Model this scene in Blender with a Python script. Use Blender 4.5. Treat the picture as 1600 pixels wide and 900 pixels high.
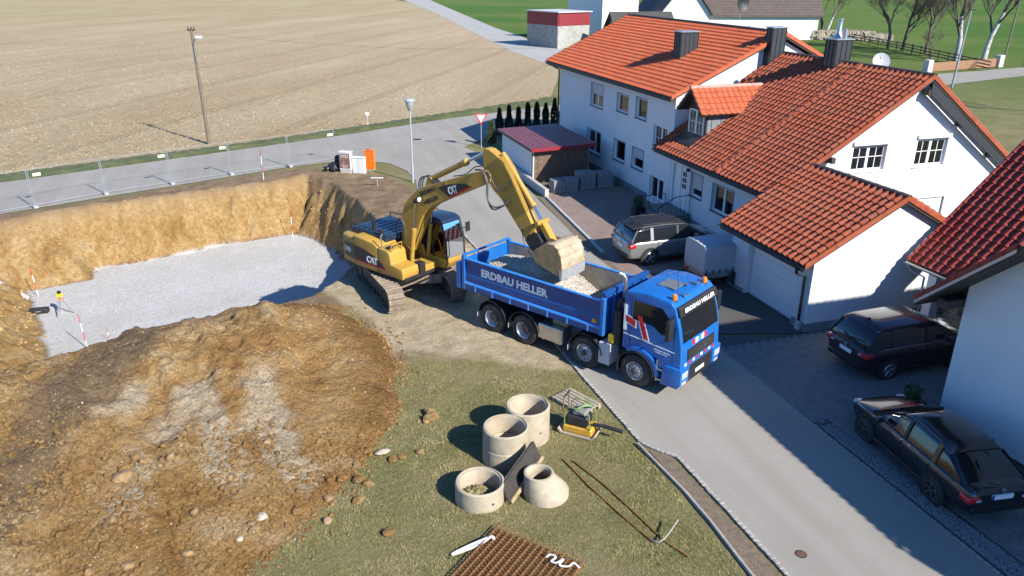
import bpy, bmesh, math, random
import numpy as np
from mathutils import Vector, Matrix
from mathutils.geometry import tessellate_polygon

for o in list(bpy.data.objects):
    bpy.data.objects.remove(o)
SC = bpy.context.scene
COL = SC.collection
R = math.radians
random.seed(7)

# ---------------------------------------------------------------- camera
CF, CP, CR, CH = 1200.0, 0.3897647, 0.0051076, 11.44
_fw = Vector((0, math.cos(CP), -math.sin(CP)))
_up0 = Vector((0, math.sin(CP), math.cos(CP)))
_rt = Vector((1, 0, 0)) * math.cos(CR) + _up0 * math.sin(CR)
_up = _up0 * math.cos(CR) - Vector((1, 0, 0)) * math.sin(CR)
CAM = Vector((0, 0, CH))
cd = bpy.data.cameras.new('camera')
cd.sensor_width = 36.0
cd.lens = 36.0 * CF / 1600.0
cd.clip_end = 4000
cd.clip_start = 0.5
cam = bpy.data.objects.new('camera', cd)
COL.objects.link(cam)
cam.matrix_world = Matrix(((_rt.x, _up.x, -_fw.x, CAM.x), (_rt.y, _up.y, -_fw.y, CAM.y), (_rt.z, _up.z, -_fw.z, CAM.z), (0, 0, 0, 1)))
SC.camera = cam

# ---------------------------------------------------------------- light
SUN_EL = R(33.7)
SUN_AZ = R(-44.0)          # direction towards the sun, from +X
W = bpy.data.worlds.new('World')
SC.world = W
W.use_nodes = True
nt = W.node_tree
bg = nt.nodes['Background']
sky = nt.nodes.new('ShaderNodeTexSky')
sky.sky_type = 'NISHITA'
sky.sun_disc = False
sky.sun_elevation = SUN_EL
sky.sun_rotation = math.pi / 2 - SUN_AZ
sky.air_density = 1.0
sky.dust_density = 0.2
sky.ozone_density = 4.0
tint = nt.nodes.new('ShaderNodeMix'); tint.data_type = 'RGBA'; tint.blend_type = 'MULTIPLY'; tint.inputs[0].default_value = 1.0
tint.inputs[7].default_value = (0.58, 1.0, 1.45, 1)   # cool daylight balance of the whole sky
nt.links.new(sky.outputs[0], tint.inputs[6]); nt.links.new(tint.outputs[2], bg.inputs[0])
bg.inputs[1].default_value = 0.08
sd = bpy.data.lights.new('sun', 'SUN')
sd.energy = 5.0
sd.angle = R(0.53)
sd.color = (1.0, 0.95, 0.87)
sun = bpy.data.objects.new('sun', sd)
COL.objects.link(sun)
sun.location = (20, -20, 40)
sun.rotation_euler = (Vector((math.cos(SUN_AZ) * math.cos(SUN_EL), math.sin(SUN_AZ) * math.cos(SUN_EL), math.sin(SUN_EL)))).to_track_quat('Z', 'Y').to_euler()
SC.view_settings.view_transform = 'Standard'
SC.view_settings.look = 'None'
SC.view_settings.exposure = 0.85
SC.view_settings.gamma = 1.0

# ---------------------------------------------------------------- helpers
def ray(px, py):
    return _fw * CF + _rt * (px - 800) - _up * (py - 450)
def G(px, py, z=0.0):
    d = ray(px, py)
    return CAM + d * ((z - CAM.z) / d.z)
def on_plane(px, py, P, n):
    d = ray(px, py)
    return CAM + d * ((Vector(P) - CAM).dot(n) / d.dot(n))
HA = R(-72)
def H2W(s, t, z=0.0):
    return Vector((s * math.cos(HA) - t * math.sin(HA), s * math.sin(HA) + t * math.cos(HA), z))
def W2H(v):
    return Vector((v.x * math.cos(HA) + v.y * math.sin(HA), -v.x * math.sin(HA) + v.y * math.cos(HA), v.z))

def tag(o, label=None, cat=None, group=None, kind=None):
    if label: o['label'] = label
    if cat: o['category'] = cat
    if group: o['group'] = group
    if kind: o['kind'] = kind
    return o
def thing(name, label, cat, loc=(0, 0, 0), rz=0.0, group=None):
    o = bpy.data.objects.new(name, None)
    o.empty_display_size = 0.3
    COL.objects.link(o)
    o.location = loc
    o.rotation_euler = (0, 0, rz)
    return tag(o, label, cat, group)
def link(name, me, parent=None, m=None):
    o = bpy.data.objects.new(name, me)
    COL.objects.link(o)
    o.parent = parent
    if m is not None: o.matrix_basis = m
    return o
def copy_tree(o, parent=None):
    c = o.copy()
    COL.objects.link(c)
    c.parent = parent
    for ch in list(o.children):
        copy_tree(ch, c)
    return c

# ---------------------------------------------------------------- materials
MATS = {}
def newmat(name):
    m = bpy.data.materials.new(name)
    m.use_nodes = True
    return m, m.node_tree.nodes, m.node_tree.links, m.node_tree.nodes['Principled BSDF']
def M(name, col, rough=0.6, var=0.12, scale=6.0, bump=0.0, bscale=60.0, metal=0.0, coat=0.0, dirt=None, dirt_amt=0.5, spec=0.5, alpha=None, trans=0.0, wave=None):
    """procedural colour with two-scale noise variation, optional dirt patches and fine bump"""
    if name in MATS: return MATS[name]
    m, N, L, P = newmat(name)
    geo = N.new('ShaderNodeNewGeometry')
    n1 = N.new('ShaderNodeTexNoise'); n1.inputs['Scale'].default_value = scale; n1.inputs['Detail'].default_value = 6; n1.inputs['Roughness'].default_value = 0.65
    L.new(geo.outputs['Position'], n1.inputs['Vector'])
    r = N.new('ShaderNodeValToRGB')
    r.color_ramp.elements[0].position = 0.3; r.color_ramp.elements[1].position = 0.7
    lo = [max(0, c * (1 - var)) for c in col]; hi = [min(1, c * (1 + var)) for c in col]
    r.color_ramp.elements[0].color = (*lo, 1); r.color_ramp.elements[1].color = (*hi, 1)
    L.new(n1.outputs['Fac'], r.inputs['Fac'])
    out = r.outputs['Color']
    if dirt:
        n2 = N.new('ShaderNodeTexNoise'); n2.inputs['Scale'].default_value = scale * 0.35; n2.inputs['Detail'].default_value = 8; n2.inputs['Roughness'].default_value = 0.7
        L.new(geo.outputs['Position'], n2.inputs['Vector'])
        rr = N.new('ShaderNodeMapRange'); rr.inputs[1].default_value = 0.5; rr.inputs[2].default_value = 0.68; rr.inputs[4].default_value = dirt_amt
        L.new(n2.outputs['Fac'], rr.inputs[0])
        mx = N.new('ShaderNodeMix'); mx.data_type = 'RGBA'
        L.new(rr.outputs[0], mx.inputs[0]); L.new(out, mx.inputs[6]); mx.inputs[7].default_value = (*dirt, 1)
        out = mx.outputs[2]
    L.new(out, P.inputs['Base Color'])
    P.inputs['Roughness'].default_value = rough
    P.inputs['Metallic'].default_value = metal
    P.inputs['Specular IOR Level'].default_value = spec
    if coat: P.inputs['Coat Weight'].default_value = coat; P.inputs['Coat Roughness'].default_value = 0.06
    if trans: P.inputs['Transmission Weight'].default_value = trans
    if bump:
        n3 = N.new('ShaderNodeTexNoise'); n3.inputs['Scale'].default_value = bscale; n3.inputs['Detail'].default_value = 5
        L.new(geo.outputs['Position'], n3.inputs['Vector'])
        b = N.new('ShaderNodeBump'); b.inputs['Strength'].default_value = bump; b.inputs['Distance'].default_value = 0.03
        L.new(n3.outputs['Fac'], b.inputs['Height']); L.new(b.outputs[0], P.inputs['Normal'])
    MATS[name] = m
    return m

# ---------------------------------------------------------------- numpy noise
def _hash(ix, iy, seed):
    h = (ix.astype(np.int64) * 374761393 + iy.astype(np.int64) * 668265263 + seed * 982451653) & 0xFFFFFFFF
    h = ((h ^ (h >> 13)) * 1274126177) & 0xFFFFFFFF
    return ((h ^ (h >> 16)) & 0xFFFF) / 65535.0
def vnoise(x, y, seed=0):
    ix = np.floor(x); iy = np.floor(y); fx = x - ix; fy = y - iy
    fx = fx * fx * (3 - 2 * fx); fy = fy * fy * (3 - 2 * fy)
    a = _hash(ix, iy, seed); b = _hash(ix + 1, iy, seed); c = _hash(ix, iy + 1, seed); d = _hash(ix + 1, iy + 1, seed)
    return (a * (1 - fx) + b * fx) * (1 - fy) + (c * (1 - fx) + d * fx) * fy
def fbm(x, y, oct=4, seed=0, gain=0.5):
    v = 0; a = 1.0; t = 0
    for i in range(oct):
        v = v + a * vnoise(x * 2 ** i + i * 17.3, y * 2 ** i - i * 9.1, seed + i); t += a; a *= gain
    return v / t - 0.5
def pip(x, y, poly):
    ins = np.zeros(x.shape, bool)
    n = len(poly)
    for i in range(n):
        x0, y0 = poly[i]; x1, y1 = poly[(i + 1) % n]
        c = ((y0 > y) != (y1 > y)) & (x < (x1 - x0) * (y - y0) / ((y1 - y0) if y1 != y0 else 1e-9) + x0)
        ins ^= c
    return ins
def pdist(x, y, poly, closed=True):
    d = np.full(x.shape, 1e9)
    n = len(poly)
    for i in range(n if closed else n - 1):
        x0, y0 = poly[i]; x1, y1 = poly[(i + 1) % n]
        dx, dy = x1 - x0, y1 - y0
        t = np.clip(((x - x0) * dx + (y - y0) * dy) / (dx * dx + dy * dy + 1e-12), 0, 1)
        d = np.minimum(d, np.hypot(x - x0 - t * dx, y - y0 - t * dy))
    return d
def sdist(x, y, poly):
    d = pdist(x, y, poly)
    return np.where(pip(x, y, poly), -d, d)
def sstep(a, b, v):
    t = np.clip((v - a) / (b - a), 0, 1)
    return t * t * (3 - 2 * t)

# ---------------------------------------------------------------- mesh builder
class MB:
    def __init__(s, off=(0, 0, 0), xf=None):
        s.v = []; s.f = []; s.off = Vector(off); s.xf = xf
    def add(s, vs, fs):
        b = len(s.v)
        s.v += [Vector(p) for p in vs]
        s.f += [tuple(b + i for i in f) for f in fs]
        return s
    def box(s, x0, x1, y0, y1, z0, z1):
        return s.add([(x0, y0, z0), (x1, y0, z0), (x1, y1, z0), (x0, y1, z0), (x0, y0, z1), (x1, y0, z1), (x1, y1, z1), (x0, y1, z1)],
                     [(0, 3, 2, 1), (4, 5, 6, 7), (0, 1, 5, 4), (1, 2, 6, 5), (2, 3, 7, 6), (3, 0, 4, 7)])
    def obox(s, c, ax, ay, az):
        """oriented box: centre and three half-axis vectors"""
        c, ax, ay, az = Vector(c), Vector(ax), Vector(ay), Vector(az)
        return s.add([c + ax * i + ay * j + az * k for k in (-1, 1) for j, i in ((-1, -1), (-1, 1), (1, 1), (1, -1))],
                     [(0, 3, 2, 1), (4, 5, 6, 7), (0, 1, 5, 4), (1, 2, 6, 5), (2, 3, 7, 6), (3, 0, 4, 7)])
    def bar(s, a, b, w, h, up=(0, 0, 1)):
        a, b = Vector(a), Vector(b); d = b - a; L = d.length; d.normalize()
        sd_ = d.cross(Vector(up))
        if sd_.length < 1e-4: sd_ = d.cross(Vector((1, 0, 0)))
        sd_.normalize(); u = sd_.cross(d)
        return s.obox((a + b) / 2, d * L / 2, sd_ * w / 2, u * h / 2)
    def prism(s, poly, y0, y1, axis='y'):
        """poly of (a,b): axis y -> (a,y,b); axis x -> (x,a,b); axis z -> (a,b,z)"""
        n = len(poly)
        f = {'y': lambda a, b, c: (a, c, b), 'x': lambda a, b, c: (c, a, b), 'z': lambda a, b, c: (a, b, c)}[axis]
        vs = [f(a, b, y0) for a, b in poly] + [f(a, b, y1) for a, b in poly]
        tris = tessellate_polygon([[Vector((a, b, 0)) for a, b in poly]])
        fs = [tuple(t) for t in tris] + [tuple(n + i for i in reversed(t)) for t in tris] + [(i, (i + 1) % n, n + (i + 1) % n, n + i) for i in range(n)]
        return s.add(vs, fs)
    def cyl(s, a, b, r0, r1=None, n=12, caps=True):
        a, b = Vector(a), Vector(b); r1 = r0 if r1 is None else r1
        d = (b - a).normalized()
        p = d.cross(Vector((0, 0, 1)))
        if p.length < 1e-3: p = d.cross(Vector((1, 0, 0)))
        p.normalize(); q = d.cross(p)
        vs = []
        for c, r in ((a, r0), (b, r1)):
            for i in range(n):
                t = 2 * math.pi * i / n
                vs.append(c + (p * math.cos(t) + q * math.sin(t)) * r)
        fs = [(i, (i + 1) % n, n + (i + 1) % n, n + i) for i in range(n)]
        if caps: fs += [tuple(reversed(range(n))), tuple(range(n, 2 * n))]
        return s.add(vs, fs)
    def tube(s, pts, r, n=8, caps=True):
        pts = [Vector(p) for p in pts]
        rr = r if isinstance(r, (list, tuple)) else [r] * len(pts)
        vs = []; fs = []
        prev = None
        for k, p in enumerate(pts):
            d = (pts[min(k + 1, len(pts) - 1)] - pts[max(k - 1, 0)]).normalized()
            if prev is None:
                x = d.cross(Vector((0, 0, 1)))
                if x.length < 1e-2: x = d.cross(Vector((1, 0, 0)))
            else:
                x = prev - d * prev.dot(d)
            x.normalize(); prev = x; y = d.cross(x)
            for i in range(n):
                t = 2 * math.pi * i / n
                vs.append(p + (x * math.cos(t) + y * math.sin(t)) * rr[k])
        for k in range(len(pts) - 1):
            for i in range(n):
                fs.append((k * n + i, k * n + (i + 1) % n, (k + 1) * n + (i + 1) % n, (k + 1) * n + i))
        if caps:
            fs += [tuple(reversed(range(n))), tuple(range((len(pts) - 1) * n, len(pts) * n))]
        return s.add(vs, fs)
    def lathe(s, prof, c=(0, 0, 0), axis='z', n=24, closed=False, caps=True):
        c = Vector(c); vs = []; fs = []
        for r, h in prof:
            for i in range(n):
                t = 2 * math.pi * i / n
                a, b = r * math.cos(t), r * math.sin(t)
                vs.append(c + Vector({'z': (a, b, h), 'y': (a, h, b), 'x': (h, a, b)}[axis]))
        m = len(prof)
        for k in range(m if closed else m - 1):
            k2 = (k + 1) % m
            for i in range(n):
                fs.append((k * n + i, k * n + (i + 1) % n, k2 * n + (i + 1) % n, k2 * n + i))
        if not closed and caps:
            if prof[0][0] > 1e-4: fs.append(tuple(reversed(range(n))))
            if prof[-1][0] > 1e-4: fs.append(tuple(range((m - 1) * n, m * n)))
        return s.add(vs, fs)
    def loft(s, secs, caps=True, closed=True):
        n = len(secs[0]); vs = [p for sec in secs for p in sec]; fs = []
        for k in range(len(secs) - 1):
            for i in range(n if closed else n - 1):
                fs.append((k * n + i, k * n + (i + 1) % n, (k + 1) * n + (i + 1) % n, (k + 1) * n + i))
        if caps:
            fs += [tuple(reversed(range(n))), tuple(range((len(secs) - 1) * n, len(secs) * n))]
        return s.add(vs, fs)
    def mesh(s, mat=None, bev=0.0, smooth=None, segs=1, weld=False, recalc=True):
        me = bpy.data.meshes.new('m')
        vs = [(s.xf @ p if s.xf else p) - s.off for p in s.v]
        me.from_pydata([tuple(p) for p in vs], [], s.f)
        bm = bmesh.new(); bm.from_mesh(me)
        if weld: bmesh.ops.remove_doubles(bm, verts=bm.verts, dist=1e-4)
        if recalc: bmesh.ops.recalc_face_normals(bm, faces=bm.faces)
        if bev:
            es = [e for e in bm.edges if len(e.link_faces) == 2 and e.calc_face_angle(0) > 0.5]
            bmesh.ops.bevel(bm, geom=es, offset=bev, segments=segs, affect='EDGES', profile=0.6, clamp_overlap=True)
        bm.to_mesh(me); bm.free()
        if smooth is not None:
            me.shade_smooth()
            me.set_sharp_from_angle(angle=R(smooth))
        if mat: me.materials.append(mat)
        return me
    def build(s, name, mat, parent=None, bev=0.0, smooth=None, segs=1, weld=False, recalc=True):
        return link(name, s.mesh(mat, bev, smooth, segs, weld, recalc), parent)

def sheet(name, pts, z, mat, kind='structure', parent=None):
    me = bpy.data.meshes.new(name)
    tris = tessellate_polygon([[Vector((p[0], p[1], 0)) for p in pts]])
    me.from_pydata([(p[0], p[1], z) for p in pts], [], [tuple(t) for t in tris])
    bm = bmesh.new(); bm.from_mesh(me)
    for f in bm.faces:
        if f.normal.z < 0: f.normal_flip()
    bm.to_mesh(me); bm.free()
    me.materials.append(mat)
    o = link(name, me, parent)
    if kind: o['kind'] = kind
    return o
_font = None
def text_obj(txt, size, mat, parent, origin, xdir, ydir, name='lettering', ext=0.003, width=None, bold=0.0):
    """flat raised lettering as a mesh"""
    cu = bpy.data.curves.new('t', 'FONT')
    cu.body = txt; cu.size = size; cu.extrude = ext; cu.offset = bold; cu.resolution_u = 2
    to = bpy.data.objects.new('t', cu)
    COL.objects.link(to)
    dg = bpy.context.evaluated_depsgraph_get()
    me = bpy.data.meshes.new_from_object(to.evaluated_get(dg))
    bpy.data.objects.remove(to)
    xs = [v.co.x for v in me.vertices]
    if width and xs:
        k = width / (max(xs) - min(xs))
        for v in me.vertices: v.co.x = (v.co.x - min(xs)) * k
    me.materials.clear(); me.materials.append(mat)
    x = Vector(xdir).normalized(); y = Vector(ydir); y = (y - x * y.dot(x)).normalized(); z = x.cross(y)
    o_ = Vector(origin)
    return link(name, me, parent, Matrix(((x.x, y.x, z.x, o_.x), (x.y, y.y, z.y, o_.y), (x.z, y.z, z.z, o_.z), (0, 0, 0, 1))))
# ================================================================ ground, roads
def hw(pts): return [tuple(H2W(*p)[:2]) for p in pts]
ROAD = [(-60, 7.6), (-45, 20.7), (-25.9, 37.4), (-14.15, 47.8), (-11.6, 49.4), (-9.6, 49.7), (-8.0, 49.0), (-6.6, 47.0), (-5.75, 44.6)] + \
    hw([(-42, 7.95), (-37.5, 8.3), (-31.4, 8.5), (-19.2, 8.45), (-15.3, 8.52), (-14.9, 8.75), (-14.4, 9.12), (-10.2, 9.2), (4, 9.2),
        (4, 13.42), (-9.7, 13.42), (-19.7, 13.5), (-29, 13.25), (-39.7, 14.0), (-45.6, 14.6), (-49, 14.2), (-52.5, 13.4)]) + \
    [(-2.2, 57.0), (-0.6, 59.3), (3.2, 63.0), (20, 73.5), (48, 88.2), (63, 97.4), (110, 121), (330, 215), (326, 224), (108, 130), (69, 107), (54, 99.3), (20, 83), (3.5, 72.6), (-5.5, 65.5), (-13.1, 57.9), (-24.45, 48.1), (-29.8, 43.6), (-48, 28), (-66, 12)]
FIELD = [(-400, -150), (-66.8, 13.5), (-48.8, 29.5), (-30.8, 45.2), (-25.4, 50.0), (-18.6, 55.4), (-10.5, 63.3), (3.6, 76.4), (6, 100)] + [tuple(G(*q)[:2]) for q in [(852, 99), (800, 80), (760, 61), (715, 38), (680, 20), (640, 4)]] + [(-70, 420), (-150, 700), (-700, 900), (-900, 300)]
PIT_FLOOR = [(-18.7, 27.56), (-23.58, 34.43), (-21.26, 35.97), (-21.84, 37.31), (-19.4, 39.0), (-16.17, 41.7), (-12.94, 43.38), (-11.58, 42.46), (-9.49, 39.65), (-8.24, 37.7), (-7.9, 36.07), (-7.9, 31.0), (-8.8, 28.4), (-10.4, 27.0), (-12.8, 26.0), (-15.2, 23.6), (-16.6, 24.8)]
PIT_TOP = [(-17.6, 19.9), (-20.5, 22.5), (-24.2, 27.2), (-28.2, 33.2), (-25.25, 36.3), (-22.5, 38.9), (-19.07, 41.1), (-15.53, 43.3), (-12.4, 45.9), (-10.3, 43.4), (-8.2, 40.0), (-6.4, 36.0), (-6.3, 32), (-6.9, 28.6), (-7.6, 27.0), (-9.2, 25.75), (-11.5, 24.9), (-12.7, 23.8), (-14.1, 22.0), (-15.8, 20.5)]
PZ = -3.0
def pit_h(x, y):
    wx = x + 0.35 * fbm(x * 0.9, y * 0.9, 3, 11); wy = y + 0.35 * fbm(x * 0.9, y * 0.9, 3, 23)
    df = sdist(wx, wy, PIT_FLOOR); dt = sdist(wx, wy, PIT_TOP)
    a = np.clip(df, 0, None); b = np.clip(-dt, 0, None)
    k = a / (a + b + 1e-6)
    k = np.where(dt > 0, 1.0, k)
    k = np.where(df < 0, 0.0, k)
    kk = k + 0.06 * np.sin(k * math.pi) * 1.5 * (fbm(x * 1.3, y * 1.3, 4, 5) * 2)
    z = PZ * (1 - np.clip(kk, 0, 1))
    wall = (k > 0.02) & (k < 0.98)
    z = z + wall * np.sin(np.clip(k, 0, 1) * math.pi) * (0.8 * fbm(x * 0.8, y * 0.8, 3, 31) + 0.6 * fbm(x * 2.6, y * 2.6, 4, 37, 0.65))
    # gully and rib cut into the far wall
    for (ax, ay, bx_, by_, am, wd) in ((-15.55, 43.5, -16.15, 41.5, 0.55, 0.28), (-15.1, 43.75, -15.5, 42.0, -0.75, 0.33), (-12.2, 45.6, -12.8, 43.4, -0.5, 0.3), (-10.2, 43.2, -10.9, 41.6, 0.4, 0.3), (-9.0, 41.2, -9.9, 40.0, -0.4, 0.25)):
        z = z + wall * np.sin(np.clip(k, 0, 1) * math.pi) * am * np.exp(-(pdist(x, y, [(ax, ay), (bx_, by_)], False) / wd) ** 2)
    return z, k, df, dt
TAN = [tuple(G(*q)[:2]) for q in [(505, 450), (560, 425), (640, 400), (700, 385), (738, 378), (800, 470), (880, 560), (893, 577), (850, 577), (770, 562), (700, 560), (640, 552), (600, 548), (585, 510), (545, 485)]]
SOIL = [(-40, 22), (-26.2, 36.4), (-14.3, 46.9), (-11.4, 47.6), (-9.4, 46.4), (-7.4, 45.4), (-5.9, 42.8)] + hw([(-38, 8.15), (-32, 8.3), (-24, 8.3), (-20.2, 8.2)]) + [tuple(G(*q)[:2]) for q in [(700, 557), (640, 560), (600, 600), (560, 480)]] + [(-8, 24), (-16, 18), (-30, 16)]
def lin(a, b, n): return list(np.linspace(a, b, n))
xs = np.array(sorted(set([-3000, -1500, -700, -350, -180, -110, -80, -64, -52, -45, -41, -38] + lin(-36, 8.04, 339) + [8.6, 9.5, 11, 14, 19, 27, 40, 60, 90, 140, 220, 350, 700, 1500, 3000])))
ys = np.array(sorted(set([-300, -100, -40, -15, -4, 2, 5, 7, 8.4] + lin(9.2, 50.0, 315) + [50.5, 51.5, 53.5, 57, 63, 72, 85, 105, 140, 190, 260, 400, 700, 1500, 3500])))
GX, GY = np.meshgrid(xs, ys)
pz, pk, pdf, pdt = pit_h(GX, GY)
fine = (GX > -37) & (GX < 8.5) & (GY > 9) & (GY < 50.2)
rd = sdist(GX, GY, ROAD)
rdj = rd + 0.25 * fbm(GX * 0.9, GY * 0.9, 3, 43)
soil = sstep(0.35, -0.25, sdist(GX, GY, SOIL) + 0.9 * fbm(GX * 0.7, GY * 0.7, 4, 3))
tan = sstep(0.3, -0.3, sdist(GX, GY, TAN) + 0.8 * fbm(GX * 0.8, GY * 0.8, 4, 9))
und = fbm(GX * 0.5, GY * 0.5, 3, 51) * 0.10 + fbm(GX * 2.1, GY * 2.1, 3, 57) * 0.05
rough = np.clip(soil + tan * 0.6, 0, 1) * (0.14 * fbm(GX * 1.6, GY * 1.6, 4, 61) + 0.07 * fbm(GX * 5, GY * 5, 2, 67))
# ruts left by tracks and tyres on the tan strip
tdir = np.array([math.cos(R(-63)), math.sin(R(-63))])
rel = (GX + 4.0) * -tdir[1] + (GY - 27.2) * tdir[0]
rut = -0.06 * tan * (np.exp(-((np.abs(rel) - 1.2) / 0.25) ** 2)) * (0.7 + 0.6 * vnoise(GX * 6, GY * 6, 71))
GZ = 0.035 + und * 0.6 + rough + rut
# low berm of spoil at the edge of the street beside the excavator
bl = hw([(-36.5, 7.5), (-31, 7.6), (-26, 7.6)])
GZ = GZ + 0.45 * np.exp(-(pdist(GX, GY, bl, False) / 0.55) ** 2) * (0.7 + fbm(GX, GY, 3, 73))
GZ = np.where(rd < 0.12, -0.03, GZ * sstep(0.1, 0.9, rd) - 0.01)
yard = (GX * -math.sin(HA) + GY * math.cos(HA)) > 13.3
GZ = np.where(fine & ~yard, GZ, -0.03)
GZ = np.where(sdist(GX, GY, FIELD) < 0.4, -0.03, GZ)
edge = np.minimum.reduce([GX + 36, 8.04 - GX, GY - 9.2, 50.0 - GY])
GZ = np.where(fine & ~yard, -0.03 + (GZ + 0.03) * np.clip(edge / 1.5, 0, 1), GZ)
GZ = np.where(pdt < 0, pz + 0.05 * (pk > 0.9) + np.where(pk <= 0.001, 0.035 * fbm(GX * 4, GY * 4, 3, 77) + 0.06 * fbm(GX * 0.5, GY * 0.5, 2, 79), 0), GZ)
gm = bpy.data.meshes.new('ground')
nx, ny = len(xs), len(ys)
idx = np.arange(nx * ny).reshape(ny, nx)
quads = np.stack([idx[:-1, :-1], idx[:-1, 1:], idx[1:, 1:], idx[1:, :-1]], -1).reshape(-1, 4)
gm.from_pydata(np.stack([GX, GY, GZ], -1).reshape(-1, 3).tolist(), [], quads.tolist())
gm.shade_smooth()
zone = np.zeros((ny, nx, 4), np.float32)
inpit = (pdt < 0.0)
zone[..., 0] = np.where(inpit, 0, soil)
zone[..., 1] = np.where(inpit & (pdf > 0.02), sstep(1.0, 0.86, pk + 0.10 * fbm(GX * 1.5, GY * 1.5, 3, 83)), 0)
zone[..., 0] = np.where(inpit, 1, zone[..., 0])
zone[..., 2] = np.where(pdf < 0.25, sstep(0.0, -0.10, pdf + 0.30 * fbm(GX * 1.3, GY * 1.3, 4, 87)), 0)
zone[..., 3] = np.where(inpit, 0, tan)
at = gm.attributes.new('zone', 'FLOAT_COLOR', 'POINT')
at.data.foreach_set('color', zone.reshape(-1))

def noise(N, L, vec, scale, detail=6, rough=0.6, dist=0.0):
    n = N.new('ShaderNodeTexNoise'); n.inputs['Scale'].default_value = scale; n.inputs['Detail'].default_value = detail
    n.inputs['Roughness'].default_value = rough; n.inputs['Distortion'].default_value = dist
    L.new(vec, n.inputs['Vector']); return n.outputs['Fac']
def ramp(N, L, fac, stops):
    r = N.new('ShaderNodeValToRGB'); e = r.color_ramp.elements
    while len(e) < len(stops): e.new(0.5)
    for el, (p, c) in zip(e, stops): el.position = p; el.color = (*c, 1)
    L.new(fac, r.inputs['Fac']); return r.outputs['Color']
def mix(N, L, fac, a, b, mode='MIX'):
    m = N.new('ShaderNodeMix'); m.data_type = 'RGBA'; m.blend_type = mode
    if isinstance(fac, float): m.inputs[0].default_value = fac
    else: L.new(fac, m.inputs[0])
    for i, v in ((6, a), (7, b)):
        if isinstance(v, tuple): m.inputs[i].default_value = (*v, 1)
        else: L.new(v, m.inputs[i])
    return m.outputs[2]
def rng(N, L, v, a, b, lo=0.0, hi=1.0):
    m = N.new('ShaderNodeMapRange'); m.inputs[1].default_value = a; m.inputs[2].default_value = b; m.inputs[3].default_value = lo; m.inputs[4].default_value = hi
    L.new(v, m.inputs[0]); return m.outputs[0]
def bumpn(N, L, P, h, strength, dist):
    b = N.new('ShaderNodeBump'); b.inputs['Strength'].default_value = strength; b.inputs['Distance'].default_value = dist
    L.new(h, b.inputs['Height']); L.new(b.outputs[0], P.inputs['Normal'])

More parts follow.
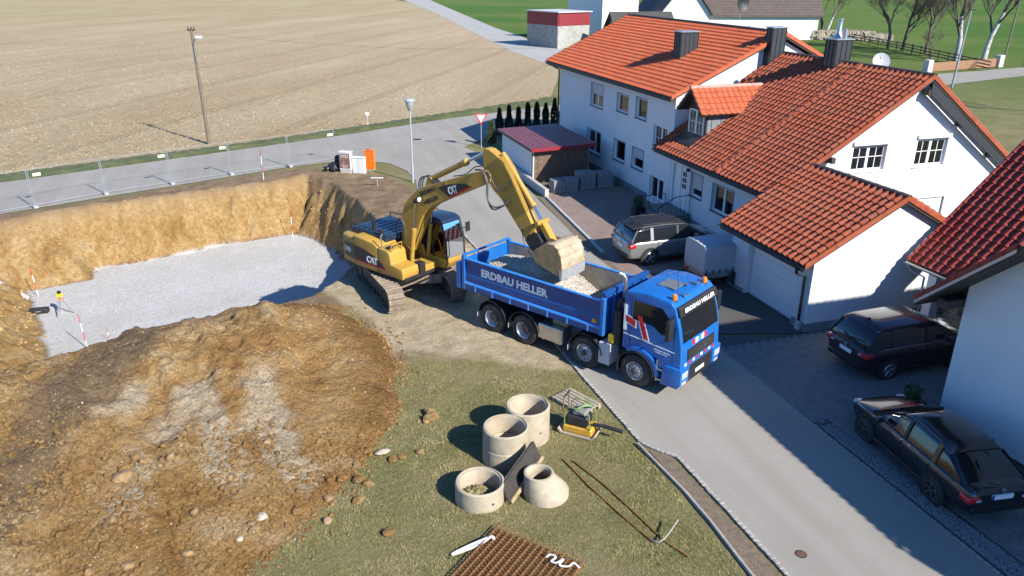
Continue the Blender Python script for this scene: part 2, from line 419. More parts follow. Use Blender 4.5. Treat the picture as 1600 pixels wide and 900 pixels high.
def rotscale(N, L, pos, rot, sc):
    a = N.new('ShaderNodeMapping'); L.new(pos, a.inputs[0]); a.inputs['Rotation'].default_value = (0, 0, rot)
    b = N.new('ShaderNodeMapping'); L.new(a.outputs[0], b.inputs[0]); b.inputs['Scale'].default_value = sc
    return b.outputs[0]
def ground_mat():
    m, N, L, P = newmat('ground')
    geo = N.new('ShaderNodeNewGeometry'); pos = geo.outputs['Position']
    a = N.new('ShaderNodeAttribute'); a.attribute_name = 'zone'
    sep = N.new('ShaderNodeSeparateColor'); L.new(a.outputs['Color'], sep.inputs[0])
    # lawn: dry straw mixed with green
    g1 = noise(N, L, pos, 0.45, 5, 0.6); g2 = noise(N, L, pos, 9, 6, 0.7); g3 = noise(N, L, pos, 45, 3, 0.7)
    lawn = mix(N, L, rng(N, L, g1, 0.4, 0.62), (0.19, 0.178, 0.062), (0.33, 0.27, 0.14))
    lawn = mix(N, L, rng(N, L, g2, 0.42, 0.62, 0, 0.75), lawn, (0.37, 0.305, 0.165))
    lawn = mix(N, L, rng(N, L, g3, 0.40, 0.66, 0.55, 0.0), lawn, (0.075, 0.085, 0.026))
    far = N.new('ShaderNodeVectorMath'); far.operation = 'LENGTH'; L.new(pos, far.inputs[0])
    mead = mix(N, L, rng(N, L, noise(N, L, pos, 0.02, 3), 0.42, 0.6), (0.062, 0.13, 0.018), (0.11, 0.15, 0.03))
    lawn = mix(N, L, rng(N, L, far.outputs['Value'], 70, 130), lawn, mead)
    # topsoil
    s1 = noise(N, L, pos, 1.1, 6, 0.65); s2 = noise(N, L, pos, 14, 6, 0.75)
    soil_c = ramp(N, L, s1, [(0.3, (0.17, 0.112, 0.064)), (0.50, (0.275, 0.192, 0.115)), (0.70, (0.37, 0.27, 0.165))])
    soil_c = mix(N, L, rng(N, L, s2, 0.38, 0.66, 0.45, 0.0), soil_c, (0.09, 0.055, 0.03))
    # clay of the pit walls, streaked along the height
    mp = N.new('ShaderNodeMapping'); L.new(pos, mp.inputs[0]); mp.inputs['Scale'].default_value = (1, 1, 0.3)
    c1 = noise(N, L, mp.outputs[0], 1.1, 10, 0.72, 0.6); c2 = noise(N, L, pos, 5, 6, 0.7)
    clay = ramp(N, L, c1, [(0.30, (0.17, 0.095, 0.034)), (0.42, (0.31, 0.185, 0.062)), (0.50, (0.38, 0.245, 0.095)), (0.60, (0.43, 0.30, 0.14)), (0.72, (0.38, 0.30, 0.19))])
    clay = mix(N, L, rng(N, L, c2, 0.35, 0.60, 0.65, 0.0), clay, (0.15, 0.08, 0.028))
    clay = mix(N, L, rng(N, L, noise(N, L, pos, 16, 5, 0.7), 0.55, 0.75, 0.0, 0.5), clay, (0.50, 0.40, 0.25))
    sp = N.new('ShaderNodeSeparateXYZ'); L.new(pos, sp.inputs[0])
    clay = mix(N, L, rng(N, L, sp.outputs['Z'], -1.2, -0.1, 0.0, 0.45), clay, (0.34, 0.25, 0.145))
    # gravel bed
    v = N.new('ShaderNodeTexVoronoi'); v.inputs['Scale'].default_value = 26; L.new(pos, v.inputs['Vector'])
    v2 = N.new('ShaderNodeTexVoronoi'); v2.inputs['Scale'].default_value = 9; L.new(pos, v2.inputs['Vector'])
    bw = N.new('ShaderNodeRGBToBW'); L.new(v.outputs['Color'], bw.inputs[0])
    grav = ramp(N, L, bw.outputs[0], [(0.1, (0.42, 0.405, 0.375)), (0.5, (0.55, 0.54, 0.51)), (0.9, (0.64, 0.63, 0.605))])
    grav = mix(N, L, rng(N, L, noise(N, L, pos, 0.35, 4), 0.42, 0.62, 0.0, 0.28), grav, (0.40, 0.36, 0.29))
    tanc = ramp(N, L, noise(N, L, pos, 1.6, 7, 0.7), [(0.3, (0.36, 0.28, 0.17)), (0.5, (0.48, 0.39, 0.25)), (0.7, (0.56, 0.475, 0.33))])
    tanc = mix(N, L, rng(N, L, noise(N, L, pos, 22, 4, 0.7), 0.38, 0.62, 0.35, 0.0), tanc, (0.22, 0.165, 0.10))
    c = mix(N, L, sep.outputs[0], lawn, soil_c)
    c = mix(N, L, a.outputs['Alpha'], c, tanc)
    c = mix(N, L, sep.outputs[1], c, clay)
    c = mix(N, L, sep.outputs[2], c, grav)
    L.new(c, P.inputs['Base Color']); P.inputs['Roughness'].default_value = 0.95; P.inputs['Specular IOR Level'].default_value = 0.15
    h = noise(N, L, pos, 7, 10, 0.78)
    bumpn(N, L, P, h, 0.9, 0.16)
    return m
gm.materials.append(ground_mat())
ground = link('ground', gm); ground['kind'] = 'structure'

def asphalt(name, c0, c1, crack=True):
    m, N, L, P = newmat(name)
    geo = N.new('ShaderNodeNewGeometry'); pos = geo.outputs['Position']
    rsv = rotscale(N, L, pos, R(72), (0.10, 1.3, 1))
    c = mix(N, L, rng(N, L, noise(N, L, rsv, 0.9, 6, 0.6), 0.35, 0.65), c0, c1)
    c = mix(N, L, rng(N, L, noise(N, L, pos, 0.35, 6, 0.6), 0.45, 0.7, 0, 0.28), c, tuple(x * 0.74 for x in c0))
    c = mix(N, L, rng(N, L, noise(N, L, pos, 60, 3, 0.8), 0.35, 0.65, 0.28, 0.0), c, tuple(x * 0.45 for x in c0))
    if crack:
        v = N.new('ShaderNodeTexVoronoi'); v.feature = 'DISTANCE_TO_EDGE'; v.inputs['Scale'].default_value = 0.22
        mw = N.new('ShaderNodeMapping'); L.new(pos, mw.inputs[0])
        nn = N.new('ShaderNodeTexNoise'); nn.inputs['Scale'].default_value = 0.8; nn.inputs['Detail'].default_value = 6; L.new(pos, nn.inputs['Vector'])
        ad = N.new('ShaderNodeVectorMath'); ad.operation = 'ADD'; L.new(pos, ad.inputs[0]); L.new(nn.outputs['Color'], ad.inputs[1])
        L.new(ad.outputs[0], v.inputs['Vector'])
        c = mix(N, L, rng(N, L, v.outputs['Distance'], 0.0, 0.0025, 0.22, 0.0), c, (0.03, 0.03, 0.03))
    L.new(c, P.inputs['Base Color']); P.inputs['Roughness'].default_value = 0.88; P.inputs['Specular IOR Level'].default_value = 0.3
    bumpn(N, L, P, noise(N, L, pos, 90, 3, 0.7), 0.35, 0.02)
    return m
ASPH = asphalt('old_asphalt', (0.285, 0.262, 0.222), (0.335, 0.312, 0.27))
road = sheet('road', ROAD, 0.0, ASPH)

# ploughed field beyond the far road
def field_mat():
    m, N, L, P = newmat('harrowed_soil')
    geo = N.new('ShaderNodeNewGeometry'); pos = geo.outputs['Position']
    c = ramp(N, L, noise(N, L, rotscale(N, L, pos, R(12), (1.0, 0.25, 1)), 0.09, 7, 0.65), [(0.35, (0.415, 0.315, 0.19)), (0.5, (0.46, 0.36, 0.226)), (0.66, (0.51, 0.415, 0.275))])
    # drill rows, curving with the field
    mp = N.new('ShaderNodeMapping'); L.new(pos, mp.inputs[0]); mp.inputs['Rotation'].default_value = (0, 0, R(10))
    w = N.new('ShaderNodeTexWave'); w.inputs['Scale'].default_value = 0.30; w.inputs['Distortion'].default_value = 0.8; w.inputs['Detail'].default_value = 4; w.inputs['Detail Scale'].default_value = 0.6
    L.new(mp.outputs[0], w.inputs['Vector'])
    c = mix(N, L, rng(N, L, w.outputs['Fac'], 0.0, 0.6, 0.07, 0.0), c, (0.24, 0.17, 0.09))
    cl = noise(N, L, rotscale(N, L, pos, R(10), (1.0, 0.45, 1)), 1.9, 9, 0.82)
    c = mix(N, L, rng(N, L, cl, 0.54, 0.64, 0.0, 0.7), c, (0.20, 0.135, 0.07))
    c = mix(N, L, rng(N, L, cl, 0.46, 0.30, 0.0, 0.4), c, (0.50, 0.41, 0.28))
    # greener neighbouring field far left
    d = N.new('ShaderNodeVectorMath'); d.operation = 'DOT_PRODUCT'; L.new(pos, d.inputs[0]); d.inputs[1].default_value = (-0.55, 0.835, 0)
    c = mix(N, L, rng(N, L, d.outputs['Value'], 165, 260, 0.0, 0.28), c, (0.27, 0.26, 0.09))
    # tramlines: pairs of wheel tracks running up the field
    mt = N.new('ShaderNodeMapping'); L.new(pos, mt.inputs[0]); mt.inputs['Rotation'].default_value = (0, 0, R(14))
    nz = N.new('ShaderNodeTexNoise'); nz.inputs['Scale'].default_value = 0.03; L.new(pos, nz.inputs['Vector'])
    sx = N.new('ShaderNodeSeparateXYZ'); L.new(mt.outputs[0], sx.inputs[0])
    ad = N.new('ShaderNodeMath'); ad.operation = 'MULTIPLY_ADD'; L.new(nz.outputs['Fac'], ad.inputs[0]); ad.inputs[1].default_value = 1.5; L.new(sx.outputs[0], ad.inputs[2])
    pp = N.new('ShaderNodeMath'); pp.operation = 'PINGPONG'; L.new(ad.outputs[0], pp.inputs[0]); pp.inputs[1].default_value = 5.2
    c = mix(N, L, rng(N, L, pp.outputs[0], 0.25, 0.9, 0.28, 0.0), c, (0.27, 0.195, 0.11))
    w2 = N.new('ShaderNodeTexWave'); w2.inputs['Scale'].default_value = 1.1; w2.inputs['Distortion'].default_value = 2.0; w2.inputs['Detail'].default_value = 3; L.new(mt.outputs[0], w2.inputs['Vector'])
    c = mix(N, L, rng(N, L, w2.outputs['Fac'], 0.0, 0.5, 0.16, 0.0), c, (0.25, 0.18, 0.10))
    L.new(c, P.inputs['Base Color']); P.inputs['Roughness'].default_value = 1.0; P.inputs['Specular IOR Level'].default_value = 0.05
    bumpn(N, L, P, noise(N, L, pos, 3.6, 9, 0.8), 1.0, 0.3)
    return m
FIELDM = field_mat()
field = sheet('field', FIELD, 0.0, FIELDM)
# verge grass strip between field and road
def verge_mat():
    m, N, L, P = newmat('verge_grass')
    geo = N.new('ShaderNodeNewGeometry'); pos = geo.outputs['Position']
    c = ramp(N, L, noise(N, L, pos, 0.8, 7, 0.7), [(0.35, (0.06, 0.085, 0.022)), (0.55, (0.115, 0.13, 0.04)), (0.72, (0.24, 0.19, 0.10))])
    L.new(c, P.inputs['Base Color']); P.inputs['Roughness'].default_value = 1.0
    bumpn(N, L, P, noise(N, L, pos, 9, 6, 0.75), 1.0, 0.15)
    return m
VERGE = verge_mat()
me = bpy.data.meshes.new('verge')
ve0 = [(-66, 12), (-48, 28), (-29.8, 43.6), (-24.45, 48.1), (-13.1, 57.9), (-5.5, 65.5), (3.5, 72.6), (20, 83)]
ve1 = [(-67.4, 13.6), (-49.2, 29.6), (-31.1, 45.4), (-25.6, 50.3), (-18.6, 55.8), (-10.5, 63.8), (3.0, 77.4), (18, 87)]
def poly_at(pl, n):
    L_ = [0]
    for a, b in zip(pl, pl[1:]): L_.append(L_[-1] + math.dist(a, b))
    out = []
    for i in range(n):
        d = L_[-1] * i / (n - 1); k = max(j for j in range(len(pl)) if L_[j] <= d + 1e-9); k = min(k, len(pl) - 2)
        t = (d - L_[k]) / (L_[k + 1] - L_[k]); out.append((pl[k][0] + (pl[k + 1][0] - pl[k][0]) * t, pl[k][1] + (pl[k + 1][1] - pl[k][1]) * t))
    return out
NV = 420
A_, B_ = poly_at(ve0, NV), poly_at(ve1, NV)
vv = []; ff = []
for i in range(NV):
    j0 = random.uniform(-.06, .12); j1 = random.uniform(-.25, .2)
    for k, t in enumerate((0, 0.15, 0.4, 0.7, 1.0)):
        t2 = t + (j0 * .5 if k == 0 else j1 * .5 if k == 4 else 0)
        vv.append((A_[i][0] + (B_[i][0] - A_[i][0]) * t2, A_[i][1] + (B_[i][1] - A_[i][1]) * t2, [0.006, 0.09, 0.12, 0.1, 0.004][k] + (random.uniform(-.03, .05) if 0 < k < 4 else 0)))
    if i:
        for k in range(4): a = (i - 1) * 5 + k; ff.append((a, a + 1, a + 6, a + 5))
me.from_pydata(vv, [], ff); me.shade_smooth(); me.materials.append(VERGE)
vo = link('verge', me); vo['kind'] = 'structure'

CONC_LANE = asphalt('concrete_lane', (0.36, 0.345, 0.31), (0.42, 0.405, 0.37), False)
lane = [tuple(G(*q)[:2]) for q in [(852, 99), (800, 80), (760, 61), (715, 38), (680, 20), (640, 4), (610, -8), (655, -8), (690, 8), (730, 25), (775, 44), (815, 57), (835, 66), (880, 75), (880, 105)]]
sheet('farm_lane', lane, 0.012, CONC_LANE)
# yard surfaces in front of the houses
def paving(name, c0, c1, mortar, sx, sy, rot):
    m, N, L, P = newmat(name)
    geo = N.new('ShaderNodeNewGeometry'); pos = geo.outputs['Position']
    mp = N.new('ShaderNodeMapping'); L.new(pos, mp.inputs[0]); mp.inputs['Rotation'].default_value = (0, 0, rot)
    b = N.new('ShaderNodeTexBrick'); b.inputs['Scale'].default_value = 1.0; b.inputs['Brick Width'].default_value = sx; b.inputs['Row Height'].default_value = sy
    b.inputs['Mortar Size'].default_value = 0.006; b.inputs['Color1'].default_value = (*c0, 1); b.inputs['Color2'].default_value = (*c1, 1); b.inputs['Mortar'].default_value = (*mortar, 1)
    L.new(mp.outputs[0], b.inputs['Vector'])
    c = mix(N, L, rng(N, L, noise(N, L, pos, 0.9, 6, 0.65), 0.4, 0.65, 0, 0.4), b.outputs['Color'], tuple(x * 0.6 for x in c0))
    L.new(c, P.inputs['Base Color']); P.inputs['Roughness'].default_value = 0.85
    bumpn(N, L, P, b.outputs['Fac'], -0.5, 0.008)
    return m
REDPAVE = paving('red_concrete_pavers', (0.235, 0.168, 0.138), (0.275, 0.205, 0.172), (0.09, 0.075, 0.06), 0.2, 0.1, R(72 + 45))
sheet('red_paved_yard', hw([(-39.3, 14.45), (-39.3, 19.6), (-26.3, 19.6), (-26.3, 13.36), (-29, 13.7)]), 0.006, REDPAVE)
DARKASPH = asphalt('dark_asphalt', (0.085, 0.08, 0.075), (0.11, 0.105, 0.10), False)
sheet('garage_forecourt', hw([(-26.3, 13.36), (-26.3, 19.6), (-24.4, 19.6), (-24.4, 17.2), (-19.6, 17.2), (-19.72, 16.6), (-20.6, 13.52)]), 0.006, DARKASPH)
BEDSOIL = M('bed_soil', (0.16, 0.12, 0.08), 0.95, 0.3, 7, 0.8, 30)
sheet('planting_strip', hw([(-38.5, 13.98), (-38.5, 14.35), (-29.2, 13.72), (-26.3, 13.40), (-26.3, 13.3), (-29.2, 13.2)]), 0.007, BEDSOIL)
sheet('yard_soil', hw([(-46, 14.7), (-46, 19.6), (-39.3, 19.6), (-39.3, 14.45)]), 0.004, BEDSOIL)
# ================================================================ houses
PLASTER = M('white_plaster', (0.68, 0.69, 0.70), 0.9, 0.03, 1.2, 0.25, 120, dirt=(0.58, 0.58, 0.57), dirt_amt=0.3)
PLINTH = M('plinth_grey', (0.22, 0.225, 0.235), 0.8, 0.12, 3, 0.3, 80)
ANTH = M('anthracite_metal', (0.028, 0.030, 0.034), 0.45, 0.2, 5)
SOFFIT = M('dark_brown_timber', (0.050, 0.036, 0.030), 0.6, 0.25, 6, 0.2, 40)
WHITEPVC = M('white_window_pvc', (0.78, 0.78, 0.77), 0.35, 0.03, 4)
GREYTRIM = M('slate_blue_paint', (0.16, 0.19, 0.24), 0.6, 0.08, 6)
SHUTTER = M('roller_shutter_grey', (0.52, 0.53, 0.54), 0.5, 0.05, 4)
CURTAIN = M('net_curtain', (0.55, 0.53, 0.48), 0.9, 0.15, 9)
ZINC = M('zinc_sheet', (0.45, 0.46, 0.47), 0.38, 0.15, 5, metal=0.8)
DARKSLAB = M('roof_underlay', (0.05, 0.035, 0.03), 0.9, 0.2, 4)
def tile_mat(name, c0, c1, c2):
    m, N, L, P = newmat(name)
    geo = N.new('ShaderNodeNewGeometry'); pos = geo.outputs['Position']
    oi = N.new('ShaderNodeObjectInfo')
    v = N.new('ShaderNodeTexVoronoi'); v.inputs['Scale'].default_value = 3.1; L.new(pos, v.inputs['Vector'])
    bw = N.new('ShaderNodeSeparateColor'); L.new(v.outputs['Color'], bw.inputs[0])
    c = mix(N, L, rng(N, L, bw.outputs[0], 0.0, 1.0), c0, c1)
    c = mix(N, L, rng(N, L, noise(N, L, pos, 0.9, 7, 0.7), 0.45, 0.68, 0, 0.55), c, c2)
    c = mix(N, L, rng(N, L, noise(N, L, pos, 17, 5, 0.7), 0.5, 0.72, 0, 0.3), c, tuple(x * 0.55 for x in c0))
    c = mix(N, L, rng(N, L, oi.outputs['Random'], 0, 1, 0.0, 0.28), c, c2)
    L.new(c, P.inputs['Base Color']); P.inputs['Roughness'].default_value = 0.6; P.inputs['Specular IOR Level'].default_value = 0.2
    bumpn(N, L, P, noise(N, L, pos, 70, 3, 0.7), 0.2, 0.01)
    return m
T_ORANGE = tile_mat('orange_clay_tile', (0.42, 0.088, 0.034), (0.50, 0.120, 0.050), (0.37, 0.115, 0.065))
T_MID = tile_mat('weathered_orange_tile', (0.25, 0.052, 0.022), (0.34, 0.088, 0.040), (0.21, 0.088, 0.060))
T_RED = tile_mat('dark_red_tile', (0.24, 0.035, 0.026), (0.31, 0.05, 0.036), (0.22, 0.06, 0.05))
T_BROWN = tile_mat('old_brown_tile', (0.075, 0.055, 0.046), (0.10, 0.074, 0.062), (0.13, 0.11, 0.095))
def glass_mat(name, tint, k):
    m, N, L, P = newmat(name)
    N.remove(P)
    out = N['Material Output']
    tr = N.new('ShaderNodeBsdfTransparent'); tr.inputs[0].default_value = (*tint, 1)
    gl = N.new('ShaderNodeBsdfGlossy'); gl.inputs['Roughness'].default_value = 0.03; gl.inputs[0].default_value = (0.9, 0.95, 1, 1)
    fr = N.new('ShaderNodeFresnel'); fr.inputs[0].default_value = 1.5
    ad = N.new('ShaderNodeMath'); ad.operation = 'MULTIPLY_ADD'; ad.inputs[1].default_value = 1.0; ad.inputs[2].default_value = k
    L.new(fr.outputs[0], ad.inputs[0])
    mx = N.new('ShaderNodeMixShader'); L.new(ad.outputs[0], mx.inputs[0]); L.new(tr.outputs[0], mx.inputs[1]); L.new(gl.outputs[0], mx.inputs[2])
    L.new(mx.outputs[0], out.inputs[0])
    return m
GLASS = glass_mat('window_glass', (0.55, 0.58, 0.58), 0.06)
CARGLASS = glass_mat('tinted_car_glass', (0.10, 0.115, 0.12), 0.05)
CABGLASS = glass_mat('cab_glass', (0.62, 0.68, 0.66), 0.04)

RIDGE = M('dark_weathered_ridge', (0.070, 0.050, 0.045), 0.8, 0.35, 6, 0.3, 40, dirt=(0.16, 0.12, 0.10))
class House:
    def __init__(s, name, label, cat, s0, t0):
        s.off = Vector((s0, t0, 0))
        s.root = thing(name, label, cat, H2W(s0, t0), HA)
    def mb(s): return MB(off=s.off)
    def part(s, name, mb, mat, parent=None, **k):
        return mb.build(name, mat, parent or s.root, **k)
    def facade(s, name, O, a, inw, outline, holes, mat=None, depth=0.16, parent=None):
        """wall skin in the plane O + x*a + z*Z with rectangular openings and reveals"""
        O, a, inw = Vector(O), Vector(a), Vector(inw); Z = Vector((0, 0, 1))
        loops = [[Vector((x, z, 0)) for x, z in outline]]
        for x0, x1, z0, z1 in holes: loops.append([Vector(q) for q in ((x0, z0, 0), (x0, z1, 0), (x1, z1, 0), (x1, z0, 0))])
        flat = [p for l in loops for p in l]
        tr = tessellate_polygon(loops)
        mb = s.mb()
        mb.add([O + a * p.x + Z * p.y for p in flat], [tuple(t) for t in tr])
        for x0, x1, z0, z1 in holes:
            c = [(x0, z0), (x1, z0), (x1, z1), (x0, z1)]
            vs = [O + a * x + Z * z for x, z in c] + [O + a * x + Z * z + inw * depth for x, z in c]
            mb.add(vs, [(i, (i + 1) % 4, 4 + (i + 1) % 4, 4 + i) for i in range(4)])
        return mb.build(name, mat or PLASTER, parent or s.root, weld=True, recalc=False)
    def window(s, O, a, inw, hole, style='double', shut=0.0, sill=True, trim=True, bars=False, curtain=True, depth=0.12):
        O, a, inw = Vector(O), Vector(a), Vector(inw); Z = Vector((0, 0, 1))
        x0, x1, z0, z1 = hole
        def bx(mb, xa, xb, za, zb, d0, d1):
            vs = [O + a * x + Z * z + inw * d for d in (d0, d1) for x, z in ((xa, za), (xb, za), (xb, zb), (xa, zb))]
            mb.add(vs, [(0, 1, 2, 3), (7, 6, 5, 4), (0, 4, 5, 1), (1, 5, 6, 2), (2, 6, 7, 3), (3, 7, 4, 0)])
        f = s.mb(); w = 0.075; d0, d1 = depth, depth + 0.06
        bx(f, x0, x1, z0, z0 + w, d0, d1); bx(f, x0, x1, z1 - w, z1, d0, d1)
        bx(f, x0, x0 + w, z0 + w, z1 - w, d0, d1); bx(f, x1 - w, x1, z0 + w, z1 - w, d0, d1)
        if style == 'double':
            xm = (x0 + x1) / 2; bx(f, xm - 0.06, xm + 0.06, z0 + w, z1 - w, d0 - 0.004, d1)
        if bars:
            zc = z0 + (z1 - z0) * 0.52
            for xa, xb in ((x0 + w, (x0 + x1) / 2 - 0.06), ((x0 + x1) / 2 + 0.06, x1 - w)):
                bx(f, xa, xb, zc - 0.012, zc + 0.012, d0 + 0.012, d0 + 0.03); xm2 = (xa + xb) / 2
                bx(f, xm2 - 0.012, xm2 + 0.012, z0 + w, z1 - w, d0 + 0.010, d0 + 0.028)
        win = s.part('window', f, WHITEPVC)
        g = s.mb(); bx(g, x0 + w * 0.6, x1 - w * 0.6, z0 + w * 0.6, z1 - w * 0.6, d0 + 0.034, d0 + 0.042)
        s.part('pane', g, GLASS, win)
        if curtain:
            n = 22; wd = (x1 - x0 - 2 * w)
            for (fa, fb, zt_) in (((0.02, 0.47, z0 + (z1 - z0) * 0.55), (0.53, 0.98, z0 + (z1 - z0) * 0.55)) if bars else ((0.02, 0.30, z1 - 0.03), (0.66, 0.98, z1 - 0.03))):
                cu = s.mb(); vs = []
                for i in range(n):
                    x = x0 + w + wd * (fa + (fb - fa) * i / (n - 1)); dd = d0 + 0.13 + 0.03 * math.sin(i * 1.7)
                    vs += [O + a * x + Z * (z0 + 0.02) + inw * dd, O + a * x + Z * zt_ + inw * dd]
                cu.add(vs, [(2 * i, 2 * i + 2, 2 * i + 3, 2 * i + 1) for i in range(n - 1)])
                s.part('curtain', cu, CURTAIN, win)
        if shut > 0:
            b = s.mb(); n = max(2, int((z1 - z0) * shut / 0.06))
            for i in range(n):
                zt = z1 - 0.01 - i * 0.06; bx(b, x0 + 0.03, x1 - 0.03, zt - 0.052, zt, d0 - 0.035, d0 - 0.012)
            s.part('roller_shutter', b, SHUTTER, win)
        if sill:
            b = s.mb(); bx(b, x0 - 0.05, x1 + 0.05, z0 - 0.045, z0 - 0.004, -0.06, d0)
            s.part('sill', b, ANTH if trim else WHITEPVC, win)
        if trim:
            b = s.mb(); t = 0.05
            bx(b, x0 - t, x0 - 0.002, z0, z1 + t, -0.014, 0.01); bx(b, x1 + 0.002, x1 + t, z0, z1 + t, -0.014, 0.01); bx(b, x0 - 0.002, x1 + 0.002, z1 + 0.002, z1 + t, -0.014, 0.01)
            s.part('surround', b, GREYTRIM, win)
        return win

def tile_mesh(w, l, mat, deep=True):
    """one wavy pan tile, lower edge raised over the course below"""
    mb = MB(); n = 7
    k = 1.0 if deep else 0.55
    prof = [(fx, z * k) for fx, z in [(0.0, 0.010), (0.10, 0.058), (0.24, 0.082), (0.40, 0.072), (0.52, 0.022), (0.66, 0.0), (0.86, 0.0), (1.0, 0.010)]]
    vs = []
    for fx, z in prof: vs.append((fx * w, 0, z + 0.002))
    for fx, z in prof: vs.append((fx * w, 0.0, z + 0.05))
    for fx, z in prof: vs.append((fx * w, l * 1.08, z + 0.006))
    n = len(prof)
    fs = [(i, i + 1, n + i + 1, n + i) for i in range(n - 1)] + [(n + i, n + i + 1, 2 * n + i + 1, 2 * n + i) for i in range(n - 1)]
    mb.add(vs, fs)
    me = mb.mesh(mat, recalc=False)
    me.shade_smooth(); me.set_sharp_from_angle(angle=R(50))
    return me
def tile_plane(H, parent, O, a, b, Wd, Ln, mat, max_parts=300, skip=None, cut=None, pw=0.30, pl=0.34):
    O, a, b = Vector(O) - H.off, Vector(a), Vector(b); n = a.cross(b)
    nc = max(1, round(Wd / pw)); nr = max(1, round(Ln / pl)); w = Wd / nc; l = Ln / nr
    me = tile_mesh(w, l, mat, mat is not T_ORANGE)
    spots = []
    for r in range(nr):
        for c in range(nc):
            p = O + a * (c * w) + b * (r * l) + n * 0.015
            if skip and skip(c * w + w / 2, r * l + l / 2): continue
            j = random.uniform(-0.004, 0.004); rt = random.uniform(-0.006, 0.006)
            aa = (a + b * rt).normalized(); bb = (b - a * rt).normalized()
            spots.append((p + n * j, aa, bb, n))
    mw = H.root.matrix_world if False else Matrix.Translation(H.root.location) @ Matrix.Rotation(HA, 4, 'Z')
    spots.sort(key=lambda q: ((mw @ q[0]) - CAM).length)
    k = min(max_parts, len(spots))
    for p, aa, bb, nn in spots[:k]:
        link('tile', me, parent, Matrix(((aa.x, bb.x, nn.x, p.x), (aa.y, bb.y, nn.y, p.y), (aa.z, bb.z, nn.z, p.z), (0, 0, 0, 1))))
    if k < len(spots):
        co = [v.co.copy() for v in me.vertices]; fs = [tuple(pp.vertices) for pp in me.polygons]
        vs = []; ff = []
        for p, aa, bb, nn in spots[k:]:
            base = len(vs)
            vs += [p + aa * c.x + bb * c.y + nn * c.z for c in co]
            ff += [tuple(base + i for i in f) for f in fs]
        m2 = bpy.data.meshes.new('tiles'); m2.from_pydata([tuple(v) for v in vs], [], ff)
        m2.shade_smooth(); m2.set_sharp_from_angle(angle=R(50)); m2.materials.append(mat)
        o = link('roof_tiles', m2, parent); o['kind'] = 'stuff'
def gutter(H, parent, p0, p1, r=0.07, mat=None):
    p0, p1 = Vector(p0), Vector(p1); d = (p1 - p0).normalized(); sd_ = d.cross(Vector((0, 0, 1)))
    mb = H.mb(); secs = []
    for p in (p0, p1):
        sec = [p + sd_ * (r * math.cos(t)) + Vector((0, 0, r * math.sin(t))) for t in [math.pi + math.pi * i / 8 for i in range(9)]]
        sec += [p + sd_ * ((r - 0.008) * math.cos(t)) + Vector((0, 0, (r - 0.008) * math.sin(t))) for t in [2 * math.pi - math.pi * i / 8 for i in range(9)]]
        secs.append(sec)
    mb.loft(secs)
    return H.part('gutter', mb, mat or ANTH, parent, smooth=40)
def gable_roof(H, s0, s1, tl, zl, tr_, zr_top, tR, zR, mat, parts_l=300, parts_r=0, skip=None, seam=None):
    """slab with ridge along s; tl/zl left eave, tr_/zr_top ridge, tR/zR right eave"""
    th = 0.16
    kl = (zr_top - zl) / (tr_ - tl); kr = (zr_top - zR) / (tR - tr_)
    mb = H.mb()
    mb.prism([(tl, zl - 0.02), (tr_, zr_top - 0.02), (tR, zR - 0.02), (tR - 0.02, zR - 0.02 - th), (tr_, zr_top - 0.03 - th * 1.1), (tl + 0.02, zl - 0.02 - th)], s0 + 0.02, s1 - 0.02, 'x')
    roof = H.part('roof', mb, SOFFIT)
    Ll = math.hypot(tr_ - tl, zr_top - zl); Lr = math.hypot(tR - tr_, zr_top - zR)
    bl = Vector((0, (tr_ - tl) / Ll, (zr_top - zl) / Ll)); br = Vector((0, -(tR - tr_) / Lr, (zr_top - zR) / Lr))
    tile_plane(H, roof, (s0, tl - 0.03, zl - 0.03), (1, 0, 0), bl, s1 - s0, Ll - 0.05, mat, parts_l, skip)
    tile_plane(H, roof, (s1, tR + 0.03, zR - 0.03), (-1, 0, 0), br, s1 - s0, Lr - 0.05, mat, parts_r)
    # ridge tiles
    n = round((s1 - s0) / 0.4); me = None
    for i in range(n):
        if me is None:
            r = MB(); secs = []
            for x, rad in ((0, 0.125), (0.43, 0.105)):
                secs.append([Vector((x, rad * math.cos(t), rad * math.sin(t) * 0.85)) for t in [math.pi * k / 8 for k in range(9)]])
            r.loft(secs, caps=False, closed=False); me = r.mesh(RIDGE, recalc=False, smooth=60)
        link('ridge_tile', me, roof, Matrix.Translation(Vector((s0 + i * (s1 - s0) / n, tr_, zr_top + 0.005)) - H.off))
    # verge trims on both gable ends
    for sv in (s0 - 0.02, s1 - 0.01):
        v = H.mb()
        v.prism([(tl, zl - 0.12), (tr_, zr_top - 0.12), (tR, zR - 0.12), (tR, zR + 0.075), (tr_, zr_top + 0.075), (tl, zl + 0.075)], sv, sv + 0.03, 'x')
        H.part('verge_board', v, mat if sv > s0 else ANTH, roof)
    gutter(H, roof, (s0, tl - 0.09, zl - 0.06), (s1, tl - 0.09, zl - 0.06))
    b = H.mb(); b.box(s0 + 0.03, s1 - 0.03, tl - 0.015, tl + 0.012, zl - 0.24, zl - 0.05); H.part('fascia', b, SOFFIT, roof)
    return roof
def downpipe(H, pts, mat=None, r=0.05):
    mb = H.mb(); mb.tube(pts, r, 8); return H.part('downpipe', mb, mat or ANTH, smooth=60)
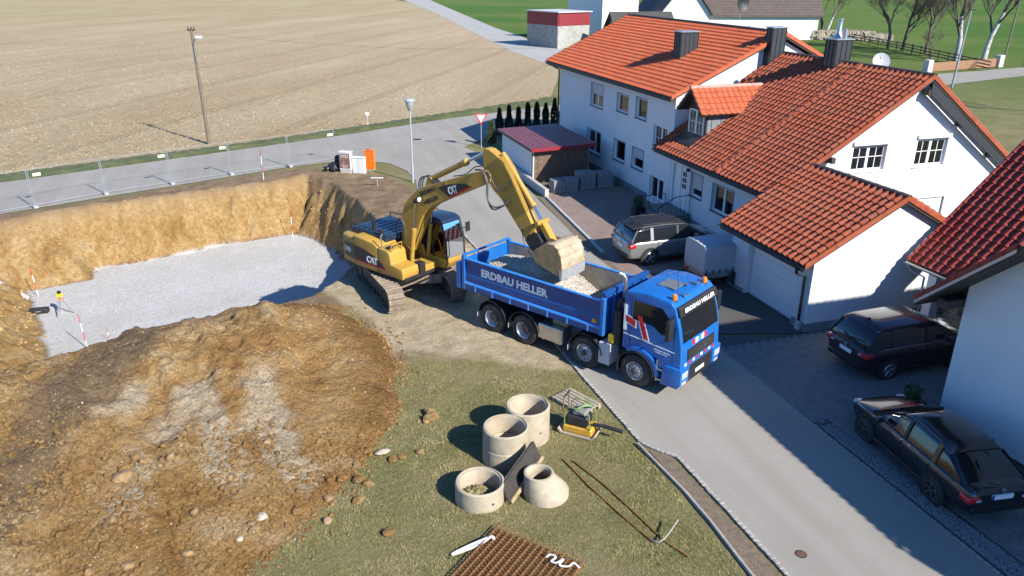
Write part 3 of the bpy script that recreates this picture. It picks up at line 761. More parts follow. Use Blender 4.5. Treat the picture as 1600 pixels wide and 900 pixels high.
def chimney(H, parent, s0, s1, t0, t1, z0, z1, flue=0.0):
    mb = H.mb(); mb.box(s0, s1, t0, t1, z0, z1)
    ch = H.part('chimney', mb, ANTH, parent, bev=0.01)
    mb = H.mb(); nS = max(2, round((s1 - s0) / 0.28)); nT = max(2, round((t1 - t0) / 0.28))
    for i in range(nS + 1):
        x = s0 + (s1 - s0) * i / nS
        for ty in (t0 - 0.012, t1 + 0.012): mb.box(x - 0.012, x + 0.012, ty - 0.012, ty + 0.012, z0, z1 - 0.01)
    for i in range(nT + 1):
        y = t0 + (t1 - t0) * i / nT
        for sx in (s0 - 0.012, s1 + 0.012): mb.box(sx - 0.012, sx + 0.012, y - 0.012, y + 0.012, z0, z1 - 0.01)
    H.part('standing_seam', mb, ANTH, ch)
    mb = H.mb(); mb.box(s0 - 0.07, s1 + 0.07, t0 - 0.07, t1 + 0.07, z1, z1 + 0.05); H.part('chimney_cap', mb, ZINC, ch)
    mb = H.mb(); mb.box(s0 - 0.2, s1 + 0.2, t0 - 0.25, t0 - 0.02, z0 + 0.02, z0 + 0.1) if False else None
    if flue:
        mb = H.mb(); c = ((s0 + s1) / 2 - 0.12, (t0 + t1) / 2, z1 + 0.04)
        mb.lathe([(0.22, 0), (0.20, 0.06), (0.10, 0.25), (0.10, flue), (0.13, flue + 0.02), (0.13, flue + 0.08), (0.0, flue + 0.1)], c, n=16)
        mb.lathe([(0.10, 0), (0.10, flue * 0.55), (0.0, flue * 0.6)], (c[0] + 0.42, c[1], c[2]), n=12)
        H.part('flue', mb, ZINC, ch, smooth=40)
    return ch

# ---------------- left house (two full storeys, orange roof)
HL = House('row_house', 'tall white row house with bright orange tiled roof and two rows of shaded windows', 'house', -42, 19.6)
WT = 19.6
w_up = [(-44.7, -42.9, 3.86, 5.2), (-40.9, -39.5, 4.1, 5.1), (-38.5, -37.25, 4.12, 5.2)]
w_lo = [(-45.0, -42.95, 1.0, 2.38), (-41.0, -39.55, 1.3, 2.46), (-38.6, -37.25, 1.36, 2.46)]
holes = w_up + w_lo
HL.facade('wall', (0, WT, 0), (1, 0, 0), (0, 1, 0), [(-49.9, -0.05), (-36.35, -0.05), (-36.35, 5.9), (-49.9, 5.9)], holes)
w_n = [(-36.15, -34.7, 2.8, 4.15), (-36.15, -34.65, 0.28, 1.45)]
HL.facade('wall', (0, WT - 0.1, 0), (1, 0, 0), (0, 1, 0), [(-36.35, -0.05), (-34.05, -0.05), (-34.05, 5.95), (-36.35, 5.95)], w_n)
m_ = HL.mb(); m_.box(-36.352, -36.32, WT - 0.098, WT + 0.02, -0.05, 5.85); HL.part('wall_return', m_, PLASTER)
HL.facade('gable_wall', (-34.05, 0, 0), (0, 1, 0), (-1, 0, 0), [(WT - 0.1, -0.05), (30.4, -0.05), (30.4, 5.9), (25.1, 8.45), (WT - 0.1, 5.9)], [])
HL.facade('gable_wall', (-49.9, 0, 0), (0, 1, 0), (1, 0, 0), [(WT, -0.05), (30.4, -0.05), (30.4, 5.9), (25.1, 8.45), (WT, 5.9)], [])
m_ = HL.mb(); m_.box(-49.9, -34.06, 30.4, 30.44, -0.05, 5.9); HL.part('rear_wall', m_, PLASTER)
m_ = HL.mb(); m_.box(-49.92, -36.4, WT - 0.03, WT - 0.001, -0.04, 0.32); HL.part('plinth', m_, PLINTH)
for i, h in enumerate(holes):
    HL.window((0, WT, 0), (1, 0, 0), (0, 1, 0), h, 'single' if i in (1, 2, 4, 5) else 'double', shut=[0.45, 0, 0, 0, 0, 0.5][i], bars=False)
for i, h in enumerate(w_n):
    HL.window((0, WT - 0.1, 0), (1, 0, 0), (0, 1, 0), h, 'double', bars=(i == 0), trim=False)
rl = gable_roof(HL, -51.3, -33.75, 19.05, 5.88, 25.1, 8.75, 31.1, 5.88, T_ORANGE, 0, 0)
chimney(HL, rl, -38.7, -37.95, 21.75, 22.75, 6.9, 8.55)
downpipe(HL, [(-49.85, 19.0, 5.75), (-49.9, 19.2, 5.55), (-49.95, 19.5, 5.4), (-49.95, 19.52, 0.1)])

# ---------------- middle house (one and a half storeys)
HM = House('gabled_house', 'white house with weathered orange roof, dormer and sunlit near gable', 'house', -29, 19.5)
MT = 19.5
def m_roof(t): return 3.5 + (t - 18.35) * 0.637
w_m = [(-32.0, -30.95, 1.45, 2.55), (-30.05, -28.35, 1.25, 2.5), (-26.3, -25.5, 1.6, 2.6)]
door = (-33.75, -32.35, 0.55, 2.65)
HM.facade('wall', (0, MT, 0), (1, 0, 0), (0, 1, 0), [(-34.03, -0.05), (-24.6, -0.05), (-24.6, 3.95), (-34.03, 3.95)], w_m + [door])
gw = [(22.2, 23.85, 4.1, 5.15), (25.35, 26.93, 4.1, 5.25), (25.9, 27.4, 1.4, 2.7)]
HM.facade('gable_wall', (-24.6, 0, 0), (0, 1, 0), (-1, 0, 0), [(MT, -0.05), (30.1, -0.05), (30.1, 4.0), (25.1, 7.55), (MT, 3.95)], gw)
m_ = HM.mb(); m_.box(-34.0, -24.62, 30.1, 30.14, -0.05, 4.2); HM.part('rear_wall', m_, PLASTER)
m_ = HM.mb(); m_.box(-33.9, -24.6, MT - 0.03, MT - 0.001, -0.04, 0.3); HM.part('plinth', m_, PLINTH)
HM.window((0, MT, 0), (1, 0, 0), (0, 1, 0), w_m[0], 'single', shut=0.7)
HM.window((0, MT, 0), (1, 0, 0), (0, 1, 0), w_m[1], 'double')
HM.window((0, MT, 0), (1, 0, 0), (0, 1, 0), w_m[2], 'single')
for i, h in enumerate(gw):
    HM.window((-24.6, 0, 0), (0, 1, 0), (-1, 0, 0), h, 'double', shut=1.0 if i == 2 else 0.12, bars=(i < 2), trim=False)
    if i < 2:
        m_ = HM.mb(); m_.box(-24.6, -24.5, h[0] - 0.06, h[1] + 0.06, h[3] + 0.01, h[3] + 0.17); HM.part('shutter_box', m_, WHITEPVC, bev=0.01)
# front door
m_ = HM.mb(); m_.box(door[0], door[1], MT + 0.10, MT + 0.14, door[2], door[3])
dr = HM.part('door', m_, WHITEPVC)
m_ = HM.mb(); m_.box(door[0] + 0.62, door[0] + 0.7, MT + 0.06, MT + 0.10, door[2], door[3]); HM.part('door_post', m_, WHITEPVC, dr)
for i in range(3):
    for j in range(2):
        m_ = HM.mb(); x = door[0] + 0.82 + j * 0.2; z = 1.55 + i * 0.3; m_.box(x, x + 0.15, MT + 0.088, MT + 0.099, z, z + 0.22); HM.part('door_pane', m_, ANTH, dr)
m_ = HM.mb(); m_.cyl((door[0] + 1.32, MT + 0.04, 1.3), (door[0] + 1.32, MT + 0.04, 1.75), 0.015, n=8); HM.part('door_handle', m_, ZINC, dr)
m_ = HM.mb(); m_.lathe([(0.0, -.09), (0.08, -.07), (0.1, 0.0), (0.08, .07), (0, .09)], (-32.2, MT - 0.1, 2.62), n=12); HM.part('wall_lamp', m_, ANTH, smooth=50)
SEAM = -29.0
def m_skip(x, y):   # dormer footprint, in roof coordinates (x from s=-33.85, y up the slope)
    s_ = -33.85 + x; t_ = 18.35 + y * math.cos(math.atan(0.637))
    return (-33.05 < s_ < -31.4 and 19.0 < t_ < 21.6)
rm = gable_roof(HM, -33.85, -24.2, 18.35, 3.5, 25.1, 7.8, 31.0, 3.6, T_MID, 300, 0, skip=m_skip)
# raised party-wall row of verge tiles running up the slope
for i in range(20):
    y0 = 18.3 + i * 0.335; m_ = HM.mb(); s_ = -28.15 - i * 0.0
    m_.prism([(y0, m_roof(y0) + 0.05), (y0 + 0.36, m_roof(y0 + 0.36) + 0.03), (y0 + 0.36, m_roof(y0 + 0.36) + 0.13), (y0, m_roof(y0) + 0.16)], s_ - 0.09, s_ + 0.09, 'x')
    HM.part('verge_tile', m_, T_ORANGE, rm, bev=0.015)
m_ = HM.mb(); m_.bar((-28.42, 18.4, m_roof(18.4) + 0.05), (-28.42, 24.9, m_roof(24.9) + 0.05), 0.16, 0.06); HM.part('valley_flashing', m_, ANTH, rm)
chimney(HM, rm, -30.1, -29.35, 24.6, 25.4, 7.2, 8.75, flue=0.75)
chimney(HM, rm, -34.02, -33.5, 24.2, 24.95, 7.0, 9.0)
# soffit brackets (purlin ends) under the gable verge
for t_, z_ in ((29.2, 4.62), (27.2, 6.0), (25.1, 7.35), (21.0, 4.9)):
    m_ = HM.mb(); m_.box(-24.6, -24.22, t_ - 0.09, t_ + 0.09, z_ - 0.3, z_ - 0.08); HM.part('purlin_end', m_, SOFFIT)
m_ = HM.mb()
m_.prism([(25.1, 7.54), (31.0, 3.34), (31.0, 3.0), (25.1, 7.1)], -24.23, -24.2, 'x'); HM.part('barge_board', m_, ANTH, rm)
# dormer
D0, D1, DF = -33.0, -31.42, 19.6
m_ = HM.mb(); m_.box(D0, D1, DF + 0.06, DF + 0.14, 4.2, 5.62)
dm = HM.part('dormer', m_, ANTH)
for s_ in (D0, D1 - 0.04):
    m_ = HM.mb(); m_.prism([(DF + 0.14, 4.25), (DF + 0.14, 5.6), (21.75, 5.6)], s_, s_ + 0.04, 'x'); HM.part('dormer_cheek', m_, M('slate_panel', (0.17, 0.18, 0.19), 0.6, 0.1, 4), dm)
for k in range(3):
    m_ = HM.mb(); y = DF + 0.35 + k * 0.5; m_.box(D1, D1 + 0.012, y - 0.012, y + 0.012, m_roof(y), 5.56); HM.part('cheek_seam', m_, ANTH, dm)
m_ = HM.mb(); m_.add([(D0 - 0.35, DF + 0.02, 5.55), (D1 + 0.35, DF + 0.02, 5.55), ((D0 + D1) / 2, DF + 0.02, 6.4)], [(0, 1, 2)]); HM.part('dormer_gable', m_, SOFFIT, dm)
HM.window((0, DF + 0.0, 0), (1, 0, 0), (0, 1, 0), (D0 + 0.12, D1 - 0.12, 4.32, 5.5), 'double', bars=True, sill=False, trim=False, depth=0.0)
sr = (D0 + D1) / 2
for sg in (-1, 1):
    e = Vector((sr + sg * 1.15, 19.15, 5.42)); r_ = Vector((sr, 19.15, 6.5)); up = (r_ - e); Lu = up.length; up.normalize()
    a_ = Vector((0, 1, 0)) if sg < 0 else Vector((0, 1, 0))
    m_ = HM.mb(); nn_ = Vector((sg, 0, 1.06)).normalized()
    te = 18.35 + (5.42 - 3.5) / 0.637; trr = 18.35 + (6.5 - 3.5) / 0.637
    q = [e, r_, Vector((sr, trr + 0.1, 6.5)), Vector((sr + sg * 1.15, te + 0.1, 5.42))]
    m_.add(q + [p - nn_ * 0.1 for p in q], [(0, 1, 2, 3), (7, 6, 5, 4), (0, 4, 5, 1), (1, 5, 6, 2), (2, 6, 7, 3), (3, 7, 4, 0)])
    dro = HM.part('dormer_roof', m_, SOFFIT, dm)
    if sg > 0: tile_plane(HM, dro, e - nn_ * 0.01, (0, 1, 0), up, trr - 19.15, Lu, T_ORANGE, 0, skip=lambda x, y, te=te, trr=trr, Lu=Lu: x > (te - 19.15) + (trr - te) * y / Lu + 0.1)
    else: tile_plane(HM, dro, Vector((sr - 1.15, trr, 5.42)) - nn_ * 0.01, (0, -1, 0), up, trr - 19.15, Lu, T_ORANGE, 0, skip=lambda x, y, te=te, trr=trr, Lu=Lu: x < (trr - te) * (1 - y / Lu) - 0.1)
m_ = HM.mb(); m_.tube([(sr, 19.12, 6.53), (sr, 23.0, 6.53)], 0.10, 8); HM.part('dormer_ridge', m_, M('mossy_ridge', (0.42, 0.25, 0.19), 0.8, 0.3, 5), dm, smooth=60)
m_ = HM.mb(); m_.box(D0 - 0.1, D1 + 0.25, 18.95, DF + 0.1, m_roof(19.0) + 0.09, m_roof(19.0) + 0.11); mm = m_.v
for i, v in enumerate(mm): v.z = m_roof(v.y) + (0.06 if i < 4 else 0.085)
HM.part('lead_apron', m_, ANTH, dm)
downpipe(HM, [(-24.5, 18.3, 3.35), (-24.55, 18.6, 3.2), (-24.55, 19.4, 2.95), (-24.55, 19.42, 2.75)])
# satellite dish on the far slope
dish = thing('satellite_dish', 'pale round satellite dish on a mast behind the ridge near the flue chimney', 'satellite dish', H2W(-27.9, 25.75, 7.3), HA)
m_ = MB(); m_.cyl((0, 0, -0.2), (0, 0, 0.85), 0.025, n=8); m_.build('mast', ZINC, dish)
m_ = MB(); m_.lathe([(0.0, 0.0), (0.16, 0.012), (0.29, 0.04), (0.36, 0.07), (0.37, 0.075), (0.29, 0.05), (0.16, 0.024), (0.0, 0.012)], (0, 0, 0), axis='x', n=20); m_.xf = Matrix.Translation((0.05, 0, 0.65)) @ Matrix.Rotation(R(-25), 4, 'Y') @ Matrix.Rotation(R(-20), 4, 'Z')
m_.build('reflector', M('dish_grey', (0.36, 0.36, 0.38), 0.5), dish, smooth=50)
m_ = MB(); m_.bar((0.05, 0, 0.35), (0.5, -0.15, 0.45), 0.03, 0.03); m_.box(0.46, 0.56, -0.2, -0.1, 0.4, 0.52); m_.build('feed_arm', ZINC, dish)

# ---------------- garage of the middle house
HG = House('garage', 'white attached garage with orange tiled roof and pale sectional door', 'garage', -22, 17)
gd = (-23.35, -20.45, 0.0, 2.12)
HG.facade('wall', (0, 17.0, 0), (1, 0, 0), (0, 1, 0), [(-24.45, -0.05), (-19.7, -0.05), (-19.7, 2.72), (-24.45, 2.72)], [gd], depth=0.3)
HG.facade('gable_wall', (-19.7, 0, 0), (0, 1, 0), (-1, 0, 0), [(17.0, -0.05), (23.2, -0.05), (23.2, 2.75), (20.15, 4.38), (17.0, 2.72)], [])
HG.facade('gable_wall', (-24.45, 0, 0), (0, 1, 0), (1, 0, 0), [(17.0, -0.05), (19.48, -0.05), (19.48, 3.95), (17.0, 2.72)], [])
m_ = HG.mb(); m_.box(-24.4, -19.72, 23.2, 23.24, -0.05, 2.7); HG.part('rear_wall', m_, PLASTER)
m_ = HG.mb(); m_.box(-20.4, -19.68, 16.97, 16.998, -0.04, 0.3); m_.box(-24.47, -23.4, 16.97, 16.998, -0.04, 0.16); m_.box(-19.699, -19.67, 16.97, 23.2, -0.04, 0.3); HG.part('plinth', m_, PLINTH)
gdo = None
for i in range(5):
    m_ = HG.mb(); z0 = 0.02 + i * 0.42; m_.box(gd[0] + 0.02, gd[1] - 0.02, 17.22, 17.26, z0, z0 + 0.412)
    o = HG.part('door_panel', m_, M('garage_door_white', (0.74, 0.75, 0.76), 0.5, 0.03, 3), gdo, bev=0.008)
    if gdo is None: gdo = o; o.name = 'garage_door'
rg = gable_roof(HG, -24.5, -19.45, 16.42, 2.58, 20.15, 4.6, 23.75, 2.65, T_MID, 300, 0)
downpipe(HG, [(-19.75, 16.33, 2.45), (-19.75, 16.36, 2.25), (-19.85, 16.6, 2.1), (-19.95, 16.9, 2.0), (-19.95, 16.92, 0.1)])
m_ = HG.mb(); m_.lathe([(0.0, -.1), (0.09, -.08), (0.11, 0.0), (0.09, .08), (0, .1)], (-23.95, 16.9, 2.25), n=12); HG.part('wall_lamp', m_, ANTH, smooth=50)
m_ = HG.mb(); m_.box(-20.05, -19.85, 16.85, 16.96, 0.02, 0.35); HG.part('drain_box', m_, M('pale_plastic', (0.5, 0.5, 0.48)))

# ---------------- right house with dark red roof
HR = House('red_roofed_house', 'white house at the right edge with dark red roof and brown soffit', 'house', -9, 17)
HK = 0.93
def hipz(s_): return 3.42 + HK * min(s_ + 14.71, 0.31 - s_)
top = [(-13.9, 3.95), (-12.26, 5.45), (-2.14, 5.45), (-0.5, 3.95)]
HR.facade('wall', (0, 17.0, 0), (1, 0, 0), (0, 1, 0), [(-13.9, -0.05), (-0.5, -0.05)] + top[::-1], [])
HR.facade('side_wall', (-13.9, 0, 0), (0, 1, 0), (1, 0, 0), [(17.0, -0.05), (29, -0.05), (29, 3.9), (17.0, 3.9)], [])
m_ = HR.mb(); m_.box(-13.93, -0.5, 16.97, 16.998, -0.04, 0.22); HR.part('plinth', m_, M('dark_plinth', (0.05, 0.05, 0.055), 0.8))
RT = [(-14.71, 16.2, 3.42), (-12.26, 16.2, 5.7), (-7.2, 20.6, 10.4), (-7.2, 30, 10.4), (-14.71, 30, 3.42), (0.31, 16.2, 3.42), (-2.14, 16.2, 5.7), (0.31, 30, 3.42)]
m_ = HR.mb(); m_.add(RT + [(a, b, c - 0.22) for a, b, c in RT], [(0, 1, 2, 3, 4), (6, 5, 7, 3, 2), (1, 6, 2), (12, 11, 10, 9, 8), (10, 11, 15, 13, 14), (10, 14, 9),
    (0, 8, 9, 1), (1, 9, 14, 6), (6, 14, 13, 5), (4, 3, 11, 12), (3, 7, 15, 11), (0, 4, 12, 8), (5, 13, 15, 7)])
rr_ = HR.part('roof', m_, SOFFIT)
Lb = 7.51 * math.hypot(1, HK); hb = Vector((1, 0, HK)).normalized()
hy = 2.45 * math.hypot(1, HK)
tile_plane(HR, rr_, (-14.73, 30, 3.40), (0, -1, 0), hb, 13.8, Lb, T_RED, 0, skip=lambda x, y: y > hy and x > 13.8 - 4.4 * (y - hy) / (Lb - hy))
tile_plane(HR, rr_, (0.33, 16.2, 3.40), (0, 1, 0), Vector((-1, 0, HK)).normalized(), 13.8, Lb, T_RED, 0, skip=lambda x, y: y > hy and x < 4.4 * (y - hy) / (Lb - hy))
Lh = math.hypot(4.4, 4.7)
tile_plane(HR, rr_, (-12.26, 16.18, 5.68), (1, 0, 0), Vector((0, 4.4, 4.7)).normalized(), 10.12, Lh, T_RED, 0, skip=lambda x, y: abs(x - 5.06) > 5.06 * (1 - y / Lh))
vl = [(-14.73, 3.42), (-12.26, 5.7)]
for q0, q1 in ((vl[0], vl[1]), ((0.33, 3.42), (-2.14, 5.7))):
    for i_ in range(9):
        f0, f1 = i_ / 9, (i_ + 1) / 9 - 0.004
        a0 = (q0[0] + (q1[0] - q0[0]) * f0, q0[1] + (q1[1] - q0[1]) * f0); a1 = (q0[0] + (q1[0] - q0[0]) * f1, q0[1] + (q1[1] - q0[1]) * f1)
        m_ = HR.mb(); m_.prism([(a0[0], a0[1] - 0.06), (a1[0], a1[1] - 0.06), (a1[0], a1[1] + 0.085), (a0[0], a0[1] + 0.10)], 16.13, 16.197, 'y'); HR.part('verge_tile', m_, T_RED, rr_, bev=0.01)
    m_ = HR.mb(); m_.prism([(q0[0], q0[1] - 0.17), (q1[0], q1[1] - 0.17), (q1[0], q1[1] - 0.065), (q0[0], q0[1] - 0.065)], 16.16, 16.198, 'y'); HR.part('verge_flashing', m_, ZINC, rr_)
m_ = HR.mb(); m_.box(-14.3, -13.95, 16.45, 17.3, 3.34, 3.58); HR.part('purlin_end', m_, SOFFIT, rr_, bev=0.01)
# wing with the visible red roof slope, open car port below
m_ = HR.mb(); zr0 = 2.35; kx = 0.965; we = 20.7; wr = 25.5
m_.prism([(we, zr0 - 0.02), (wr, zr0 + (wr - we) * kx - 0.02), (2 * wr - we, zr0 - 0.02), (2 * wr - we, zr0 - 0.2), (wr, zr0 + (wr - we) * kx - 0.24), (we + 0.02, zr0 - 0.2)], -19.48, -13.95, 'x')
wg = HR.part('wing_roof', m_, SOFFIT)
Lw = (wr - we) * math.hypot(1, kx)
tile_plane(HR, wg, (-19.5, we - 0.03, zr0 - 0.03), (1, 0, 0), Vector((0, 1, kx)).normalized(), 5.55, Lw, T_RED, 300)
tile_plane(HR, wg, (-13.95, 2 * wr - we + 0.03, zr0 - 0.03), (-1, 0, 0), Vector((0, -1, kx)).normalized(), 5.55, Lw, T_RED, 0)
m_ = HR.mb(); m_.prism([(we, zr0 - 0.1), (wr, zr0 + (wr - we) * kx - 0.1), (wr, zr0 + (wr - we) * kx + 0.07), (we, zr0 + 0.07)], -19.53, -19.5, 'x'); HR.part('verge_board', m_, ZINC, wg)
gutter(HR, wg, (-19.5, we - 0.1, zr0 - 0.06), (-14.0, we - 0.1, zr0 - 0.06), 0.07, ZINC)
HR.facade('wing_gable', (-19.3, 0, 0), (0, 1, 0), (1, 0, 0), [(23.3, -0.05), (30.0, -0.05), (30.0, 2.5), (25.5, 6.75), (23.3, 4.6)], [])
m_ = HR.mb(); m_.box(-18.75, -18.4, 20.95, 21.3, -0.05, 2.2); HR.part('carport_pillar', m_, PLASTER, bev=0.01)
m_ = HR.mb(); m_.box(-19.3, -14.0, 21.0, 21.2, 2.2, 2.45); HR.part('carport_beam', m_, SOFFIT)
m_ = HR.mb(); m_.box(-19.3, -13.92, 26.0, 26.1, -0.05, 3.0); HR.part('carport_rear_wall', m_, PLASTER)
m_ = HR.mb(); m_.bar((-17.6, 21.1, 1.5), (-15.4, 21.1, 2.2), 0.08, 0.08); HR.part('carport_brace', m_, ZINC)
downpipe(HR, [(-19.4, 20.6, 2.25), (-19.2, 20.7, 2.0), (-18.85, 20.9, 1.9), (-18.83, 20.92, 0.1)], ZINC, 0.04)
# ================================================================ vehicles
BLUE = M('truck_blue_paint', (0.008, 0.118, 0.40), 0.32, 0.12, 2.5, coat=0.5, dirt=(0.06, 0.12, 0.26), dirt_amt=0.4)
BLUEBODY = M('tipper_blue_paint', (0.007, 0.058, 0.235), 0.42, 0.12, 2.0, coat=0.2, dirt=(0.06, 0.10, 0.22), dirt_amt=0.35)
BLUELIGHT = M('tipper_rail_lit_blue', (0.03, 0.22, 0.62), 0.4, 0.12, 4, coat=0.2, dirt=(0.25, 0.33, 0.42), dirt_amt=0.35)  # rail blue is lightened in the colour for the light the ledges catch
BEDSTEEL = M('worn_bed_steel', (0.34, 0.30, 0.24), 0.6, 0.25, 3, 0.2, 30, dirt=(0.20, 0.15, 0.09), dirt_amt=0.8)
BLACKP = M('black_plastic', (0.018, 0.018, 0.02), 0.5, 0.25, 6)
CHASSIS = M('chassis_black', (0.025, 0.025, 0.027), 0.7, 0.3, 5, dirt=(0.12, 0.09, 0.06), dirt_amt=0.6)
TYRE = M('tyre_rubber', (0.028, 0.027, 0.026), 0.85, 0.25, 9, 0.3, 90, dirt=(0.13, 0.11, 0.085), dirt_amt=0.6)
ALU = M('brushed_aluminium', (0.56, 0.56, 0.56), 0.32, 0.12, 7, metal=0.9)
RIMDARK = M('rim_hub_dark', (0.05, 0.05, 0.055), 0.5, 0.3, 8)
RIMGREY = M('painted_rim_grey', (0.36, 0.36, 0.37), 0.45, 0.15, 8, dirt=(0.2, 0.17, 0.13), dirt_amt=0.5)
WHITE = M('white_lettering', (0.82, 0.82, 0.82), 0.5, 0.04, 6)
REDP = M('red_lettering', (0.55, 0.02, 0.03), 0.4, 0.08, 6)
DARKGLASS = M('dark_glass', (0.012, 0.014, 0.016), 0.06, 0.1, 3, coat=0.5, spec=0.6)
ORANGE_L = M('orange_beacon', (0.85, 0.20, 0.01), 0.2, 0.05, 3, coat=0.5)
LAMPGL = M('headlamp_clear', (0.42, 0.45, 0.47), 0.12, 0.1, 9, coat=0.6)
REDL = M('tail_lamp_red', (0.50, 0.012, 0.012), 0.18, 0.1, 9, coat=0.6)
STONE = M('truck_gravel', (0.40, 0.365, 0.31), 0.95, 0.4, 18, 1.0, 45)

def wheel(parent, x, y, z, R_, w, side, style, name='wheel', rim_mat=None):
    """side = -1: outer face towards -y"""
    mb = MB(); r = R_ * 0.56; s = side
    prof = [(r, 0.02), (R_ * 0.80, 0.0), (R_ * 0.94, 0.02), (R_, 0.06), (R_, w - 0.06), (R_ * 0.94, w - 0.02), (r, w - 0.01)]
    mb.lathe([(a, -s * b) for a, b in prof], (x, y, z), 'y', 32, closed=True)
    o = mb.build(name, TYRE, parent, smooth=35)
    rm_ = MB()
    if style == 'deep':
        rm_.lathe([(r, -s * -0.005), (r * 0.93, -s * 0.015), (r * 0.86, -s * 0.10), (r * 0.74, -s * 0.15), (r * 0.42, -s * 0.15), (r * 0.40, -s * 0.06), (0.0, -s * 0.05)], (x, y, z), 'y', 28, caps=False)
        rm_.build('rim', rim_mat or ALU, o, smooth=40)
        h = MB(); h.lathe([(r * 0.70, -s * 0.148), (r * 0.40, -s * 0.144), (r * 0.38, -s * 0.055), (0.0, -s * 0.045)], (x, y, z), 'y', 24, caps=False); h.build('hub', RIMDARK, o, smooth=40)
    elif style == 'front':
        rm_.lathe([(r, 0.0), (r * 0.93, -s * 0.01), (r * 0.88, -s * 0.05), (r * 0.72, -s * 0.045), (r * 0.62, -s * -0.01), (r * 0.4, -s * -0.02), (0, -s * -0.022)], (x, y, z), 'y', 28, caps=False)
        rm_.build('rim', rim_mat or RIMGREY, o, smooth=40)
        h = MB(); h.lathe([(r * 0.36, -s * -0.02), (r * 0.34, s * 0.06), (r * 0.2, s * 0.08), (0, s * 0.085)], (x, y, z), 'y', 20); h.build('hub', RIMDARK, o, smooth=40)
        for i in range(10):
            t = 2 * math.pi * i / 10; b = MB(); c = Vector((x + r * 0.55 * math.cos(t), y + s * 0.012, z + r * 0.55 * math.sin(t)))
            b.cyl(c, c + Vector((0, s * 0.025, 0)), r * 0.06, n=6); b.build('wheel_nut', RIMDARK, o)
        for i in range(10):
            t = 2 * math.pi * (i + .5) / 10; b = MB(); c = Vector((x + r * 0.80 * math.cos(t), y - s * 0.043, z + r * 0.80 * math.sin(t)))
            b.cyl(c, c + Vector((0, s * 0.006, 0)), r * 0.075, n=8); b.build('rim_hole', RIMDARK, o)
    else:   # car alloy with spokes
        rm_.lathe([(r * 1.12, 0.0), (r * 1.05, -s * 0.02), (r * 1.0, -s * 0.07), (0.0, -s * 0.08)], (x, y, z), 'y', 28, caps=False); rm_.build('rim', RIMDARK, o, smooth=40)
        for i in range(5):
            t = 2 * math.pi * i / 5 + 0.3; b = MB(); d = Vector((math.cos(t), 0, math.sin(t)))
            b.bar(Vector((x, y - s * 0.012, z)) + d * r * 0.1, Vector((x, y - s * 0.006, z)) + d * r * 1.08, r * 0.30, 0.03, up=(0, 1, 0)); b.build('spoke', rim_mat or ALU, o, bev=0.008)
        b = MB(); b.lathe([(r * 1.14, s * 0.0), (r * 1.04, s * 0.012), (r * 1.02, -s * 0.02)], (x, y, z), 'y', 28, caps=False); b.build('rim_lip', rim_mat or ALU, o, smooth=40)
    return o

# ---------------------------------------------------------------- tipper truck
TR = thing('tipper_truck', 'blue four-axle tipper truck loaded with gravel, standing under the excavator bucket', 'truck', (3.63, 20.12, 0), R(-40.3))
RW = 0.525
AX = [0.0, -1.82, -4.29, -5.69]
for i, x in enumerate(AX):
    if i < 2:
        wheel(TR, x, 0.03, RW, RW, 0.33, -1, 'front'); wheel(TR, x, 2.47, RW, RW, 0.33, 1, 'front')
    else:
        wheel(TR, x, 0.03, RW, RW, 0.30, -1, 'deep'); wheel(TR, x, 0.37, RW, RW, 0.30, -1, 'deep'); wheel(TR, x, 2.47, RW, RW, 0.30, 1, 'deep'); wheel(TR, x, 2.13, RW, RW, 0.30, 1, 'deep')
m_ = MB()
for y in (0.83, 1.58): m_.box(-6.9, 1.1, y, y + 0.09, 0.82, 1.10)
for x in (-6.6, -5.0, -3.4, -2.2, -0.9, 0.6): m_.box(x, x + 0.12, 0.92, 1.58, 0.86, 1.06)
for x in AX: m_.cyl((x, 0.35, RW), (x, 2.15, RW), 0.09, n=10); m_.lathe([(0.05, -0.25), (0.2, -0.18), (0.24, 0), (0.2, 0.18), (0.05, 0.25)], (x, 1.25, RW), 'x', 14)
m_.build('chassis', CHASSIS, TR)
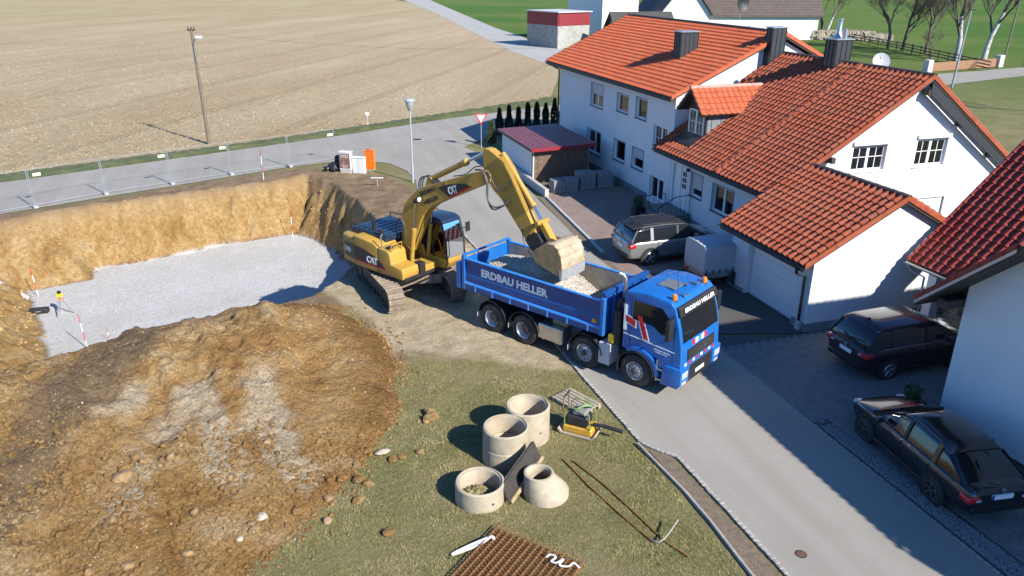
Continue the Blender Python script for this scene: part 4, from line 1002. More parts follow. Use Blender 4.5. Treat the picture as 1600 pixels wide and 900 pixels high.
# tipper body
BX0, BX1, BY0, BY1 = -7.05, -1.18, 0.02, 2.48
m_ = MB(); m_.box(BX0, BX1, BY0 + 0.06, BY1 - 0.06, 1.30, 1.42); m_.box(BX0 + 0.2, BX1 - 0.2, 0.8, 0.95, 1.1, 1.3); m_.box(BX0 + 0.2, BX1 - 0.2, 1.55, 1.7, 1.1, 1.3)
bed = m_.build('tipper_body', BLUEBODY, TR)
def side(y, s, name):   # s = outward direction
    prof = [(y + s * 0.00, 1.30), (y + s * 0.01, 1.50), (y - s * 0.035, 1.56), (y - s * 0.045, 1.80), (y - s * 0.075, 1.90), (y - s * 0.075, 2.26), (y - s * 0.02, 2.30), (y - s * 0.02, 2.38), (y - s * 0.10, 2.38), (y - s * 0.11, 1.40), (y - s * 0.06, 1.30)]
    m = MB(); m.prism(prof, BX0 + 0.14, BX1 - 0.12, 'x'); o = m.build(name, BLUEBODY, bed, bev=0.006)
    m = MB(); m.prism([(y + s * 0.012, 1.50), (y + s * 0.004, 1.535), (y - s * 0.034, 1.575), (y - s * 0.06, 1.56), (y - s * 0.03, 1.48)], BX0 + 0.14, BX1 - 0.12, 'x'); m.build('side_rail', BLUELIGHT, o)
    m = MB(); m.prism([(y - s * 0.01, 2.382), (y - s * 0.018, 2.43), (y - s * 0.11, 2.43), (y - s * 0.112, 2.382)], BX0 + 0.1, BX1 - 0.1, 'x'); m.build('top_rail', BLUELIGHT, o, bev=0.012)
    for i in range(7):
        x = BX0 + 0.6 + i * 0.78; m = MB(); m.box(x, x + 0.05, min(y + s * 0.028, y), max(y + s * 0.028, y), 1.31, 1.495); m.build('skirt_rib', BLUELIGHT, o)
    for x in (BX0, BX1 - 0.13):
        m = MB(); m.box(x, x + 0.135, min(y + s * 0.02, y - s * 0.13), max(y + s * 0.02, y - s * 0.13), 1.28, 2.50); m.build('corner_post', BLUE, o, bev=0.015)
    m = MB(); m.box(BX0 + 0.15, BX1 - 0.14, min(y - s * 0.112, y - s * 0.118), max(y - s * 0.112, y - s * 0.118), 1.43, 2.37); m.build('inner_liner', BEDSTEEL, o)
    return o
sN = side(BY0, -1, 'side_wall'); sF = side(BY1, 1, 'side_wall')
m_ = MB(); m_.box(BX1 - 0.10, BX1, BY0 + 0.12, BY1 - 0.12, 1.42, 2.62); m_.box(BX1 - 0.12, BX1 + 0.03, BY0, BY1, 2.60, 2.70)
hb_ = m_.build('headboard', BLUEBODY, bed, bev=0.01)
m_ = MB(); m_.box(BX1 - 0.108, BX1 - 0.102, BY0 + 0.13, BY1 - 0.13, 1.43, 2.58); m_.build('headboard_liner', BEDSTEEL, hb_)
for i in range(4):
    m_ = MB(); y = 0.45 + i * 0.53; m_.box(BX1, BX1 + 0.07, y, y + 0.07, 1.35, 2.58); m_.build('headboard_rib', BLUE, hb_)
m_ = MB(); m_.box(BX0 - 0.02, BX0 + 0.06, BY0 + 0.12, BY1 - 0.12, 1.34, 2.36)
tg = m_.build('tailgate', BLUE, bed, bev=0.01)
for i in range(5):
    m_ = MB(); y = 0.25 + i * 0.47; m_.box(BX0 - 0.08, BX0 - 0.02, y, y + 0.08, 1.36, 2.34); m_.build('tailgate_rib', BLUE, tg)
m_ = MB(); m_.cyl((BX0 + 0.04, BY0 + 0.02, 2.5), (BX0 + 0.04, BY1 - 0.02, 2.5), 0.045, n=10); m_.build('tailgate_hinge', BLUE, tg)
m_ = MB(); m_.box(BX0 - 0.28, BX0 - 0.06, BY0 - 0.02, BY0 + 0.25, 1.25, 2.2); m_.box(BX0 - 0.28, BX0 - 0.06, BY1 - 0.25, BY1 + 0.02, 1.25, 2.2); m_.build('tailgate_spreader', BLUE, tg, bev=0.03)
m_ = MB(); m_.box(BX0 + 0.06, BX1 - 0.108, BY0 + 0.13, BY1 - 0.13, 1.421, 1.435); m_.build('bed_floor', BEDSTEEL, bed)
# gravel load
n1, n2 = 84, 44
u_, v_ = np.meshgrid(np.linspace(BX0 + 0.07, BX1 - 0.12, n1), np.linspace(BY0 + 0.135, BY1 - 0.135, n2))
hh = 1.42 + 0.95 * np.exp(-(np.clip(np.abs(u_ + 5.0) - 0.9, 0, None) / 1.15) ** 2) * (1 - 0.42 * np.abs((v_ - 1.2) / 1.12) ** 2) + 0.34 * np.exp(-((u_ + 4.3) / 0.9) ** 2 - ((v_ - 1.1) / 0.6) ** 2)
hh = hh + 0.10 * fbm(u_ * 2.2, v_ * 2.2, 3, 101) + 0.04 * fbm(u_ * 12, v_ * 12, 2, 103) - np.where(u_ > -2.3, 0.5 * (u_ + 2.3), 0) * (1.0)
hh = np.maximum(hh, 1.40)
ii = np.arange(n1 * n2).reshape(n2, n1)
lm = bpy.data.meshes.new('load'); lm.from_pydata(np.stack([u_, v_, hh], -1).reshape(-1, 3).tolist(), [], np.stack([ii[:-1, :-1], ii[:-1, 1:], ii[1:, 1:], ii[1:, :-1]], -1).reshape(-1, 4).tolist())
lm.materials.append(STONE)
load = thing('gravel_load', 'heap of pale crushed gravel lying in the bed of the blue truck', 'gravel', TR.location, TR.rotation_euler.z)
link('gravel_surface', lm, load)
def stones(name, pts, sizes, mat, parent=None, seed=1, flat=0.75):
    """many small angular stones joined into one mesh"""
    rs = np.random.RandomState(seed)
    bm = bmesh.new(); bmesh.ops.create_icosphere(bm, subdivisions=1, radius=1.0)
    base = np.array([v.co for v in bm.verts]); tri = np.array([[v.index for v in f.verts] for f in bm.faces]); bm.free()
    nb = len(base); P_ = np.asarray(pts); S_ = np.asarray(sizes); n = len(P_)
    k = rs.uniform(0.65, 1.25, (n, nb, 1)); sc = rs.uniform(0.7, 1.3, (n, 1, 3)); sc[:, :, 2] *= flat
    a = rs.uniform(0, 6.28, n); ca, sa = np.cos(a)[:, None], np.sin(a)[:, None]
    V_ = base[None] * k * sc
    X = V_[..., 0] * ca - V_[..., 1] * sa; Y = V_[..., 0] * sa + V_[..., 1] * ca
    V_ = np.stack([X, Y, V_[..., 2]], -1) * S_[:, None, None] + P_[:, None, :]
    F_ = tri[None] + (np.arange(n) * nb)[:, None, None]
    me = bpy.data.meshes.new(name); me.from_pydata(V_.reshape(-1, 3).tolist(), [], F_.reshape(-1, 3).tolist()); me.materials.append(mat)
    return link(name, me, parent)
rs = np.random.RandomState(5)
pu = rs.uniform(BX0 + 0.15, BX1 - 0.2, 4200); pv = rs.uniform(BY0 + 0.18, BY1 - 0.18, 4200)
iu = ((pu - u_[0, 0]) / (u_[0, -1] - u_[0, 0]) * (n1 - 1)).round().astype(int); iv = ((pv - v_[0, 0]) / (v_[-1, 0] - v_[0, 0]) * (n2 - 1)).round().astype(int)
ok = hh[iv, iu] > 1.45
so = stones('loose_stones', np.stack([pu, pv, hh[iv, iu] + 0.005], -1)[ok], rs.uniform(0.014, 0.042, ok.sum()), STONE, load, 8); so['kind'] = 'stuff'
# cab
CY0, CY1 = 0.10, 2.42
prof = [(-0.55, 1.12), (-0.55, 2.86), (-0.48, 2.96), (0.2, 3.04), (0.95, 2.97), (1.12, 2.80), (1.30, 2.2), (1.40, 1.72), (1.44, 1.05), (1.44, 0.85), (0.72, 0.85), (0.68, 1.12)]
m_ = MB(); m_.prism(prof, CY0, CY1, 'y')
cab = m_.build('cab', BLUE, TR, bev=0.055, segs=3, smooth=35)
def yplate(name, pts, y, mat, parent, t=0.012, **k):
    m = MB(); m.prism(pts, y - t, y, 'y'); return m.build(name, mat, parent, **k)
for y, s in ((CY0, 1), (CY1, -1)):
    yy = y - 0.004 if s > 0 else y + 0.016
    wn = yplate('side_window', [(-0.22, 2.14), (-0.20, 2.74), (0.72, 2.72), (1.10, 2.30), (1.12, 2.0), (0.75, 1.92), (0.45, 2.12)], yy, DARKGLASS, cab)
    yplate('door_seam', [(-0.30, 1.12), (-0.285, 1.12), (-0.285, 2.82), (-0.30, 2.82)], yy + (0.006 if s > 0 else -0.006), BLACKP, cab)
    yplate('door_seam', [(1.16, 1.15), (1.172, 1.15), (1.172, 2.3), (1.16, 2.3)], yy + (0.006 if s > 0 else -0.006), BLACKP, cab)
    m_ = MB(); m_.box(0.0, 0.2, yy - 0.035, yy + 0.02, 1.52, 1.56); m_.build('door_handle', BLACKP, cab, bev=0.008)
    # red H emblem with white edge
    def H_shape(g, ox, oz):
        sl = 0.42
        def q(x, z): return (ox - x * 1.0 - (z - 0) * (-sl) * -1, oz + z)
        return None
    for mat, e, dy in ((WHITE, 0.035, 0.0), (REDP, 0.0, -0.004 if s > 0 else 0.004)):
        for x0, x1 in ((-0.52, -0.40), (-0.02, 0.14)):
            lo, hi = (1.62 - e, 2.3 + e); k = -0.38
            if x0 < -0.4: continue
            pts = [(x0 - e + k * 0 + 0.20, lo), (x1 + e + 0.20, lo), (x1 + e + 0.20 + k * 0.68, hi), (x0 - e + 0.20 + k * 0.68, hi)]
            yplate('emblem', pts, yy - 0.003 * s + dy, mat, cab, 0.006)
        pts = [(-0.45 - e, 2.02 - e), (-0.12 + e, 1.90 - e), (-0.12 + e, 2.10 + e), (-0.45 - e, 2.22 + e)]
        yplate('emblem', pts, yy - 0.0045 * s + dy, mat, cab, 0.006)
        pts = [(-0.52, 1.75 - e), (-0.45 + e, 1.75 - e), (-0.45 + e, 2.5 + e), (-0.52, 2.5 + e)]
        yplate('emblem', pts, yy - 0.0035 * s + dy, WHITE, cab, 0.006)
    # white body stripe
    yplate('stripe', [(-0.5, 1.60), (1.2, 1.47), (1.2, 1.50), (-0.5, 1.63)], yy - 0.002 * s, WHITE, cab, 0.006)
text_obj('ERDBAU HELLER', 0.055, WHITE, cab, (0.55, CY0 - 0.014, 1.40), (1, 0, -0.06), (0, 0, 1), width=0.5)
text_obj('ERDBAU HELLER', 0.05, WHITE, cab, (0.60, CY0 - 0.014, 1.33), (1, 0, -0.06), (0, 0, 1), width=0.38)
def fplate(name, z0, z1, y0, y1, mat, parent, t=0.012, off=0.0):
    """plate lying on the front face between two heights"""
    def fx(z):
        for (xa, za), (xb, zb) in zip(prof[4:9], prof[5:10]):
            if zb <= z <= za: return xa + (xb - xa) * (za - z) / (za - zb + 1e-9)
        return 1.44
    m = MB(); zs_ = [z0 + (z1 - z0) * i / 4 for i in range(5)]
    a = [(fx(z) + off, z) for z in zs_]; b = [(fx(z) + off + t, z) for z in reversed(zs_)]
    m.prism(a + b, y0, y1, 'y'); return m.build(name, mat, parent)
fplate('windscreen', 1.80, 2.62, CY0 + 0.12, CY1 - 0.12, DARKGLASS, cab)
vis = fplate('sun_visor', 2.58, 2.84, CY0 + 0.05, CY1 - 0.05, BLACKP, cab, 0.05, 0.03)
text_obj('ERDBAU HELLER', 0.17, WHITE, cab, (1.272, CY0 + 0.30, 2.66), (0, 1, 0), (-0.25, 0, 1), width=1.75, bold=0.004)
for y in (0.62, 1.45): 
    m_ = MB(); m_.bar((1.43, y, 1.83), (1.35, y + 0.62, 2.06), 0.02, 0.02); m_.build('wiper', BLACKP, cab)
gr_ = fplate('grille', 1.18, 1.52, CY0 + 0.35, CY1 - 0.35, BLACKP, cab, 0.02)
for i in range(4): fplate('grille_slat', 1.21 + i * 0.08, 1.235 + i * 0.08, CY0 + 0.40, CY1 - 0.40, CHASSIS, gr_, 0.02, 0.012)
text_obj('MAN', 0.16, ALU, gr_, (1.475, 1.00, 1.30), (0, 1, 0), (0, 0, 1), width=0.5)
for j, (y, mt) in enumerate(((0.72, REDP), (0.92, WHITE), (1.10, BLUELIGHT), (1.28, WHITE), (1.46, REDP))): fplate('front_emblem', 1.58, 1.74, y, y + 0.15, mt, cab, 0.006, 0.004)
for j in range(8): fplate('warning_stripe', 1.06, 1.14, 0.3 + j * 0.24, 0.3 + j * 0.24 + 0.12, REDP if j % 2 else WHITE, cab, 0.006, 0.006)
# bumper
bp = None
for y0 in (0.02, 1.98):
    m_ = MB(); m_.prism([(0.86, 0.42), (1.40, 0.42), (1.50, 0.55), (1.50, 1.02), (1.44, 1.04), (0.98, 1.04), (0.90, 0.9)], y0, y0 + 0.5, 'y')
    o_ = m_.build('bumper_corner', BLUE, TR, bev=0.04, segs=2, smooth=40); bp = bp or o_
m_ = MB(); m_.box(1.2, 1.46, 0.52, 1.98, 0.45, 0.98); m_.build('bumper_centre', BLACKP, bp, bev=0.02)
for y in (0.10, 2.08):
    m_ = MB(); m_.box(1.495, 1.515, y, y + 0.32, 0.72, 0.92); m_.build('headlight', LAMPGL, bp, bev=0.008)
    m_ = MB(); m_.box(1.495, 1.512, y + 0.02, y + 0.26, 0.54, 0.62); m_.build('fog_light', LAMPGL, bp, bev=0.006)
m_ = MB(); m_.box(0.98, 1.36, -0.003, 0.025, 0.68, 0.90); m_.build('headlight_side', LAMPGL, bp) if False else None
m_ = MB(); m_.box(1.465, 1.475, 0.98, 1.5, 0.62, 0.73); pl = m_.build('number_plate', WHITE, bp)
# steps, front wheel arches
def arch(x, y0, y1, r, mat, name, a0=-10, a1=190, t=0.03, zc=RW):
    m = MB(); secs = []
    for i in range(17):
        a = R(a0 + (a1 - a0) * i / 16); c, s_ = math.cos(a), math.sin(a)
        secs.append([Vector((x + r * c, y0, zc + r * s_)), Vector((x + r * c, y1, zc + r * s_)), Vector((x + (r + t) * c, y1, zc + (r + t) * s_)), Vector((x + (r + t) * c, y0, zc + (r + t) * s_))])
    m.loft(secs); return m.build(name, mat, TR, smooth=40)
for y0, y1 in ((0.0, 0.42), (2.08, 2.50)):
    arch(0.0, y0, y1, 0.60, BLACKP, 'wheel_arch', 0, 195)
    arch(0.02, y0 + (0.03 if y0 < 1 else -0.0), y1 - (0.0 if y0 < 1 else 0.03), 0.645, BLUE, 'fender', 5, 120, 0.12)
    for x in AX[1:]: arch(x, y0 + (0.02 if y0 < 1 else -0.3), y1 + (0.3 if y0 < 1 else -0.02), 0.62, BLACKP, 'mudguard', 8, 172, 0.02)
    for x in (AX[2], AX[3], AX[1]):
        m_ = MB(); m_.box(x - 0.66, x - 0.645, y0 + 0.02, y1 - 0.02, 0.42, 0.62); m_.build('mud_flap', RIMGREY, TR)
    m_ = MB()
    for z in (0.50, 0.82): m_.box(0.70, 1.0, y0 + 0.04, y1 - 0.02, z, z + 0.04)
    m_.box(0.68, 0.70, y0 + 0.05, y1 - 0.1, 0.45, 1.12); m_.build('cab_steps', ALU, TR)
# tank, boxes, intake, exhaust
m_ = MB(); m_.box(-3.72, -2.72, 0.06, 0.66, 0.44, 0.98); tk = m_.build('fuel_tank', ALU, TR, bev=0.07, segs=3, smooth=40)
for x in (-3.5, -2.98, -2.86): 
    m_ = MB(); m_.box(x, x + 0.05, 0.05, 0.67, 0.43, 0.99); m_.build('tank_strap', ALU, tk, bev=0.07, segs=2)
m_ = MB(); m_.box(-3.28, -2.72, 0.30, 0.7, 1.0, 1.26); m_.build('tool_box', M('tan_box', (0.30, 0.24, 0.12), 0.7, 0.2), TR, bev=0.01)
m_ = MB(); m_.box(-1.33, -0.93, 0.05, 0.6, 0.36, 1.06); m_.build('battery_box', M('light_grey_paint', (0.46, 0.47, 0.48), 0.5, 0.08), TR, bev=0.015)
m_ = MB(); m_.box(-1.06, -0.86, 0.12, 0.45, 1.10, 1.38); m_.build('yellow_canister', M('yellow_plastic', (0.75, 0.45, 0.02), 0.5), TR, bev=0.02)
m_ = MB(); m_.cyl((-0.82, 0.30, 1.1), (-0.82, 0.30, 2.2), 0.16, n=16); m_.tube([(-0.82, 0.30, 2.2), (-0.82, 0.3, 2.45), (-0.7, 0.3, 2.55)], 0.08, 10); m_.build('air_intake', BLACKP, TR, smooth=40)
m_ = MB(); m_.tube([(-0.86, 0.62, 1.0), (-0.86, 0.62, 2.95), (-0.87, 0.60, 3.1), (-0.93, 0.56, 3.2), (-1.02, 0.50, 3.24)], 0.065, 12); m_.build('exhaust_stack', ALU, TR, smooth=50)
for y, s in ((CY0 - 0.28, -1), (CY1 + 0.28, 1)):
    m_ = MB(); m_.box(1.06, 1.20, y - 0.13, y + 0.13, 1.95, 2.58); mr = m_.build('mirror', BLACKP, TR, bev=0.04, segs=2)
    m_ = MB(); m_.bar((1.1, y, 2.5), (1.1, y - s * 0.3, 2.6), 0.04, 0.04); m_.bar((1.1, y, 1.98), (1.1, y - s * 0.3, 1.9), 0.04, 0.04); m_.build('mirror_arm', BLACKP, mr)
m_ = MB(); m_.box(0.05, 0.62, 0.88, 1.52, 3.03, 3.06)
for v in m_.v: v.z += (0.2 - abs(v.x - 0.2)) * 0.05
m_.build('roof_hatch', M('hatch_grey', (0.13, 0.14, 0.15), 0.4), cab, bev=0.02, segs=2)
for y in (0.35, 2.12):
    m_ = MB(); m_.lathe([(0.07, 0), (0.075, 0.03), (0.075, 0.13), (0.05, 0.18), (0, 0.19)], (0.92, y, 2.96), n=16); m_.build('beacon', ORANGE_L, cab, smooth=40)
    m_ = MB(); m_.lathe([(0.085, -0.02), (0.085, 0.02), (0.03, 0.03)], (0.92, y, 2.95), n=16); m_.build('beacon_base', BLACKP, cab)
for y, x in ((1.45, 0.45), (1.75, 0.62), (0.75, 0.85)):
    m_ = MB(); m_.cyl((x, y, 3.02), (x + 0.28, y, 3.06), 0.018, 0.05, 10); m_.build('air_horn', ALU, cab, smooth=40)
    m_ = MB(); m_.cyl((x - 0.1, y + 0.1, 2.98), (x - 0.13, y + 0.12, 3.35), 0.008, n=6); m_.build('antenna', BLACKP, cab)
t1 = text_obj('ERDBAU HELLER', 0.36, WHITE, sN, (-6.20, BY0 + 0.068, 1.93), (1, 0, 0), (0, 0, 1), width=2.85, bold=0.016)
m_ = MB(); m_.box(-1.62, -1.48, BY0 + 0.035, BY0 + 0.045, 1.62, 1.74); m_.build('side_reflector', M('amber', (0.75, 0.38, 0.02), 0.3), sN)

# ---------------------------------------------------------------- excavator
EXL = Vector((-4.05, 27.7, 0)); EXA = R(-39.7)
EX = thing('excavator', 'yellow tracked excavator with raised arm reaching over the blue truck', 'excavator', EXL, EXA)
CATY = M('machine_yellow', (0.40, 0.235, 0.038), 0.5, 0.14, 2.2, dirt=(0.28, 0.18, 0.065), dirt_amt=0.5)
CATK = M('machine_black', (0.02, 0.02, 0.022), 0.5, 0.3, 6)
HOODB = M('hood_black_sky_tint', (0.016, 0.028, 0.055), 0.32, 0.2, 4)  # black hood, with the blue of the reflected sky put into its colour
STEELD = M('dirty_track_steel', (0.19, 0.145, 0.105), 0.7, 0.3, 7, 0.4, 40, dirt=(0.34, 0.26, 0.17), dirt_amt=0.8)
CHROME = M('cylinder_rod_chrome', (0.62, 0.63, 0.66), 0.12, 0.05, 5, metal=1.0)
BUCK = M('worn_bucket_steel', (0.37, 0.29, 0.185), 0.65, 0.3, 4, 0.4, 30, dirt=(0.46, 0.40, 0.30), dirt_amt=0.8)
BUCKIN = M('bucket_soil_stained', (0.26, 0.18, 0.09), 0.8, 0.35, 5, 0.4, 30)
exn = Vector((-math.sin(EXA), math.cos(EXA), 0)); exd = Vector((math.cos(EXA), math.sin(EXA), 0))
def EP(px, py, y):
    X = on_plane(px, py, EXL + exn * y, exn) - EXL
    return Vector((X.dot(exd), y, X.z))
# undercarriage, turned against the upper body
UC = Matrix.Rotation(R(-63) - EXA, 4, 'Z')
for sy in (-1, 1):
    yc = sy * 1.19
    m_ = MB(xf=UC); m_.box(-1.72, 1.72, yc - 0.17, yc + 0.17, 0.28, 0.72)
    for i in range(7): m_.cyl((-1.35 + i * 0.45, yc - 0.2, 0.22), (-1.35 + i * 0.45, yc + 0.2, 0.22), 0.12, n=12)
    m_.cyl((1.80, yc - 0.2, 0.47), (1.80, yc + 0.2, 0.47), 0.33, n=20); m_.cyl((-1.80, yc - 0.2, 0.47), (-1.80, yc + 0.2, 0.47), 0.33, n=20)
    tf = m_.build('track', CHASSIS, EX)
    # shoes around the loop
    r = 0.43; L = 1.80; per = 4 * L + 2 * math.pi * r; ns = 48; sm = None
    for i in range(ns):
        d = per * i / ns
        if d < 2 * L: p = (-L + d, 0.47 - r); a = math.pi
        elif d < 2 * L + math.pi * r: t = (d - 2 * L) / r; p = (L + r * math.sin(t), 0.47 - r * math.cos(t)); a = math.pi - t
        elif d < 4 * L + math.pi * r: p = (L - (d - 2 * L - math.pi * r), 0.47 + r); a = 0
        else: t = (d - 4 * L - math.pi * r) / r; p = (-L - r * math.sin(t), 0.47 + r * math.cos(t)); a = -t
        if sm is None:
            b = MB(); hw_ = per / ns / 2
            b.prism([(-hw_ * 0.97, -0.02), (hw_ * 0.97, -0.02), (hw_ * 0.97, 0.012), (hw_ * 0.8, 0.05), (hw_ * 0.6, 0.05), (hw_ * 0.5, 0.012), (0.15 * hw_, 0.012), (0.1 * hw_, 0.035), (-0.1 * hw_, 0.035), (-0.15 * hw_, 0.012), (-hw_ * 0.97, 0.012)], -0.30, 0.30, 'y'); sm = b.mesh(STEELD)
        if a == math.pi: rot = Matrix.Rotation(math.pi, 4, 'Y')
        elif a == 0: rot = Matrix.Identity(4)
        else:
            nx_, nz_ = (p[0] - (L if p[0] > 0 else -L)), p[1] - 0.47; rot = Matrix.Rotation(math.atan2(nx_, nz_), 4, 'Y')
        link('track_shoe', sm, tf, UC @ Matrix.Translation((p[0], yc, p[1])) @ rot)
m_ = MB(xf=UC); m_.prism([(-0.75, -1.0), (-0.45, -0.5), (0.45, -0.5), (0.75, -1.0), (1.05, -1.0), (0.7, -0.1), (0.7, 0.1), (1.05, 1.0), (0.75, 1.0), (0.45, 0.5), (-0.45, 0.5), (-0.75, 1.0), (-1.05, 1.0), (-0.7, 0.1), (-0.7, -0.1), (-1.05, -1.0)], 0.45, 0.82, 'z')
m_.build('car_body', STEELD, EX)
m_ = MB(); m_.cyl((0, 0, 0.8), (0, 0, 1.06), 0.68, n=28); m_.build('slew_ring', CHASSIS, EX, smooth=40)
# upper body
m_ = MB(); m_.box(-1.75, 1.35, -1.33, 1.38, 1.02, 1.16); m_.build('deck', CATK, EX, bev=0.01)
plan = [(-1.3, -1.42)] + [(-2.42 + 0.0 * i + 0.75 * (1 - math.cos(R(a))) * 0.55, 1.42 * math.sin(R(a)) * -1) for i, a in ((0, 62), (1, 45), (2, 22), (3, 0), (4, -22), (5, -45), (6, -62))] + [(-1.3, 1.42)]
m_ = MB(); m_.prism(plan, 1.08, 2.16, 'z'); cw = m_.build('counterweight', CATY, EX, bev=0.10, segs=3, smooth=40)
m_ = MB(); m_.prism([(-1.32, 1.10), (0.0, 1.10), (0.0, 2.10), (-0.25, 2.22), (-1.32, 2.30)], -1.43, -0.45, 'y'); m_.prism([(-1.32, 1.10), (0.40, 1.10), (0.40, 2.0), (-0.25, 2.2), (-1.32, 2.30)], 0.45, 1.43, 'y')
bd = m_.build('engine_housing', CATY, EX, bev=0.06, segs=3, smooth=40)
m_ = MB(); m_.box(-2.05, -0.05, -0.95, 1.0, 2.14, 2.36); hd = m_.build('engine_hood', HOODB, EX, bev=0.04, segs=2, smooth=40)
for i in range(7):
    m_ = MB(); x = -1.95 + i * 0.29; m_.box(x, x + 0.2, -0.90, 0.95, 2.36, 2.385); m_.build('hood_louver', HOODB, hd, bev=0.006)
for y in (-0.98, 1.0):
    m_ = MB(); m_.tube([(-1.95, y, 2.3), (-1.95, y, 2.52), (-0.15, y, 2.52), (-0.15, y, 2.3)], 0.02, 8); m_.build('hood_rail', CATK, hd, smooth=50)
m_ = MB(); m_.lathe([(0.07, 0), (0.07, 0.42), (0.085, 0.44), (0.08, 0.55), (0.0, 0.5)], (-0.95, -0.72, 2.25), n=14); m_.build('exhaust_pipe', CATK, EX, smooth=40)
m_ = MB(); m_.box(-0.35, -0.22, -1.0, -0.86, 2.15, 2.6); m_.build('air_precleaner', CATK, EX, bev=0.02)
# right front tank and steps
m_ = MB(); m_.prism([(0.02, 1.10), (1.30, 1.10), (1.34, 1.30), (1.30, 1.52), (0.72, 1.58), (0.66, 1.98), (0.55, 2.06), (0.02, 2.10)], -1.43, -0.62, 'y'); tkk = m_.build('fuel_tank', CATY, EX, bev=0.05, segs=3, smooth=40)
m_ = MB(); m_.box(0.30, 0.48, -1.30, -1.05, 2.06, 2.14); m_.build('tank_cap', CATK, tkk, bev=0.02)
m_ = MB(); m_.tube([(0.18, -1.33, 1.6), (0.18, -1.36, 2.55), (0.20, -1.30, 2.62)], 0.025, 8); m_.build('grab_rail', ALU, tkk, smooth=50)
m_ = MB(); m_.tube([(0.62, -1.3, 2.0), (0.66, -1.3, 2.3), (0.66, -0.8, 2.3), (0.62, -0.8, 2.0)], 0.02, 8); m_.build('grab_rail', CATY, tkk, smooth=50)
m_ = MB(); m_.box(1.02, 1.36, -0.58, -0.30, 1.12, 1.55); m_.build('control_valve_box', CATK, EX, bev=0.02)
m_ = MB(); m_.box(0.55, 1.36, -0.52, 0.40, 1.15, 1.40); m_.build('front_deck', CATY, EX, bev=0.03)
for y in (-0.36, 0.30):
    m_ = MB(); m_.prism([(-0.2, 1.12), (0.85, 1.12), (0.62, 1.85), (0.30, 2.02), (0.05, 1.9)], y, y + 0.07, 'y'); m_.build('boom_bracket', CATY, EX, bev=0.01)
# decals on the right flank
yF = -1.437
m_ = MB(); m_.prism([(-1.28, 1.32), (0.45, 1.30), (0.2, 1.52), (-0.2, 1.72), (-0.75, 1.86), (-1.28, 1.90)], yF - 0.006, yF, 'y'); dc = m_.build('decal', CATK, bd)
m_ = MB(); m_.prism([(-1.28, 1.30), (0.50, 1.28), (0.45, 1.32), (-1.28, 1.35)], yF - 0.009, yF - 0.003, 'y'); m_.build('decal_stripe', REDP, dc)
text_obj('CAT', 0.34, WHITE, dc, (-0.62, yF - 0.010, 1.40), (1, 0, 0), (0, 0, 1), width=0.62, bold=0.014)
m_ = MB(); m_.add([(-0.40, yF - 0.015, 1.395), (-0.22, yF - 0.015, 1.395), (-0.31, yF - 0.015, 1.52)], [(0, 1, 2)]); m_.build('logo_triangle', CATY, dc)
# rear part of the decal wraps onto the counterweight
cwp = [(-2.04, -1.05), (-1.72, -1.30), (-1.31, -1.432)]
m_ = MB(); a0, a1 = Vector((-2.09, -1.02, 0)), Vector((-1.74, -1.25, 0))
m_ = MB(); secs = []
for x, y in ((-2.10, -1.262), (-1.7, -1.348), (-1.285, -1.43)):
    n_ = Vector((-0.17, -0.985, 0)) * 0.014
    secs.append([Vector((x, y, 1.32)) + n_, Vector((x, y, 1.90)) + n_])
m_.loft(secs, caps=False, closed=False); cd_ = m_.build('decal', CATK, cw, recalc=False)
text_obj('320D', 0.24, WHITE, cd_, (-2.04, -1.298, 1.54), (0.815, -0.168, 0), (0, 0, 1), width=0.5, bold=0.008)
# cab: solid lower shell, posts, glazing, roof
CX0, CX1, EY0, EY1 = 0.42, 1.68, 0.40, 1.42
m_ = MB(); m_.prism([(CX0, 1.12), (CX1 - 0.05, 1.12), (CX1 + 0.10, 1.35), (CX1 + 0.08, 1.52), (CX0, 1.52)], EY0, EY1, 'y'); ec = m_.build('cab', CATY, EX, bev=0.05, segs=2, smooth=40)
m_ = MB(); m_.box(CX0, CX0 + 0.34, EY0 + 0.02, EY1 - 0.02, 1.5, 2.82); m_.build('cab_rear_panel', CATK, ec, bev=0.03)
m_ = MB()
for y in (EY0 + 0.03, EY1 - 0.03):
    m_.tube([(CX1 + 0.06, y, 1.5), (CX1 + 0.04, y, 2.2), (CX1 - 0.16, y, 2.85)], 0.035, 8); m_.bar((CX0 + 0.65, y, 1.5), (CX0 + 0.58, y, 2.85), 0.05, 0.05); m_.bar((CX0 + 0.02, y, 2.84), (CX1 - 0.16, y, 2.84), 0.05, 0.06)
    m_.bar((CX0 + 0.3, y, 1.95), (CX0 + 0.65, y, 1.9), 0.03, 0.03)
m_.build('cab_posts', CATK, ec, smooth=40)
m_ = MB(); m_.prism([(CX0, 2.82), (CX1 - 0.12, 2.84), (CX1 - 0.16, 2.95), (CX1 - 0.4, 3.03), (CX0 + 0.1, 3.02), (CX0, 2.95)], EY0, EY1, 'y'); m_.build('cab_roof', HOODB, ec, bev=0.05, segs=2, smooth=40)
m_ = MB()
for y in (EY0 + 0.025, EY1 - 0.035): m_.prism([(CX0 + 0.33, 1.54), (CX1 + 0.05, 1.54), (CX1 + 0.03, 2.2), (CX1 - 0.17, 2.82), (CX0 + 0.33, 2.82)], y, y + 0.01, 'y')
m_.loft([[Vector((CX1 + 0.06, y, 1.54)), Vector((CX1 + 0.04, y, 2.2)), Vector((CX1 - 0.16, y, 2.82))] for y in (EY0 + 0.06, EY1 - 0.06)], caps=False, closed=False)
m_.build('cab_glazing', CABGLASS, ec, recalc=False)
